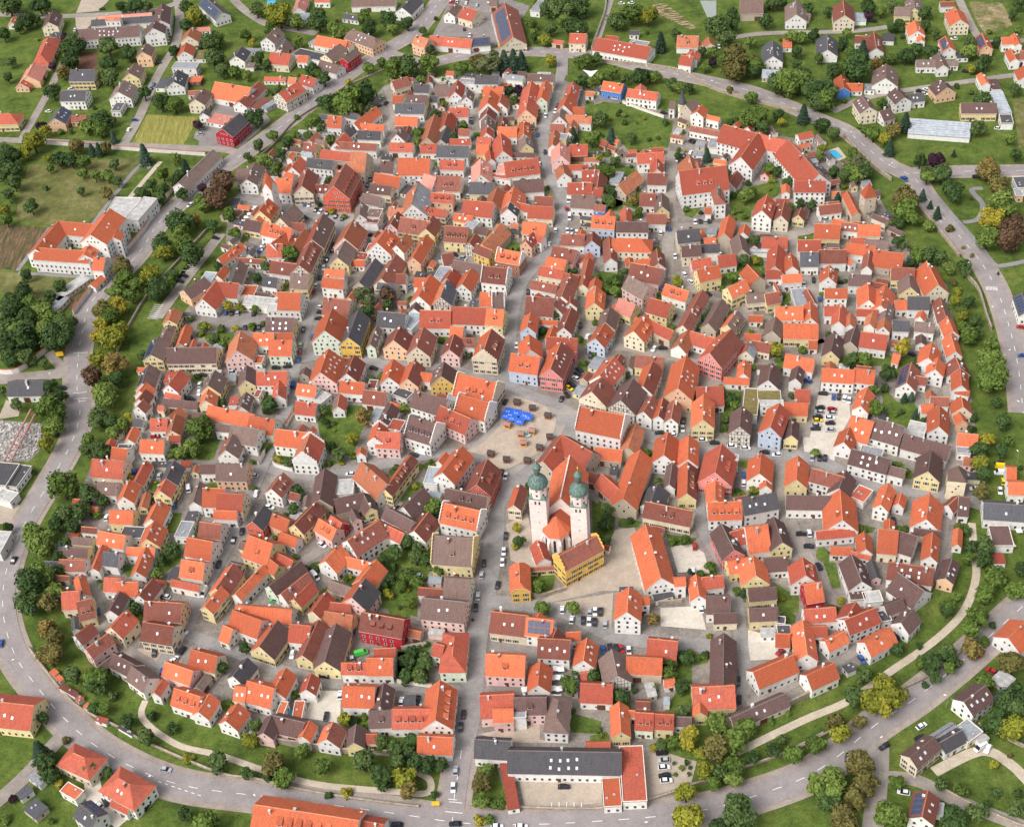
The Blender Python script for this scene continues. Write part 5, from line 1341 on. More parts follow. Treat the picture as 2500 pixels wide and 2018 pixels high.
-108.8 720.2 -23.6 7.1 2.22 3.1 0.75 -1 m y - 1 H
70.2 690.8 -46.8 5.5 1.65 2.4 0.75 -1 r s - 1 H
185.2 593.8 -16.9 6.6 2.24 3.1 0.75 -1 d w - 1 H
-134.8 664.2 -19.9 6.6 1.93 3.3 0.75 -1 O p - 1 H
-129.8 628.8 -43.3 4.1 1.51 2.7 0.75 -1 b w - 1 H
-51.8 487.2 -38 6.4 1.84 3.4 0.75 -1 r c - 1 H
173.2 673.2 14.6 8.1 1.82 2.9 0.75 -1 O w - 1 H
189.8 497.8 73.6 5.8 2.37 3.3 0.75 -1 m w - 1 H
-139.2 429.8 79.5 5.3 2.19 2.8 0 -1 k w - 1 F
-135.2 649.8 -29.1 8.2 2.06 2.8 0 -1 k p - 1 F
192.8 648.2 -75.9 8.1 1.51 3.3 0.75 -1 m w - 1 H
-61.2 562.2 65.4 5.1 2.04 3.4 0.75 -1 d w - 1 H
-107.2 740.2 73 4.7 2.49 2.8 0 -1 L w - 1 F
-52.8 652.2 72.2 4.4 1.76 3.4 0.75 -1 d w - 1 H
129.8 670.2 51.7 4.2 1.57 2.8 0.75 -1 m w - 1 H
-26.2 744.8 -10.3 6.5 2.54 3.5 0.75 -1 d y - 1 H
14.2 731.8 -6.8 6.4 2.2 3.3 0.75 -1 m y - 1 H
-44.8 728.8 -104.5 6.9 1.95 3.4 0.75 1 d w - 1 H
58.2 670.2 83.1 4.4 2.35 2.7 0.75 -1 d w - 1 H
-61.2 483.2 -108 8.1 2.07 2.8 0 1 g c - 1 F
130.8 496.2 -22 6.9 1.51 2.8 0.75 -1 d p - 1 H
144.2 587.8 -10.7 5.3 2.09 2.8 0.75 -1 r y - 1 H
94.2 684.2 -4.8 6.9 2 2.5 0.75 -1 r s - 1 H
79.8 679.2 -0 7.3 1.77 3.6 0.75 -1 d w - 1 H
194.8 612.8 1.7 7.7 1.89 2.8 0.75 -1 d y - 1 H
57.2 678.8 -6.9 8 1.9 3.4 0.75 -1 o w - 1 H
139.8 691.8 51.2 5.8 1.65 2.8 0 -1 g w - 1 F
184.8 647.2 16.7 6.1 2.05 3 0.75 -1 b s - 1 H
22.8 766.8 -22.9 8.3 1.75 2.8 0 -1 g w - 1 F
-164.2 353.8 -135 5.7 2 2.7 0.75 1 m s - 1 H
52.2 674.2 -4.5 4.9 1.61 2.5 0.75 -1 r w - 1 H
207.2 553.8 -15 4.8 2.32 3.2 0.75 -1 m p - 1 H
-138.2 632.8 -131.9 4.9 2.1 3.3 0.75 1 k y - 1 H
111.2 601.8 -106.2 5.8 2.4 2.8 0 1 g w - 1 F
79.8 495.8 71.8 6.4 1.96 2.7 0.75 -1 d s - 1 H
-7.8 529.2 76.2 4.5 2.54 3.4 0.75 -1 O s - 1 H
-67.8 554.8 -21.2 6.4 2.12 2.8 0 -1 k s - 1 F
-111.8 712.8 69.5 5.9 1.86 3.2 0.75 -1 O w - 1 H
85.8 638.8 -12.8 4.5 1.79 2.8 0 -1 g s - 1 F
175.8 657.8 14.3 4.2 2.01 2.8 0 -1 g c - 1 F
9.8 789.2 -12.5 4.2 1.6 2.8 0 -1 g y - 1 F
-92.2 735.2 -16.7 6.1 1.62 2.8 0 -1 g p - 1 F
-160.2 440.8 -95.7 8.3 1.99 3.3 0.75 1 o y - 1 H
66.2 531.8 -33.8 7.7 1.6 3.3 0.75 -1 O w - 1 H
40.8 433.2 74.1 4.6 1.55 2.8 0 -1 k s - 1 F
80.8 684.2 -0.4 4.2 2.29 2.8 0 -1 r w - 1 F
-99.2 747.8 -18.7 7.1 2.6 2.8 0 -1 k w - 1 F
51.2 505.8 -120.2 5.3 2.21 2.5 0.75 1 d w - 1 H
203.2 561.8 -22.7 4.2 1.63 3.1 0.75 -1 k w - 1 H
-193.8 409.2 -10.4 6.4 2.37 2.8 0.75 -1 k p - 1 H
-124.8 682.2 -98 6.3 2.19 2.8 0 1 k c - 1 F
-78.2 766.8 -32.9 5.3 2.22 2.8 0 -1 L s - 1 F
193.8 604.2 -88.8 7.6 2.08 3 0.75 -1 k s - 1 H
-27.8 601.8 96.6 4.1 2.44 2.8 0 1 k w - 1 F
-141.8 628.8 -38.8 5.2 1.63 2.9 0.75 -1 m w - 1 H
-92.8 754.2 -17.2 7.7 2.4 3.2 0.75 -1 k c - 1 H
22.8 434.2 -44.2 7.2 1.56 2.8 0 -1 r w - 1 F
-137.8 522.8 -104.3 7.1 1.97 2.8 0 1 L w - 1 F
90.2 409.2 8.5 4.4 1.66 3.1 0.75 -1 d c - 1 H
54.2 544.8 47.8 5.7 1.65 3 0.75 -1 O c - 1 H
-5.2 688.8 -88.1 5.6 2.43 2.8 0 -1 r s - 1 F
54.8 396.8 -25.8 4.5 1.61 2.9 0.75 -1 d y - 1 H
180.2 623.8 -13.3 4.2 1.82 3.1 0.75 -1 O p - 1 H
-74.2 771.8 -28.5 6.9 2.42 2.9 0.75 -1 O s - 1 H
25.8 783.8 -23 5 2.55 2.9 0.75 -1 m c - 1 H
-23.8 755.2 73.6 4.6 1.98 2.6 0.75 -1 d p - 1 H
-87.2 552.2 -18.3 5 1.62 2.8 0 -1 k y - 1 F
145.2 486.2 73.9 5.2 2.2 2.6 0.75 -1 o c - 1 H
141.8 701.2 54.9 4.2 2.11 3.1 0.75 -1 O s - 1 H
185.2 659.2 103.2 6.4 1.92 3.3 0.75 1 k w - 1 H
-80.8 689.8 -19.6 7.9 1.88 3.5 0.75 -1 r s - 1 H
-138.2 544.2 -10.8 4.7 2.28 2.8 0 -1 g y - 1 F
137.2 591.8 -13.8 6.3 1.56 3.1 0.75 -1 m w - 1 H
37.8 365.2 -5.3 5 2.57 2.8 0 -1 k w - 1 F
-40.8 537.8 -32.6 4.7 2.34 2.8 0 -1 k s - 1 F
-145.2 543.2 81.2 5.7 1.85 3 0.75 -1 O w - 1 H
-142.8 488.8 -3.8 5.2 1.73 3.1 0.75 -1 b p - 1 H
-5.8 647.8 -102.6 7.1 2.55 3.1 0.75 1 m s - 1 H
-93.8 640.8 73 4.4 1.67 2.8 0 -1 r c - 1 F
-30.2 794.2 91.3 7.1 2.29 3.1 0.75 1 b w - 1 H
130.2 586.8 77.3 5.9 1.66 2.5 0.75 -1 d w - 1 H
-122.8 710.8 -21.7 6 2.51 2.8 0 -1 k s - 1 F
-35.8 428.8 -15.6 5 1.76 2.8 0 -1 g w - 1 F
-103.8 316.8 -106.2 5.9 1.75 2.8 0 1 g s - 1 F
-62.2 624.8 -112 5.3 2.12 3.2 0.75 1 d s - 1 H
184.2 678.2 103 7.2 2.1 2.8 0.75 1 b w - 1 H
-13.8 558.2 77.6 6.8 2.02 2.8 0 -1 k w - 1 F
184.8 546.2 -28.4 5.4 1.68 2.5 0.75 -1 d y - 1 H
7.8 659.8 63.3 5.3 1.63 2.4 0.75 -1 r s - 1 H
-36.8 380.8 -10.6 4.9 1.91 2.8 0 -1 g p - 1 F
151.2 484.2 75.9 7.2 2.26 2.8 0 -1 L p - 1 F
-22.2 787.2 73.1 5.7 2.32 2.8 0 -1 L s - 1 F
37.2 311.2 -9.1 4.6 2.13 3.4 0.75 -1 d w - 1 H
-142.8 397.8 70.9 6.7 1.84 2.8 0 -1 k y - 1 F
17.2 558.2 63 5.5 1.71 3 0.75 -1 O c - 1 H
-142.2 494.2 -5.6 5.7 2.01 3.1 0.75 -1 m c - 1 H
116.8 489.8 -17.2 7.2 1.92 3.3 0.75 -1 m w - 1 H
107.2 694.2 -28.6 7.1 1.6 3.3 0.75 -1 d c - 1 H
-159.8 524.8 -99 6.9 1.96 2.8 0 1 r s - 1 F
-117.8 605.8 68.2 4.6 2.24 2.7 0.75 -1 d w - 1 H
15.2 772.8 -23.7 4.4 1.63 2.8 0 -1 r y - 1 F
-116.8 522.2 80.4 4.1 2.29 2.8 0 -1 L w - 1 F
19.2 296.2 -3.9 8 1.54 2.9 0.75 -1 r w - 1 H
61.2 686.8 46.1 4 1.7 2.8 0 -1 k y - 1 F
-140.2 457.8 83.3 4.1 1.67 3 0.75 -1 o c - 1 H
-33.8 586.2 69.1 5.4 1.81 2.8 0 -1 k s - 1 F
-125.2 339.8 61.8 6.3 1.99 3.3 0.75 -1 b s - 1 H
40.8 504.8 -120.4 7 2.44 2.8 0 1 g c - 1 F
-115.2 728.8 69.1 7.3 1.64 2.8 0 -1 k s - 1 F
43.8 691.2 84.7 4.1 1.53 2.8 0 -1 k s - 1 F
-95.2 435.2 -27.2 4.3 2.58 3.5 0.75 -1 d w - 1 H
-57.2 703.8 -15.1 4.8 2.45 2.8 0 -1 k s - 1 F
159.8 483.2 -18.4 6.1 2.41 2.5 0.75 -1 d s - 1 H
-179.2 375.2 103.2 6.6 1.57 3.2 0.75 1 k w - 1 H
113.2 710.8 -46.7 5.6 1.92 3.2 0.75 -1 m y - 1 H
-46.8 792.2 89.8 6.2 1.84 2.9 0.75 -1 O s - 1 H
154.2 691.8 55 5.4 2.11 2.9 0.75 -1 O c - 1 H
-90.2 431.2 -95.2 6.5 1.75 3 0.75 1 b w - 1 H
40.8 317.8 95 5.9 1.69 2.8 0 1 L s - 1 F
161.2 683.2 11.3 7.6 1.72 2.8 0.75 -1 b y - 1 H
-188.2 400.8 -10.3 5.1 1.59 3.3 0.75 -1 d s - 1 H
-23.2 674.8 77.4 4.3 1.96 3.2 0.75 -1 k s - 1 H
-192.8 419.8 75.2 5 2.16 2.8 0 -1 g w - 1 F
-129.2 519.8 -90.9 5.6 1.56 2.8 0 1 g s - 1 F
-172.8 532.2 -10.6 5.9 1.66 2.5 0.75 -1 O w - 1 H
-94.2 424.2 -33.2 5.1 2.37 2.8 0 -1 L y - 1 F
86.8 678.8 88.4 7.4 2.24 3.2 0.75 -1 o s - 1 H
118.8 685.8 73.2 5.5 2.58 2.8 0 -1 g s - 1 F
-113.2 699.8 -113.5 7.7 2.14 3 0.75 1 O p - 1 H
133.8 363.2 -90.5 8.3 1.93 3.4 0.75 1 k p - 1 H
-50.8 693.2 -19.3 4.4 1.62 2.5 0.75 -1 r w - 1 H
-57.8 566.8 -26.1 6.2 1.85 2.9 0.75 -1 m s - 1 H
44.8 586.2 64.3 8.1 2.54 2.8 0.75 -1 O p - 1 H
-123.8 719.2 66.9 5.6 2.36 2.5 0.75 -1 d c - 1 H
-138.2 658.8 -109.5 5 1.68 3 0.75 1 m y - 1 H
63.8 752.8 -11.2 4.5 2.42 2.6 0.75 -1 o w - 1 H
-57.2 621.8 -107.2 4.3 1.88 2.6 0.75 1 d w - 1 H
35.2 495.2 -122.8 4.9 2.26 2.9 0.75 1 d s - 1 H
-127.8 619.8 71.2 5.3 2.06 3.2 0.75 -1 k w - 1 H
178.8 498.2 -9.7 5.1 2.04 2.8 0 -1 r w - 1 F
189.8 417.2 -16.7 8.4 2.57 3 0.75 -1 o p - 1 H
-44.2 771.8 73.6 6.1 2.41 2.4 0.75 -1 d s - 1 H
12.8 323.2 85.8 7.6 1.78 2.8 0 -1 g p - 1 F
181.2 634.8 12.7 5.8 1.83 2.8 0.75 -1 d s - 1 H
148.8 649.8 -120.7 6.4 2.42 2.8 0.75 1 r p - 1 H
18.8 762.8 -10.5 4.3 1.6 2.8 0 -1 g y - 1 F
10.2 617.2 -17.7 5 1.77 2.8 0 -1 k s - 1 F
-49.2 732.2 -17 4.6 1.78 3.5 0.75 -1 d y - 1 H
56.2 501.2 75.2 7.6 1.93 3.6 0.75 -1 b w - 1 H
155.2 630.8 78.6 7.4 2.22 3.6 0.75 -1 O w - 1 H
19.8 750.8 -99.8 6 2.05 2.8 0.75 1 O w - 1 H
-181.2 478.8 81.4 6.9 2.31 3 0.75 -1 r w - 1 H
-75.8 523.2 -14.6 5.1 1.76 3.6 0.75 -1 d y - 1 H
186.2 537.2 61.4 5.8 1.83 2.8 0 -1 k p - 1 F
-49.2 555.8 -100.8 5.6 1.87 3 0.75 1 o c - 1 H
10.8 622.8 -17.4 4.1 1.97 2.7 0.75 -1 o s - 1 H
-36.8 354.2 -14.3 5.6 1.58 2.8 0 -1 L p - 1 F
-113.8 409.2 -28.8 5.3 2.52 2.6 0.75 -1 b y - 1 H
-8.8 588.2 -24.8 6.4 1.82 2.8 0 -1 g c - 1 F
-30.8 491.2 -16.9 4.3 2.03 3.1 0.75 -1 d p - 1 H
-121.2 692.2 -103.6 4.2 2.38 2.8 0 1 L y - 1 F
-188.8 393.2 16.2 7.2 1.52 2.9 0.75 -1 k w - 1 H
17.8 662.8 88.7 4.6 1.82 3.4 0.75 -1 m w - 1 H
-117.2 397.8 -24.7 5.5 2.03 3.5 0.75 -1 m c - 1 H
-33.8 595.2 -109.2 5 1.74 2.4 0.75 1 O y - 1 H
-94.8 516.8 -103.9 4.5 2.5 3.4 0.75 1 m s - 1 H
145.8 385.8 74.7 4.8 2.19 3.6 0.75 -1 O c - 1 H
49.8 623.2 -21.9 8.3 1.55 2.8 0 -1 k y - 1 F
31.8 486.8 -122.7 5.7 2.44 2.8 0 1 g y - 1 F
-127.2 502.8 -99.6 5.4 1.99 2.8 0 1 r w - 1 F
-123.2 600.8 -98 4.7 1.62 2.8 0 1 g w - 1 F
201.8 601.2 38.3 4.3 2.21 2.8 0 -1 k p - 1 F
-44.8 354.2 -21.6 4.9 2.3 3.1 0.75 -1 o s - 1 H
72.2 697.8 -43.5 6.2 2.14 2.6 0.75 -1 O y - 1 H
105.2 598.2 84.4 5.5 1.66 2.9 0.75 -1 O s - 1 H
-67.2 569.2 -23.8 4.2 2.32 2.4 0.75 -1 O p - 1 H
125.2 658.8 -27.5 5.8 2.08 2.6 0.75 -1 O p - 1 H
65.8 579.2 90.1 6.4 2.09 3.4 0.75 1 O p - 1 H
-64.2 755.8 -35.7 6.7 1.76 2.8 0 -1 g s - 1 F
-156.2 464.2 -9.8 8.1 1.66 2.8 0 -1 k s - 1 F
-148.8 393.2 -25.4 5.1 1.92 2.8 0 -1 r s - 1 F
151.8 622.2 -12.2 6.3 1.92 2.8 0 -1 r c - 1 F
-157.8 572.8 -9.4 6.6 1.65 2.8 0.75 -1 k s - 1 H
-41.8 718.8 -107.6 7.3 1.94 2.8 0 1 k y - 1 F
183.8 461.2 79.8 4.6 1.9 2.6 0.75 -1 o s - 1 H
-118.8 582.8 -20.5 7 1.77 3 0.75 -1 m w - 1 H
80.8 597.8 76.5 5 1.57 2.8 0 -1 k s - 1 F
-108.8 728.2 -24.2 4.6 1.95 3.4 0.75 -1 d y - 1 H
-100.2 688.8 -111.3 7.3 2.18 2.6 0.75 1 r w - 1 H
-182.8 440.2 -12.2 4.8 1.77 2.4 0.75 -1 O s - 1 H
-58.2 631.8 -112.4 5.7 1.57 3.3 0.75 1 k p - 1 H
118.8 657.8 -89.5 4.1 1.53 3.5 0.75 -1 o w - 1 H
22.2 683.2 -10.1 6.6 2.14 2.8 0 -1 r s - 1 F
69.8 758.8 60.5 7.2 2.02 2.8 0 -1 k y - 1 F
195.2 638.8 12.1 6.1 1.56 2.8 0 -1 k p - 1 F
61.2 370.2 -0.7 5 2.16 2.8 0.75 -1 b p - 1 H
148.8 698.2 53.1 5.5 2 3.1 0.75 -1 r w - 1 H
-69.2 665.8 71.9 7.9 1.57 3.6 0.75 -1 m p - 1 H
"""
CARS = """
-269.4 907.8 84 w
-202.4 879.2 92 w
-205.1 819.9 84 b
-206 814.2 84 k
-211 777.2 -11 b
-212.9 766.6 72 w
-267.6 798.4 -11 w
-258.1 824.9 -11 w
-168.3 760.5 -10 s
-168.8 753 -10 s
-205.5 848.9 10 k
-255.6 937 -12 k
-149.1 641.3 -25 k
-162.2 609.2 -36 k
-163.8 604.5 -36 k
-166.4 676.2 44 w
-150.1 577 -78 k
-146.4 576 -84 w
-211.5 526.4 -15 k
-144.5 526.1 -8 k
-145.3 519.4 89 w
-144.9 513.4 86 w
-150.6 510.5 -51 k
-148.1 509.5 -51 k
-162.2 485.4 -8 r
-156.9 459.1 86 s
-167.9 462.9 74 b
-231.7 516 -8 b
-143 449.2 -80 W
-176.7 436 88 w
-179.4 419.8 95 t
-148 439.5 89 b
-125.5 402.6 84 k
-130 387.8 75 W
-145.5 387.6 -25 w
-172.1 383 -74 b
-136.3 368.3 -29 w
-140.6 362.2 85 w
-146.5 358.9 89 k
-135.6 358.7 59 k
-138 354.5 65 w
-212.5 415.8 76 k
-210 434.6 71 w
-208.6 371.1 94 b
-135.5 304.5 -17 s
-157.9 292.2 -35 w
-155.5 293.4 -58 k
-140.5 289.9 63 k
-142.2 349.1 89 b
-99.5 780.9 45 k
-138.7 827.7 -11 k
-60.2 775.2 28 g
-58 768.6 56 k
-62.3 766.3 28 k
-102.4 666.2 87 b
-100.1 665.3 87 w
-95.9 659.5 73 k
-93.2 657 55 w
-89.8 654.4 80 k
-84.9 651.1 80 k
-81.2 648.5 80 k
-101.7 653 -38 k
-66.3 685.1 85 k
-68 679 82 k
-65.9 630.3 -18 k
-84.9 624.4 80 k
-85.8 619.4 83 k
-88.3 611 80 k
-89.6 604.3 86 w
-91.4 596.1 83 k
-93 589.7 80 w
-94 584.1 86 r
-89.9 570.6 -24 w
-89.8 566.4 -24 k
-90.6 561.7 -16 k
-97.8 553.9 86 k
-92.9 547.5 89 b
-124.7 625.8 85 b
-123.5 627.5 85 w
-122.6 630.2 85 w
-121.4 632.3 85 b
-149.8 577 93 b
-146.2 576 93 w
-137.8 573.9 89 b
-134.7 573.1 89 k
-131.6 572.5 88 s
-127 560.1 88 k
-123.7 570.8 91 k
-120 559 88 k
-44.8 581.5 39 w
-98.6 542.2 90 g
-98.6 537 90 r
-99 530.5 90 b
-104.2 526.6 -8 k
-109.6 526.6 -8 k
-117.5 527.4 -8 t
-130 526.2 -8 s
-100.6 512.2 90 V
-62.9 519.2 -23 k
-57.6 535.2 84 k
-115 453.4 -8 w
-112.9 441.9 79 w
-72.3 448.5 -8 w
-117.4 420.1 87 k
-120.5 415.3 83 k
-106.5 432.9 -21 w
-83.2 407.9 -42 w
-88.9 395.7 -50 k
-85.3 390.8 -58 W
-100.9 380.1 -13 G
-105.2 363.8 63 b
-92.5 351.7 81 w
-66 349 12 X
-69.2 360.4 83 b
-69.4 346.3 -81 w
-49.2 355 73 O
-52.6 424.9 34 k
-64.5 418.5 21 w
-78.4 321.2 84 k
-73.5 330.3 87 w
-79.6 339.7 -13 k
-50.7 324.7 81 w
-44.7 324.8 81 k
-52.4 273.1 -12 k
36 736.2 80 w
31.2 733.5 83 k
42.1 740.4 74 w
44.1 746.1 74 k
29.8 715.7 83 b
32.5 696 -95 k
28.3 684.7 -94 w
-7.4 741.3 -92 w
-7.4 736.6 -92 k
-7.7 719.7 -92 t
40 869.8 -12 w
39.7 875.1 -12 k
-7.3 855.3 -92 k
-4 846 78 w
-13.3 897.8 -12 w
-4.5 892.9 78 w
2.5 888.3 78 s
0.3 860.3 -12 w
10.6 892 78 w
-3.6 898.1 78 r
56.1 750.6 74 w
58.9 760.6 74 w
-14.1 895.7 -12 r
-10.6 895.7 78 w
-17 659.7 76 k
-20.3 648.6 76 k
-12.8 659 -92 s
-28.6 623.1 86 w
-21.6 605.1 -50 k
-17.2 601.2 -25 s
39.3 637.4 -84 r
40.1 628.9 82 W
31.8 618.3 -95 w
27.5 606.7 73 w
37.8 616.8 -92 w
40 616.2 -93 s
42.5 615.1 -93 w
13.6 567.1 80 k
36.7 536.5 -93 k
39.3 527.8 64 w
-10.7 675.8 -92 w
-11.2 670.6 -92 w
41.1 645.6 -95 W
-2.5 486.2 65 k
33 503.6 -49 k
32 500.8 -49 k
30.7 498 -49 w
28.4 493.9 -49 k
27 491.6 -48 Y
25.5 487.1 -75 k
22.9 484.6 71 k
39 513.3 78 k
-7 440.6 72 k
-5.2 438.1 76 w
-39.1 435.4 -39 k
-41.4 458 -28 W
5.2 526.1 83 w
-44.6 456.8 -28 k
-7.3 403.1 83 k
-8.6 394.6 83 w
-9.5 388.8 83 w
-17 389.2 83 k
-18.2 383 84 s
-12.1 376.9 75 k
-20.1 372.2 84 w
-21.3 366.4 84 k
12.2 361.1 83 w
22.7 358.9 83 s
24.7 358.6 82 w
26.8 358.2 82 k
19.7 354.7 83 k
21.9 353.9 83 w
24 353.4 82 k
27.9 352 82 s
15.4 355.7 77 w
-43.9 386 -14 s
25.8 339.7 -88 b
28.4 340.2 -89 k
30.8 339.7 -89 k
32.6 339.3 -72 r
-28 316.2 84 k
-29.2 310.7 84 k
-31.6 292.5 86 s
-32.7 285.7 86 w
5.7 281.8 -6 k
-32.5 271.2 -6 k
-18.3 268.6 -6 w
-10 267.7 -6 w
78 748.8 -30 w
104.2 726.6 -29 k
115.2 693.8 38 k
116.4 692.1 38 k
113 681.5 57 w
108.1 678 64 k
104 675.5 -93 w
148.8 799.5 -97 w
97 870.5 -12 w
103.1 870 -12 w
90.3 609.9 -95 b
85.3 606.9 -95 w
104.4 613.7 -93 w
107.1 613.9 -94 k
109.7 613.5 -94 s
111.8 613.4 -94 k
89.6 585.3 -93 w
91.9 569.5 -80 w
94 562.8 -64 w
79.7 559.1 63 b
100.9 551.6 -53 k
142.9 600.6 -10 w
147.7 552.1 -96 w
91.2 617.8 76 O
81.8 536 62 k
69.1 513.7 54 w
73.2 513.8 -9 k
63.6 456 -8 k
68.7 453.9 -8 w
73.8 457.4 -95 w
75.2 462.5 75 k
81.4 448.8 -8 w
86 446.5 -8 k
93.2 443.3 -8 w
98.6 441.2 -8 w
106.1 437.6 -15 k
111 435.4 -8 w
93.9 420.5 -101 w
94.8 424.8 -101 b
134.2 480.9 -46 b
135.6 462.4 -8 k
134.5 459.5 -8 s
133.2 456.6 -8 k
132.7 454.3 -8 Y
131.6 451.4 -8 s
130.6 449.2 -8 k
128.4 431.2 74 k
125.1 431.3 74 s
68 387.4 -95 r
65.3 374.3 -95 w
65.3 355 -92 w
111.3 388.7 -7 k
114.6 388.7 -95 w
112.9 381.7 -7 k
114.4 370.8 -79 k
35.3 338.1 -93 w
91.1 330.7 28 r
41.2 291.7 -1 k
41.4 288.6 -1 s
41.1 285.7 -1 w
40.8 282.4 0 k
41.1 280.3 0 w
73.1 319.5 78 k
72 311.2 78 k
78.5 316.4 -75 w
248.2 813.1 -12 k
289.6 781.4 -12 w
284.3 741.2 -22 k
256.4 725 -50 w
254.1 720 -11 w
252.5 723.9 -31 k
282.8 675.8 -21 w
256.8 630.5 -10 k
219.5 636.1 -46 b
170 605 -1 s
153.2 554.6 -100 k
152.8 539.2 -97 b
256.7 630.8 -10 k
219.7 634.7 -71 b
165 551.1 -26 k
238.5 504.3 -26 r
138.9 471.5 -16 k
143 468.7 74 b
145.3 468.2 74 k
147.6 467.1 70 w
149.1 465.4 70 w
140.5 460.7 -8 r
139.7 458.2 -8 s
138.4 455.2 -8 w
137.6 451.9 -8 k
136.5 447.6 -8 s
128.3 431.1 74 k
130.5 430.6 74 k
232.5 484.2 -9 b
200.9 415.5 -15 U
200.8 417.7 -15 k
199.4 412.1 -8 W
196 402.1 -104 w
199 407.1 -105 Y
186.4 404.5 -8 w
184.4 492.4 -48 k
149.3 391.3 -98 k
134.8 333 -80 k
119.7 323.8 -74 b
172.1 325 43 w
163.2 321.4 47 r
118.1 285.7 26 k
131.2 287.8 21 k
133.1 292.6 26 w
119.8 266.9 -18 w
150.5 281.7 30 W
152.8 280.8 50 w
164.4 313.1 -47 r
163.3 302.3 35 b
"""
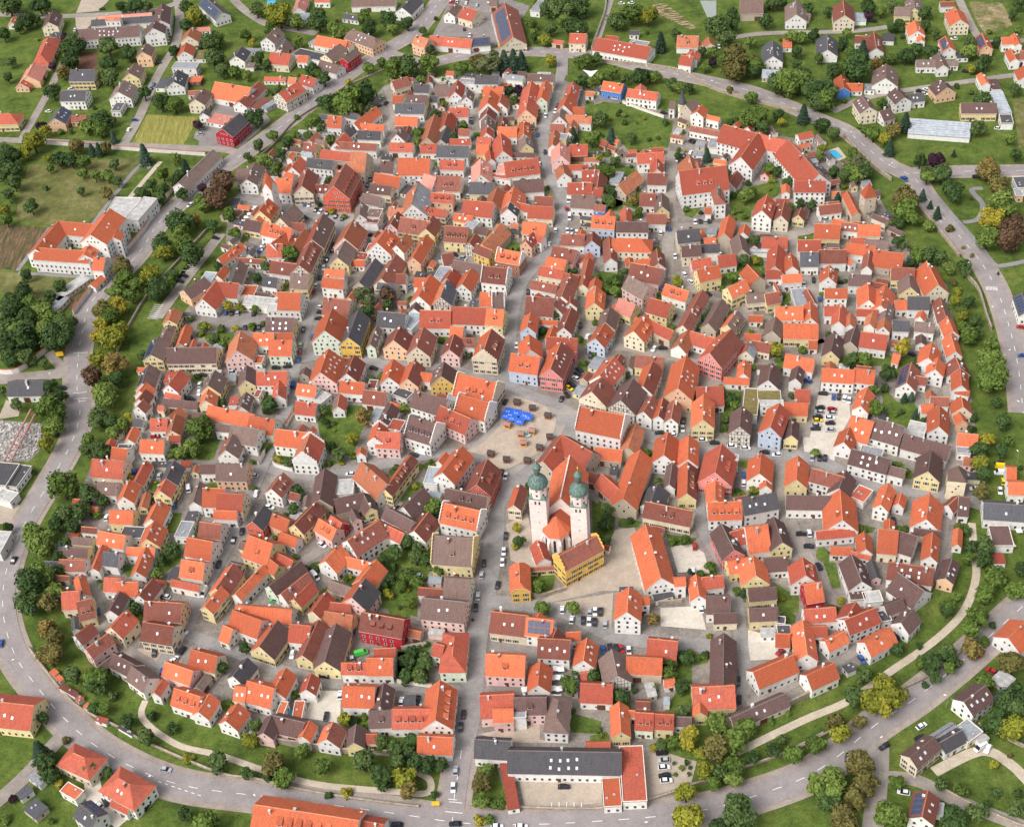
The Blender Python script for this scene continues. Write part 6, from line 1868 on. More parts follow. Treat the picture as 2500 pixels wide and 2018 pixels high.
TREES = """
-318.4 940.1 7.8 d 0
-296.7 935.7 6.4 d 0
-186.5 898.2 5.8 y 0
-265.7 750 6.4 y 0
-240.6 743.1 5.1 o 0
-265.8 813 5.1 d 0
-273.8 850.6 3.3 p 0
-264.1 838.5 4.3 o 0
-266.1 871.4 5.4 d 0
-259.4 871.4 5.4 d 0
-261.1 850.7 5.9 d 0
-272.7 890.2 3.4 p 0
-264.4 884 4.8 d 0
-238.1 862.8 6.7 d 0
-235.8 844.4 5.3 d 0
-230.1 820.5 5.8 d 0
-236.8 831.1 3.9 g 0
-224 854.5 5.3 d 0
-221.8 740.2 3.6 o 0
-230.6 740.9 2.7 c 0
-226 739.3 3 c 0
-197 725.5 4.4 c 0
-255.8 736 2.7 y 0
-247.9 731.3 4.2 d 0
-240.3 728.8 4.2 d 0
-232.4 724.6 4.2 g 0
-214.3 721.4 3.3 d 0
-219.6 752.9 2.7 c 0
-229 771.1 5.6 d 0
-228.1 760.1 4.9 g 0
-236.5 765.2 4.3 g 0
-223.7 772.5 3.1 d 0
-266.2 773.7 3.4 p 0
-262.3 766.3 3.7 y 0
-186.1 781.4 5.6 g 0
-194.9 785.6 5 d 0
-207.1 800.5 4.4 d 0
-170.8 857.9 6 d 0
-165.7 836 5.2 d 0
-194.8 853 4 d 0
-302.3 915.4 5.6 d 0
-306.9 910.5 3.5 d 0
-296.4 918.9 4.2 d 0
-314.7 900.1 4.8 d 0
-302 861.7 3.3 d 0
-299.8 840.7 3.3 d 0
-281.9 746.5 4.8 d 0
-276.5 738.7 5.4 d 0
-277.8 730 5.4 d 0
-272.5 723.4 4.7 d 0
-277.9 720 4.1 d 0
-269.3 743.1 4.2 y 0
-171.7 709 3.5 c 0
-184.1 704.6 4.1 g 0
-174.7 702.3 3.2 d 0
-179.6 720.2 3.5 g 0
-216.2 708 4.1 g 0
-223.8 710.4 3.5 g 0
-231.8 715.1 2.9 g 0
-190.6 885 5.4 d 0
-192.7 915.7 4.9 d 0
-229.7 921.8 5.6 d 0
-239.1 925.5 4.2 d 0
-221.9 923.4 4.2 d 0
-182.1 898.3 4.1 g 0
-169.6 758.2 3.4 p 0
-167.6 648.4 7.2 d 0
-166.5 642.1 4.4 g 0
-174.5 629.4 5.9 d 0
-174.2 624.5 4.8 y 0
-162.5 628.3 5.4 g 0
-158 617.4 5.9 d 0
-178.4 607 4.8 y 0
-179.6 602.6 4.2 y 0
-193.5 613.1 5.3 o 0
-191.8 603.8 4.7 g 0
-184.4 599 4.2 g 0
-172.2 592.9 5.7 d 0
-174.1 589.6 4.7 d 0
-168.8 596.5 4.2 g 0
-194.9 594.5 4.2 g 0
-186.3 589.7 4.2 g 0
-190.7 581 4.6 y 0
-198.1 576.4 5.1 o 0
-194.3 571.6 5.1 g 0
-198 567.1 4.1 y 0
-189.2 557.8 5 y 0
-187.8 565.3 3 y 0
-221.5 572.6 5.6 g 0
-215.8 561.2 6 d 0
-230.1 582.2 5.2 g 0
-236.7 589.1 4.7 g 0
-242.4 600.4 5.3 d 0
-245.3 617.4 3.2 d 0
-248.4 595.2 4.7 d 0
-244.5 582.8 5.7 d 0
-245.8 573.8 5.6 d 0
-237.1 578.2 5.1 d 0
-238.5 567.8 5.6 g 0
-231.7 564.3 5.6 d 0
-223.7 561.4 5 g 0
-225 603.5 3.7 d 0
-229.3 597.1 3.1 d 0
-230.2 590.3 3.1 d 0
-159.9 673.7 4 g 0
-160.4 687.2 2.9 p 0
-176.3 696.4 3.5 d 0
-182.4 689 3.4 d 0
-189.4 694.4 3.5 d 0
-193.8 684.7 4 d 0
-190.7 685.1 2.9 d 0
-170.6 681.7 3.4 d 0
-209.8 702.2 2.9 d 0
-213.7 690.2 3.5 o 0
-229.5 696.5 2.6 d 0
-252 707.6 1.8 d 0
-254.7 682.3 4.3 d 0
-252.7 725 2.4 g 0
-270.3 696.9 4 d 0
-269.5 708.5 4.7 d 0
-269.8 682.2 3.4 y 0
-266.7 672.5 3.4 g 0
-182.4 679.6 3.4 d 0
-160.4 654.6 3.3 o 0
-150.7 647.1 3.3 d 0
-166.4 604.8 3.2 d 0
-162.5 616 1.6 g 0
-152.7 608.7 1.1 d 0
-147 559.9 3 g 1
-148 579.4 2.1 g 1
-144.8 578.9 2.1 g 1
-154.8 570.4 2 g 1
-214.1 572.6 3.1 d 0
-216.4 554.2 8 d 0
-225.1 563.3 6.6 g 0
-233.2 557.4 7.5 d 0
-240.9 555.1 6 d 0
-237.3 545.7 5 d 0
-231 545.5 4.5 d 0
-216 562.6 6.1 d 0
-189.9 553.8 6 y 0
-197.6 557.8 4 y 0
-196 540.9 4 y 0
-185.6 531.4 5.9 o 0
-196.3 525.9 4.9 r 0
-184 523.1 3.9 d 0
-188.6 514.5 5.3 g 0
-186.7 508.4 5.2 g 0
-187.6 495.7 5.2 d 0
-181.9 492.5 3.7 d 0
-174.5 494.7 2.8 y 0
-177.2 491.7 3.3 g 0
-180.1 486.6 3.7 g 0
-191.3 482.6 3.2 g 0
-190.7 475.7 3.2 d 0
-182.9 473 4.6 d 0
-215.4 523.9 3.4 d 0
-210.7 503.6 6.6 g 0
-209.4 515 3.8 d 0
-208 492.9 4.7 g 0
-211.2 491.5 2.8 y 0
-210.1 481.9 3.7 y 0
-222.5 542.2 2.5 d 0
-196.2 450.2 6.7 g 0
-184.7 445.8 5.3 d 1
-169.7 458.9 1.8 y 1
-139.9 481.2 7.4 g 1
-143.4 471.4 4.1 g 1
-147.2 468.6 4.1 g 1
-140.9 468.3 3.6 g 1
-150.8 468.7 2.7 g 1
-175.1 541.4 2.5 d 0
-229.6 513.3 2.9 d 0
-238.9 524.8 2.4 d 0
-213.9 468.6 1.4 d 0
-158.5 445.7 2.2 d 1
-178.6 444.2 2.7 d 1
-162.7 453.4 1.8 g 1
-203.4 424.2 5.3 g 0
-200.5 416.5 5.3 g 0
-198.4 420.2 4.6 g 0
-193.3 435.4 4.6 d 0
-188.3 427.6 4.2 d 1
-187.4 436.7 4.6 d 1
-196 431.2 3.8 d 0
-199.7 396.3 6.2 d 0
-199.2 385.8 5.1 d 0
-196.9 401 5.2 g 0
-189.9 392.8 3.7 g 0
-191.5 385.9 4 o 0
-189.9 372.6 3.9 o 0
-185.5 367.9 3.5 o 0
-187.1 360.9 3.5 o 0
-190 404.3 3 d 1
-190.6 420.1 2.7 d 1
-192.2 412.1 2.6 d 0
-178.7 442.6 2.7 d 1
-180.4 437.3 2.3 g 1
-145.4 409 3.7 d 1
-148.2 405 3 d 1
-149.4 397.2 3 g 1
-156 379.7 2.9 d 1
-143.5 410.5 3 d 1
-163.9 404.9 1.5 d 1
-174.1 399.5 1.1 g 1
-157.3 384.8 2.2 d 1
-158.6 444.2 2.4 d 1
-216.8 432.4 2.3 d 0
-185.3 357.4 4.9 o 0
-175.1 347.8 3.5 d 0
-165.8 344.7 4.8 g 0
-164.9 341.8 4.1 d 0
-183.3 330.3 2.4 d 0
-180.8 313.7 3.9 c 0
-178 307.8 3.9 d 0
-179.7 312.4 3.3 d 0
-176.1 303.5 3.2 d 0
-189 297.7 1.6 p 0
-161.5 305.7 3.3 d 0
-142.8 328.4 2 d 0
-135.2 321.3 2.1 d 0
-143.2 316.1 3.3 d 0
-115.9 302.4 3.9 d 0
-127.8 307.9 2 y 0
-125.8 282.9 2.5 d 0
-117.2 277.1 4.4 g 0
-151.2 324.7 2.7 d 0
-161.2 331.9 2.4 g 0
-164.6 332.3 2.4 d 0
-159.3 339 2.1 d 0
-174.2 321.2 1.7 o 0
-156.2 304.1 2 d 0
-190.4 289.2 1.9 g 0
-127.7 882.1 8.1 y 0
-116.5 877.1 5.4 g 0
-101.6 870.9 7.4 d 0
-144.6 900.9 5.5 d 0
-114.8 850.9 4 g 0
-71.7 873.8 5.4 g 0
-68.1 857 5.3 d 0
-53.6 857 4 g 0
-55.4 866 5.4 d 0
-87.4 856.7 5.3 g 0
-93.3 865.2 4 g 0
-69 807 4.1 g 0
-60.1 811.9 3.5 d 0
-50.5 795.9 8.2 g 0
-43.9 801.4 5.1 d 0
-81.2 796.9 2.2 y 0
-91.6 764.9 5.5 d 0
-79.8 758.9 9.1 g 0
-81.5 755.7 5.5 g 0
-69.3 769.2 6.8 d 0
-73.8 756.6 4.3 g 1
-134.7 755.4 5.8 d 0
-111.5 760.3 1.8 g 0
-123.5 736.2 3.6 g 0
-131 726.1 3.6 d 0
-136.9 715.9 2.7 d 0
-126.7 706.4 4.7 g 0
-117.3 713.5 4.1 d 1
-114 726.4 3.6 d 0
-100.9 747.3 4.8 g 0
-102.9 732.5 3.6 g 1
-109.7 734.8 3 g 0
-138.1 833.4 3.9 d 0
-133.1 824.3 3.2 d 0
-103.6 810.4 4.5 d 0
-101.1 807.3 3.8 g 0
-149.2 866.5 4 g 0
-144.7 857.1 2.7 y 0
-166.9 862.9 4.7 g 0
-167.3 835 5.9 d 0
-160.3 818.9 4.5 d 0
-152.5 817.4 3.9 g 0
-144.6 813.2 3.2 g 0
-95.5 797.1 4.4 d 0
-132.4 868.8 4.7 g 0
-89.4 725.4 3.6 g 1
-66.5 756.5 3.7 d 1
-95.9 739.3 3.6 d 1
-147.4 682.1 6.8 r 0
-149.8 670.2 6.7 r 0
-142.4 656.7 4.5 g 1
-137.4 637.8 4.4 g 1
-150 649.3 2.5 d 0
-157.7 668.2 3.4 g 0
-106.8 611.8 5.3 g 1
-119.1 605.3 3.2 d 1
-123.2 596.1 3.1 d 1
-66.7 567.9 6.1 l 1
-55.4 569.3 5.1 r 1
-56.2 563.2 3 d 1
-65.6 556.6 4.5 d 1
-136.1 574.8 3.1 y 1
-129.9 573.4 2.8 y 1
-144.7 576.4 2.3 g 1
-122.5 570.1 2.6 g 1
-122.6 558.5 2.5 g 1
-138.4 559.3 2.5 g 1
-131.3 558.5 2.3 y 1
-146 560.5 3 y 1
-117.6 560.5 2 d 1
-118.6 698.2 4.6 g 1
-144.6 610.2 2.7 d 0
-133.2 661.9 2.2 d 1
-89.3 683.3 2.9 d 1
-93.6 663.1 2 d 1
-79.9 649.3 2.2 g 1
-86.8 654.5 2.2 y 1
-61.7 554.1 3 r 1
-64.1 548.2 2 y 1
-134.3 545 4 g 1
-140.2 548.2 3.5 d 1
-110 494.3 4.2 d 1
-108.4 495.2 2.8 d 1
-112.2 495.1 1.9 y 1
-132.8 502.9 2.4 d 1
-85.1 489 2.8 d 1
-84 483.1 2.3 d 1
-82.9 480.5 1.4 d 1
-66.9 480.4 4.2 o 1
-71 467.1 3.2 y 1
-77 458.1 3.6 d 1
-71 458.9 2.3 g 1
-104.2 461.5 2.3 y 1
-99.1 455.8 3.1 d 1
-81.2 466.3 2.3 d 1
-76.2 456 1.4 y 1
-110.2 471 2.3 g 1
-110.9 468.7 1.8 d 1
-94.7 438.5 2.6 d 1
-91.2 436.1 2.2 g 1
-113.8 445.1 1.6 g 1
-63.8 509.7 2.4 d 1
-115.9 461.4 1.8 g 1
-56.9 443.4 2.2 g 1
-81.6 456 1.8 g 1
-48.1 484.4 2.8 g 1
-47.6 401.8 3.3 d 1
-52.4 396 3.7 d 1
-43.3 397.6 3 d 1
-44 392 3.7 d 1
-53.7 383.2 2.9 d 1
-50.8 379 2.9 g 1
-55.2 376.5 2.5 y 1
-47.8 383.4 2.9 g 1
-57.3 381.1 2.5 d 1
-44.2 380 2.9 g 1
-46.5 369.9 2.8 g 1
-110.4 354.5 2.8 d 1
-94.2 436.9 3.1 d 1
-95.3 427.3 3.1 d 1
-98.4 425.3 2.3 d 1
-102.8 414.4 1.5 g 1
-93.7 402 1.5 g 1
-57.3 393.4 2.9 d 1
-70.2 385.1 1.5 g 1
-47.4 339.8 3.4 d 1
-53 391.6 2.2 d 1
-105 311.2 3 y 0
-95.4 299.1 4.2 o 0
-91.7 292.8 3.5 g 0
-86 305.1 2.6 g 0
-78 296.9 3.5 g 0
-63.4 296.3 4.2 d 0
-57.3 289.5 3.8 d 0
-49 288.7 4.1 y 0
-47.9 283.2 3.5 o 0
-45.2 294.3 3.2 d 0
-69.9 287.1 1.9 y 0
-98 296.9 1.9 d 0
-105.4 297.2 2.3 d 0
-103.4 317.1 3.3 d 1
-70.9 316.1 3 y 1
-67.7 317 2.3 d 1
-64.6 314.3 1.7 g 1
-57.5 304.8 3.2 d 1
-52.9 300.7 3.9 d 1
-47.2 304.9 2.6 g 1
-118.1 346 2.8 d 1
-48.1 340.5 3.4 d 1
-48.8 332.9 3.4 d 1
-44.1 333.2 3.4 g 1
-90.1 331.8 2 g 1
-117.1 278.3 3.7 g 0
-51.8 296.2 2.6 d 0
-76.4 287.2 1.6 d 0
-30.6 800 6.3 g 0
-44.8 796.1 7.6 d 0
6.1 790.1 6.9 l 0
-0.6 796.8 5.7 o 0
-10.4 794.8 4.4 g 0
15.7 793.6 5 c 0
21.4 793.8 5 c 0
26.4 793.5 4.4 c 0
9.3 808.2 3.8 g 0
43.5 794.7 3.8 y 0
21.7 763.1 3.7 p 1
16.2 762.9 3.7 d 1
19 750.1 3.6 d 1
-22.8 786.9 2.5 g 1
-36 788.2 3.1 g 1
-29.6 824.8 2.9 d 0
36.4 837.3 2.6 g 0
36 827.5 2.6 d 0
43.1 821.8 3.9 y 0
47.4 833.5 4.6 d 0
60.4 832.1 5.9 d 0
65.9 828.2 5.2 d 0
57 845.7 4.6 g 0
56.7 854 8.6 d 0
67.3 854.9 7.3 d 0
48.4 860.5 6 d 0
35.7 844.4 3.9 g 0
65.5 786.4 5 g 0
72.2 790.4 3.8 d 0
60.6 788.7 3.8 g 0
61.2 763 4.3 d 0
66 762 3.7 g 0
72.3 768.4 3.7 g 0
79.4 770.8 4.3 g 0
66.6 762.3 1.8 y 0
66.2 717.5 5.3 d 1
49.6 705.9 3.5 c 1
59.2 696.2 5.2 g 1
70.5 698.5 4.3 c 1
-28.1 743.3 3.6 d 1
-38.6 724.2 4.2 g 1
-39.4 714 3.5 g 1
-12.4 728.5 3 g 1
-19.2 719.4 3 d 1
-23 755.6 3.1 g 1
61.8 662.4 5 g 1
61.3 679.3 2.8 y 1
69.8 673.6 3.4 d 1
-34.1 851.7 2.7 d 0
-43.5 860.8 4 d 0
61 635.9 3.8 d 1
64.1 644.2 3.3 d 1
57.1 565.6 3 d 1
52.7 562.9 3 g 1
48.8 569.4 2.6 g 1
55.5 556.5 3 g 1
37.9 579.4 2.1 d 1
25.5 543.1 3 g 1
22.4 541.8 2.5 g 1
34.7 525.2 2.2 g 1
18.8 533.6 2.5 d 1
44.2 536.4 2 g 1
-8.1 574.6 1.3 g 1
7.2 622.1 1.4 g 1
6.2 657.2 2.2 g 1
45.3 617.5 1.1 o 1
35.9 580.4 1.6 g 1
40.8 513.8 1.4 g 1
-18 521 1.5 d 1
-36.6 418.4 4.5 g 1
-2.3 406 2.1 y 1
-3.8 396.1 1.8 y 1
-2.1 396 2.8 d 1
4.5 370.8 3.6 g 1
4.7 359.8 3.4 g 1
15.8 358.1 3.4 g 1
-47.5 401.8 3.3 d 1
-44.2 392.5 3.7 d 1
-40.3 391.2 2.9 d 1
-40.8 384.1 1.3 g 1
-34.1 382.4 1.3 g 1
-47 385.2 2.9 d 1
-43.4 378 2.9 g 1
-47.8 370.1 2.8 g 1
-34.6 385.1 2.9 g 1
34 404.3 2.6 d 1
32.6 391.8 2.9 d 1
-45.9 343.9 3.4 d 1
-41.1 339.9 3.4 d 1
-22.8 360.4 0.7 d 1
-22.4 283.6 4.1 o 1
-20.4 288.5 3.2 g 1
-23.4 276.9 3.4 g 1
-16 276.8 2.5 g 1
-19.1 277.1 2.5 g 1
-41.2 338 3.4 d 1
-43.3 332.3 3.4 d 1
11.7 321.4 4.1 g 1
20.5 314.3 1.5 g 1
25.9 315.3 1.5 g 1
20.7 325 3 d 1
29 315.8 3 d 1
11.7 313 1.3 d 1
-40.7 293 3.2 d 0
-36.3 293 2.6 d 0
-46.3 304.3 3.2 d 1
-48.4 301.2 2.6 d 1
-38.7 283.1 1.6 d 0
-24 271.1 2.2 y 0
-20.9 270.9 1.9 g 0
20.4 304 1.3 d 1
14.3 329.6 2 d 1
100 839.5 6.5 g 0
110 836 5.9 y 0
89.5 834.6 5.9 d 0
113 801.5 4.4 c 0
124 810.9 3.8 d 0
150.5 812.1 7 d 0
152.5 798.2 5.7 d 0
154 764.9 8.6 o 0
151.9 756.5 7.9 o 0
147.4 769 4.9 g 0
164 761.8 5.5 g 0
181.1 817.2 4.5 d 0
167.1 794 3.8 g 0
191.6 775.2 3.4 d 0
187.7 759.8 3.7 d 0
175.6 732.2 7.7 g 0
183.6 735.6 6.6 g 0
171.8 736.7 6 d 0
191.2 747.8 3.6 d 0
190.2 722.3 6.5 d 0
189.4 713.1 5.3 d 0
162.3 755.9 3.7 d 0
179.9 701.7 4.1 c 0
152.8 700.3 6.4 g 0
149 704.4 4.7 g 0
154.8 692.1 4 d 0
166.8 705.7 3.5 d 0
166.7 698.8 2.3 y 0
85.9 762.6 3.4 d 0
94.1 759.1 5.5 d 0
100.9 764.1 3.7 d 0
104.2 760.9 3.7 g 0
112.7 751.8 3.6 d 0
115.7 747.5 3 g 0
122 745.1 3 d 0
81.2 696 3.8 d 1
81.3 728 2.1 g 1
80.1 718.2 2.1 g 1
103.3 714 2.4 d 1
120.1 671.2 3.4 c 1
104.4 672.7 2.8 d 1
111.9 702.9 1.5 g 1
115.6 700 1.5 g 1
118.8 698.3 1.5 g 1
121.8 695.5 1.4 g 1
110 697.7 1.5 g 1
106.2 684.6 1.7 g 1
109.8 683.1 1.1 y 1
113.7 680.8 1.1 g 1
141.4 784.5 3.8 g 0
140.4 774.9 2.8 p 0
137 788.1 3.1 d 0
135.1 768.9 3.1 g 0
145.5 740.6 2.4 o 0
150.1 650.9 3.9 g 1
154.2 649.1 3.3 d 1
150.4 646.6 2.2 y 1
180 660.2 3.4 g 1
192.8 795.6 3.8 g 0
199.2 792.9 3.8 g 0
206.4 794.2 3.8 d 0
190.2 839.7 4.6 d 0
196.2 839.9 3.9 d 0
210.4 829.7 3.9 d 0
163.2 832.4 3.9 d 0
160.9 815.9 3.9 d 0
155.2 727.8 3.6 g 0
142 704.5 2.3 d 0
139 704 2.3 d 0
64.5 661.6 4.5 g 1
63.7 644.4 3.9 d 1
62.5 634.6 3.3 g 1
74.6 634.5 3.8 o 1
69.3 645.8 1.7 c 1
75.9 623.4 2.7 g 1
133 625.6 4.9 g 1
137.3 630.6 3.8 g 1
150.7 645.3 2.2 y 1
157.2 642.1 2.2 g 1
158.5 637.9 3.3 d 1
165.3 614 3.2 d 1
159.8 615.9 3.2 d 1
128.8 619 1.6 g 1
130.1 613.1 1.9 g 1
124.9 618.5 2.2 g 1
121.9 570.8 3.6 d 1
128.3 572.3 2.6 y 1
114.1 559.1 3 g 1
107.8 554.4 2 g 1
130.5 586.3 3.6 d 1
126.7 590.9 2.1 d 1
87.1 559.6 3.3 y 1
57 564.8 3 g 1
60.7 570.1 2.6 d 1
52.9 559.5 3 g 1
53 570 2 d 1
63.4 575.3 2.1 d 1
128.1 633.6 2.2 g 1
128.7 652.3 2.8 d 1
138.1 643.4 2.2 d 1
81.8 592.3 1.8 g 1
154.8 614.8 2.7 g 1
128.5 562.7 2.5 g 1
92.5 525.8 2 g 1
96 532.1 2.5 g 1
115.2 518.4 1.9 y 1
121.3 522.2 1.2 y 1
135.4 534.8 2.5 g 1
101.6 625.3 2.2 g 1
108.6 621 1.6 d 1
123.5 500.8 3.8 y 1
96.7 470.1 3.6 d 1
98.2 465.6 3.2 g 1
93 459.3 2.3 d 1
91.9 455 1.8 d 1
111.8 492.9 1.9 g 1
61.3 515.2 1.2 g 1
54 495.6 1.9 d 1
58.8 425 2.2 g 1
96.9 414.9 2.1 y 1
126.9 433.9 2.2 g 1
124.3 471.6 1.8 g 1
116.7 437.2 0.9 d 1
122.9 490.2 2.3 g 1
90.8 414.4 0.9 g 1
136 500.9 2.4 g 1
63.3 370.6 2.5 c 1
67.9 372.2 1.8 g 1
72.3 373 2.9 g 1
64 389.2 2.6 g 1
59.7 390.1 2.2 g 1
80.3 361.3 2.1 g 1
82.5 359.8 1.8 c 1
46.1 350.2 2.8 o 1
66.3 341.3 1.4 y 1
33.8 401 3.7 d 1
35.4 408.9 3 d 1
32.8 392.6 2.2 d 1
54.5 332 2.4 d 1
57.4 333.2 2 g 1
63 331.7 2 d 1
61.7 297.5 5.1 g 1
70.7 295.2 3.8 g 0
66 290.6 4.4 g 0
59.8 288 4.7 o 0
51.2 293.5 3.8 y 0
45.9 292.6 2.9 g 1
41.4 292.6 2.6 d 1
38.3 293.6 1.6 y 1
54.2 288.1 2.5 y 0
54.7 280.1 3.1 y 0
64.9 281 3.4 g 0
63.4 276 3.4 g 0
57 275 2.8 g 0
46.5 271.5 3.7 y 0
45.3 261.8 5.2 y 0
62 261.8 5.5 d 0
64.1 259.4 3.6 d 0
85.5 283.1 3.5 g 0
93.8 286.2 3.2 g 0
91.4 270.1 4.3 g 0
29.9 313.8 3.3 d 1
51.3 306.5 3.3 d 1
52.2 316.9 3.3 d 1
55.4 328.8 2.7 d 1
48.5 323.4 3 g 1
49.7 326.9 2.7 g 1
62.7 331.7 1.7 g 1
78.6 286.1 2.5 d 0
83.7 291.7 1.9 d 0
81.6 300.2 1.3 g 0
87.9 302.7 1.2 g 0
71.2 284 2.5 d 0
42.5 319.2 2 g 1
35.2 319.2 1.3 d 1
47 284.6 1.1 g 0
44.4 282.4 0.9 g 1
49.2 286.7 1 d 0
44.8 287 0.8 d 1
49.8 284.5 0.8 d 0
49.1 282 0.8 d 0
59 279.4 2.5 d 0
55.3 258.1 3 d 0
219.8 742 8.4 d 0
207.1 745.9 5.4 d 0
213.3 745.9 4.8 g 0
197 721 7.1 d 0
190.9 719.8 6.5 d 0
193.6 713.4 5.9 g 0
188.8 728.6 4.8 d 0
229.8 767.5 4.3 c 0
233.8 752 3.7 o 0
245 757.4 3.7 g 0
252.4 755.9 4.9 d 0
257.1 758.9 3.1 g 0
262 765.7 3.7 d 0
268.7 759.1 4.3 d 0
240.5 758.4 2.4 g 0
232.6 683 4 c 0
224 676 4.5 o 0
212.8 674.8 4.5 g 0
217 668.5 3.4 y 0
218.1 660 3.4 c 0
238.1 642.1 4.7 p 0
229.9 644 3.8 d 0
236.9 628.6 4.9 d 0
230.1 630.7 3.8 g 0
269 670.5 4.2 d 0
260.9 628.9 5.1 o 0
282.3 658.8 3.3 g 0
281.3 642.1 3.3 d 0
301.9 708.2 3.5 d 0
280.5 700.5 4.6 d 0
293.1 764.6 4.3 d 0
289.6 754.9 4.3 g 0
286.4 737.9 3 y 0
290.1 738.4 3.6 d 0
295.1 741.2 4.2 d 0
245.9 814.5 2.9 p 0
222.4 824.4 3.2 d 0
227.1 795.4 3.2 g 0
221 780.5 3.7 d 0
223.1 770.9 3.1 g 0
246.9 821.9 5.2 d 0
253.8 817.7 3.9 g 0
261.9 821.8 3.9 d 0
259.8 796.9 3.8 d 0
255 795.2 3.2 d 0
278.8 808.2 4.5 d 0
274.1 791.2 3.8 d 0
278 782.3 3.1 d 0
203 767.1 3.1 g 0
197.4 644.7 4.9 l 0
190.4 640.8 4.9 g 1
198.1 636.4 4.4 d 0
184.1 643.9 3.3 d 1
183.3 669.2 2.8 y 1
191.6 678.6 4 d 0
187.1 689.5 4.6 d 0
198.3 659.1 3.3 g 0
337.4 808.7 3.8 d 0
330.1 797.6 3.2 d 0
310 766.5 3.1 d 0
311.7 784.1 1.9 g 0
327.3 779.1 2.5 g 0
251.2 652.9 1.4 c 0
207.4 719.5 1.8 g 0
226.8 708.3 2.9 d 0
210.4 680.7 3.4 g 0
211.1 604.6 6.8 o 0
209 596.5 6.3 g 0
204.1 590.5 3.1 d 0
229.4 628.6 4.3 g 0
236 627.5 4.9 d 0
237.9 610.5 5.8 d 0
260.6 626.2 4.9 o 0
260.1 608.6 6.4 o 0
256.9 591.3 7.8 g 0
249.5 583.1 5.7 y 0
242 567.3 5.6 g 0
250.5 563.5 7.6 r 0
258.5 577 5.1 r 0
226.1 597.4 2.4 c 0
225.2 606.6 1.6 c 0
223.2 614.2 2.4 c 0
229.3 585.7 2.1 o 0
233.1 561.9 1.3 o 0
231.3 569.6 1 o 0
210.7 559.2 4.5 d 0
204.8 559.2 4 g 0
214.9 557.5 4 d 0
201.3 557 3 d 1
199.9 574.9 3.6 d 1
202 570.8 2.6 d 1
201.4 594.8 1.6 y 1
225 549 3.5 d 0
224.2 545.6 2.5 d 0
217.4 542 2 o 0
218.1 534.4 2 y 0
213.1 523.5 2.9 y 0
219.3 521.8 2.9 d 0
213.3 516.3 2.9 g 0
212.9 511.7 2.9 y 0
211.1 504.2 2.8 g 0
218 507.8 2.9 d 0
241.2 545.8 0.7 c 0
180 619 2.7 c 1
166.1 561.1 1.5 g 1
167.8 551.4 1.5 g 1
187.1 636 4.4 d 1
194.9 636.7 4.4 g 0
199.9 638.8 3.8 d 0
183.3 642.7 3.3 d 1
191.2 634.2 3.3 g 1
218.7 586.1 2.6 g 0
248 610.5 1.1 d 0
151 511.4 1.9 g 1
217.7 549.2 3 g 0
213.4 591.7 3.1 g 0
216.4 499.6 2.8 d 0
179.1 491.4 5 y 1
175.8 486.7 2.1 o 1
182.6 480.8 3.3 d 1
169.1 476.6 4.1 d 1
160.4 467.7 3.2 g 1
166.2 469.7 2.4 d 1
157.5 453.7 4 g 1
172.6 461.5 2 c 1
175.7 461.7 2 c 1
174.4 450.4 2 c 1
166.9 452.9 1.6 g 1
214.1 475.4 5.7 g 0
210.7 462.3 6.4 g 0
208 437.6 3.5 d 0
198.8 427.9 3.1 y 0
190.8 413.6 3.8 y 0
193.1 422.1 3.8 d 0
190 407.3 3.7 d 0
186.6 398.6 3.3 o 0
196 438.4 2.3 d 1
198.1 445.1 2.4 d 1
201.9 420.7 3 d 0
207.4 427.6 2.3 g 0
210.2 496.4 4.2 g 0
220.2 490.8 3.3 g 0
209.7 451.8 2.4 d 0
155 487.7 4.1 d 1
160.2 486.9 4.1 g 1
126.8 434.2 1.9 g 1
208.2 413.6 1.1 d 0
173.4 369.8 3.2 d 0
171.4 364.2 2.8 g 0
178.5 368.5 4.3 d 0
176.5 362.8 3.5 d 0
177.5 352.2 4.5 g 0
171.6 344.2 4.1 g 0
165.9 334.8 4.4 g 0
160.5 329.1 3.7 g 0
159 320.8 3.7 o 0
183.9 345.7 3.8 g 0
156.4 341.4 3.4 g 0
155.3 339.5 2.7 d 0
132.7 324.4 2.7 d 0
118.2 351.6 2 y 1
173.7 383.8 2.2 g 1
175.6 380.6 2.2 d 0
169.9 313.3 3.9 o 0
170.8 333 1.4 d 0
165.1 325.8 2 g 0
141.8 327 1.3 d 0
142.2 315.8 4 d 0
149.1 318.9 3.3 d 0
152.3 385.9 1.8 g 1
135.4 386.3 2.2 g 1
158.2 393.7 1.5 g 1
161.5 348 2.1 g 0
189 356.3 2.8 d 0
118.5 301.3 4.8 y 0
124.1 302.8 5.2 y 0
122.7 309.4 3.3 y 0
121.2 298.7 3.9 y 0
111.4 303.8 3.9 d 0
102.8 294.6 3.8 o 0
102.8 289.2 3.8 y 0
111.3 294.6 2.6 o 0
94.9 286.3 2.8 g 0
106.5 276.1 4.7 o 0
106.3 268 4.9 o 0
102.4 264.1 4 o 0
94.1 268.6 5.8 g 0
93.8 264.1 4.3 d 0
97.2 255.7 4.8 o 0
117.8 268.7 2.8 g 0
111.7 255.5 4.8 g 0
159.1 305.8 2.9 g 0
148.3 313.5 2.6 g 0
142.2 310.4 2.3 d 0
139.4 317.1 2.6 g 0
138.9 309.4 1.4 d 0
171.1 311.6 4.6 o 0
164.6 295.7 5.1 d 0
166.1 292.2 4.5 d 0
156.4 287.9 4.4 d 0
161.6 284.5 5 y 0
169 298.7 3.9 d 0
132.2 266.9 2.5 d 0
138.2 264.2 2.4 g 0
152.6 273.5 1.7 y 0
156.7 261.5 1.8 d 0
149.8 262.9 1.8 d 0
145.6 259.3 1.5 d 0
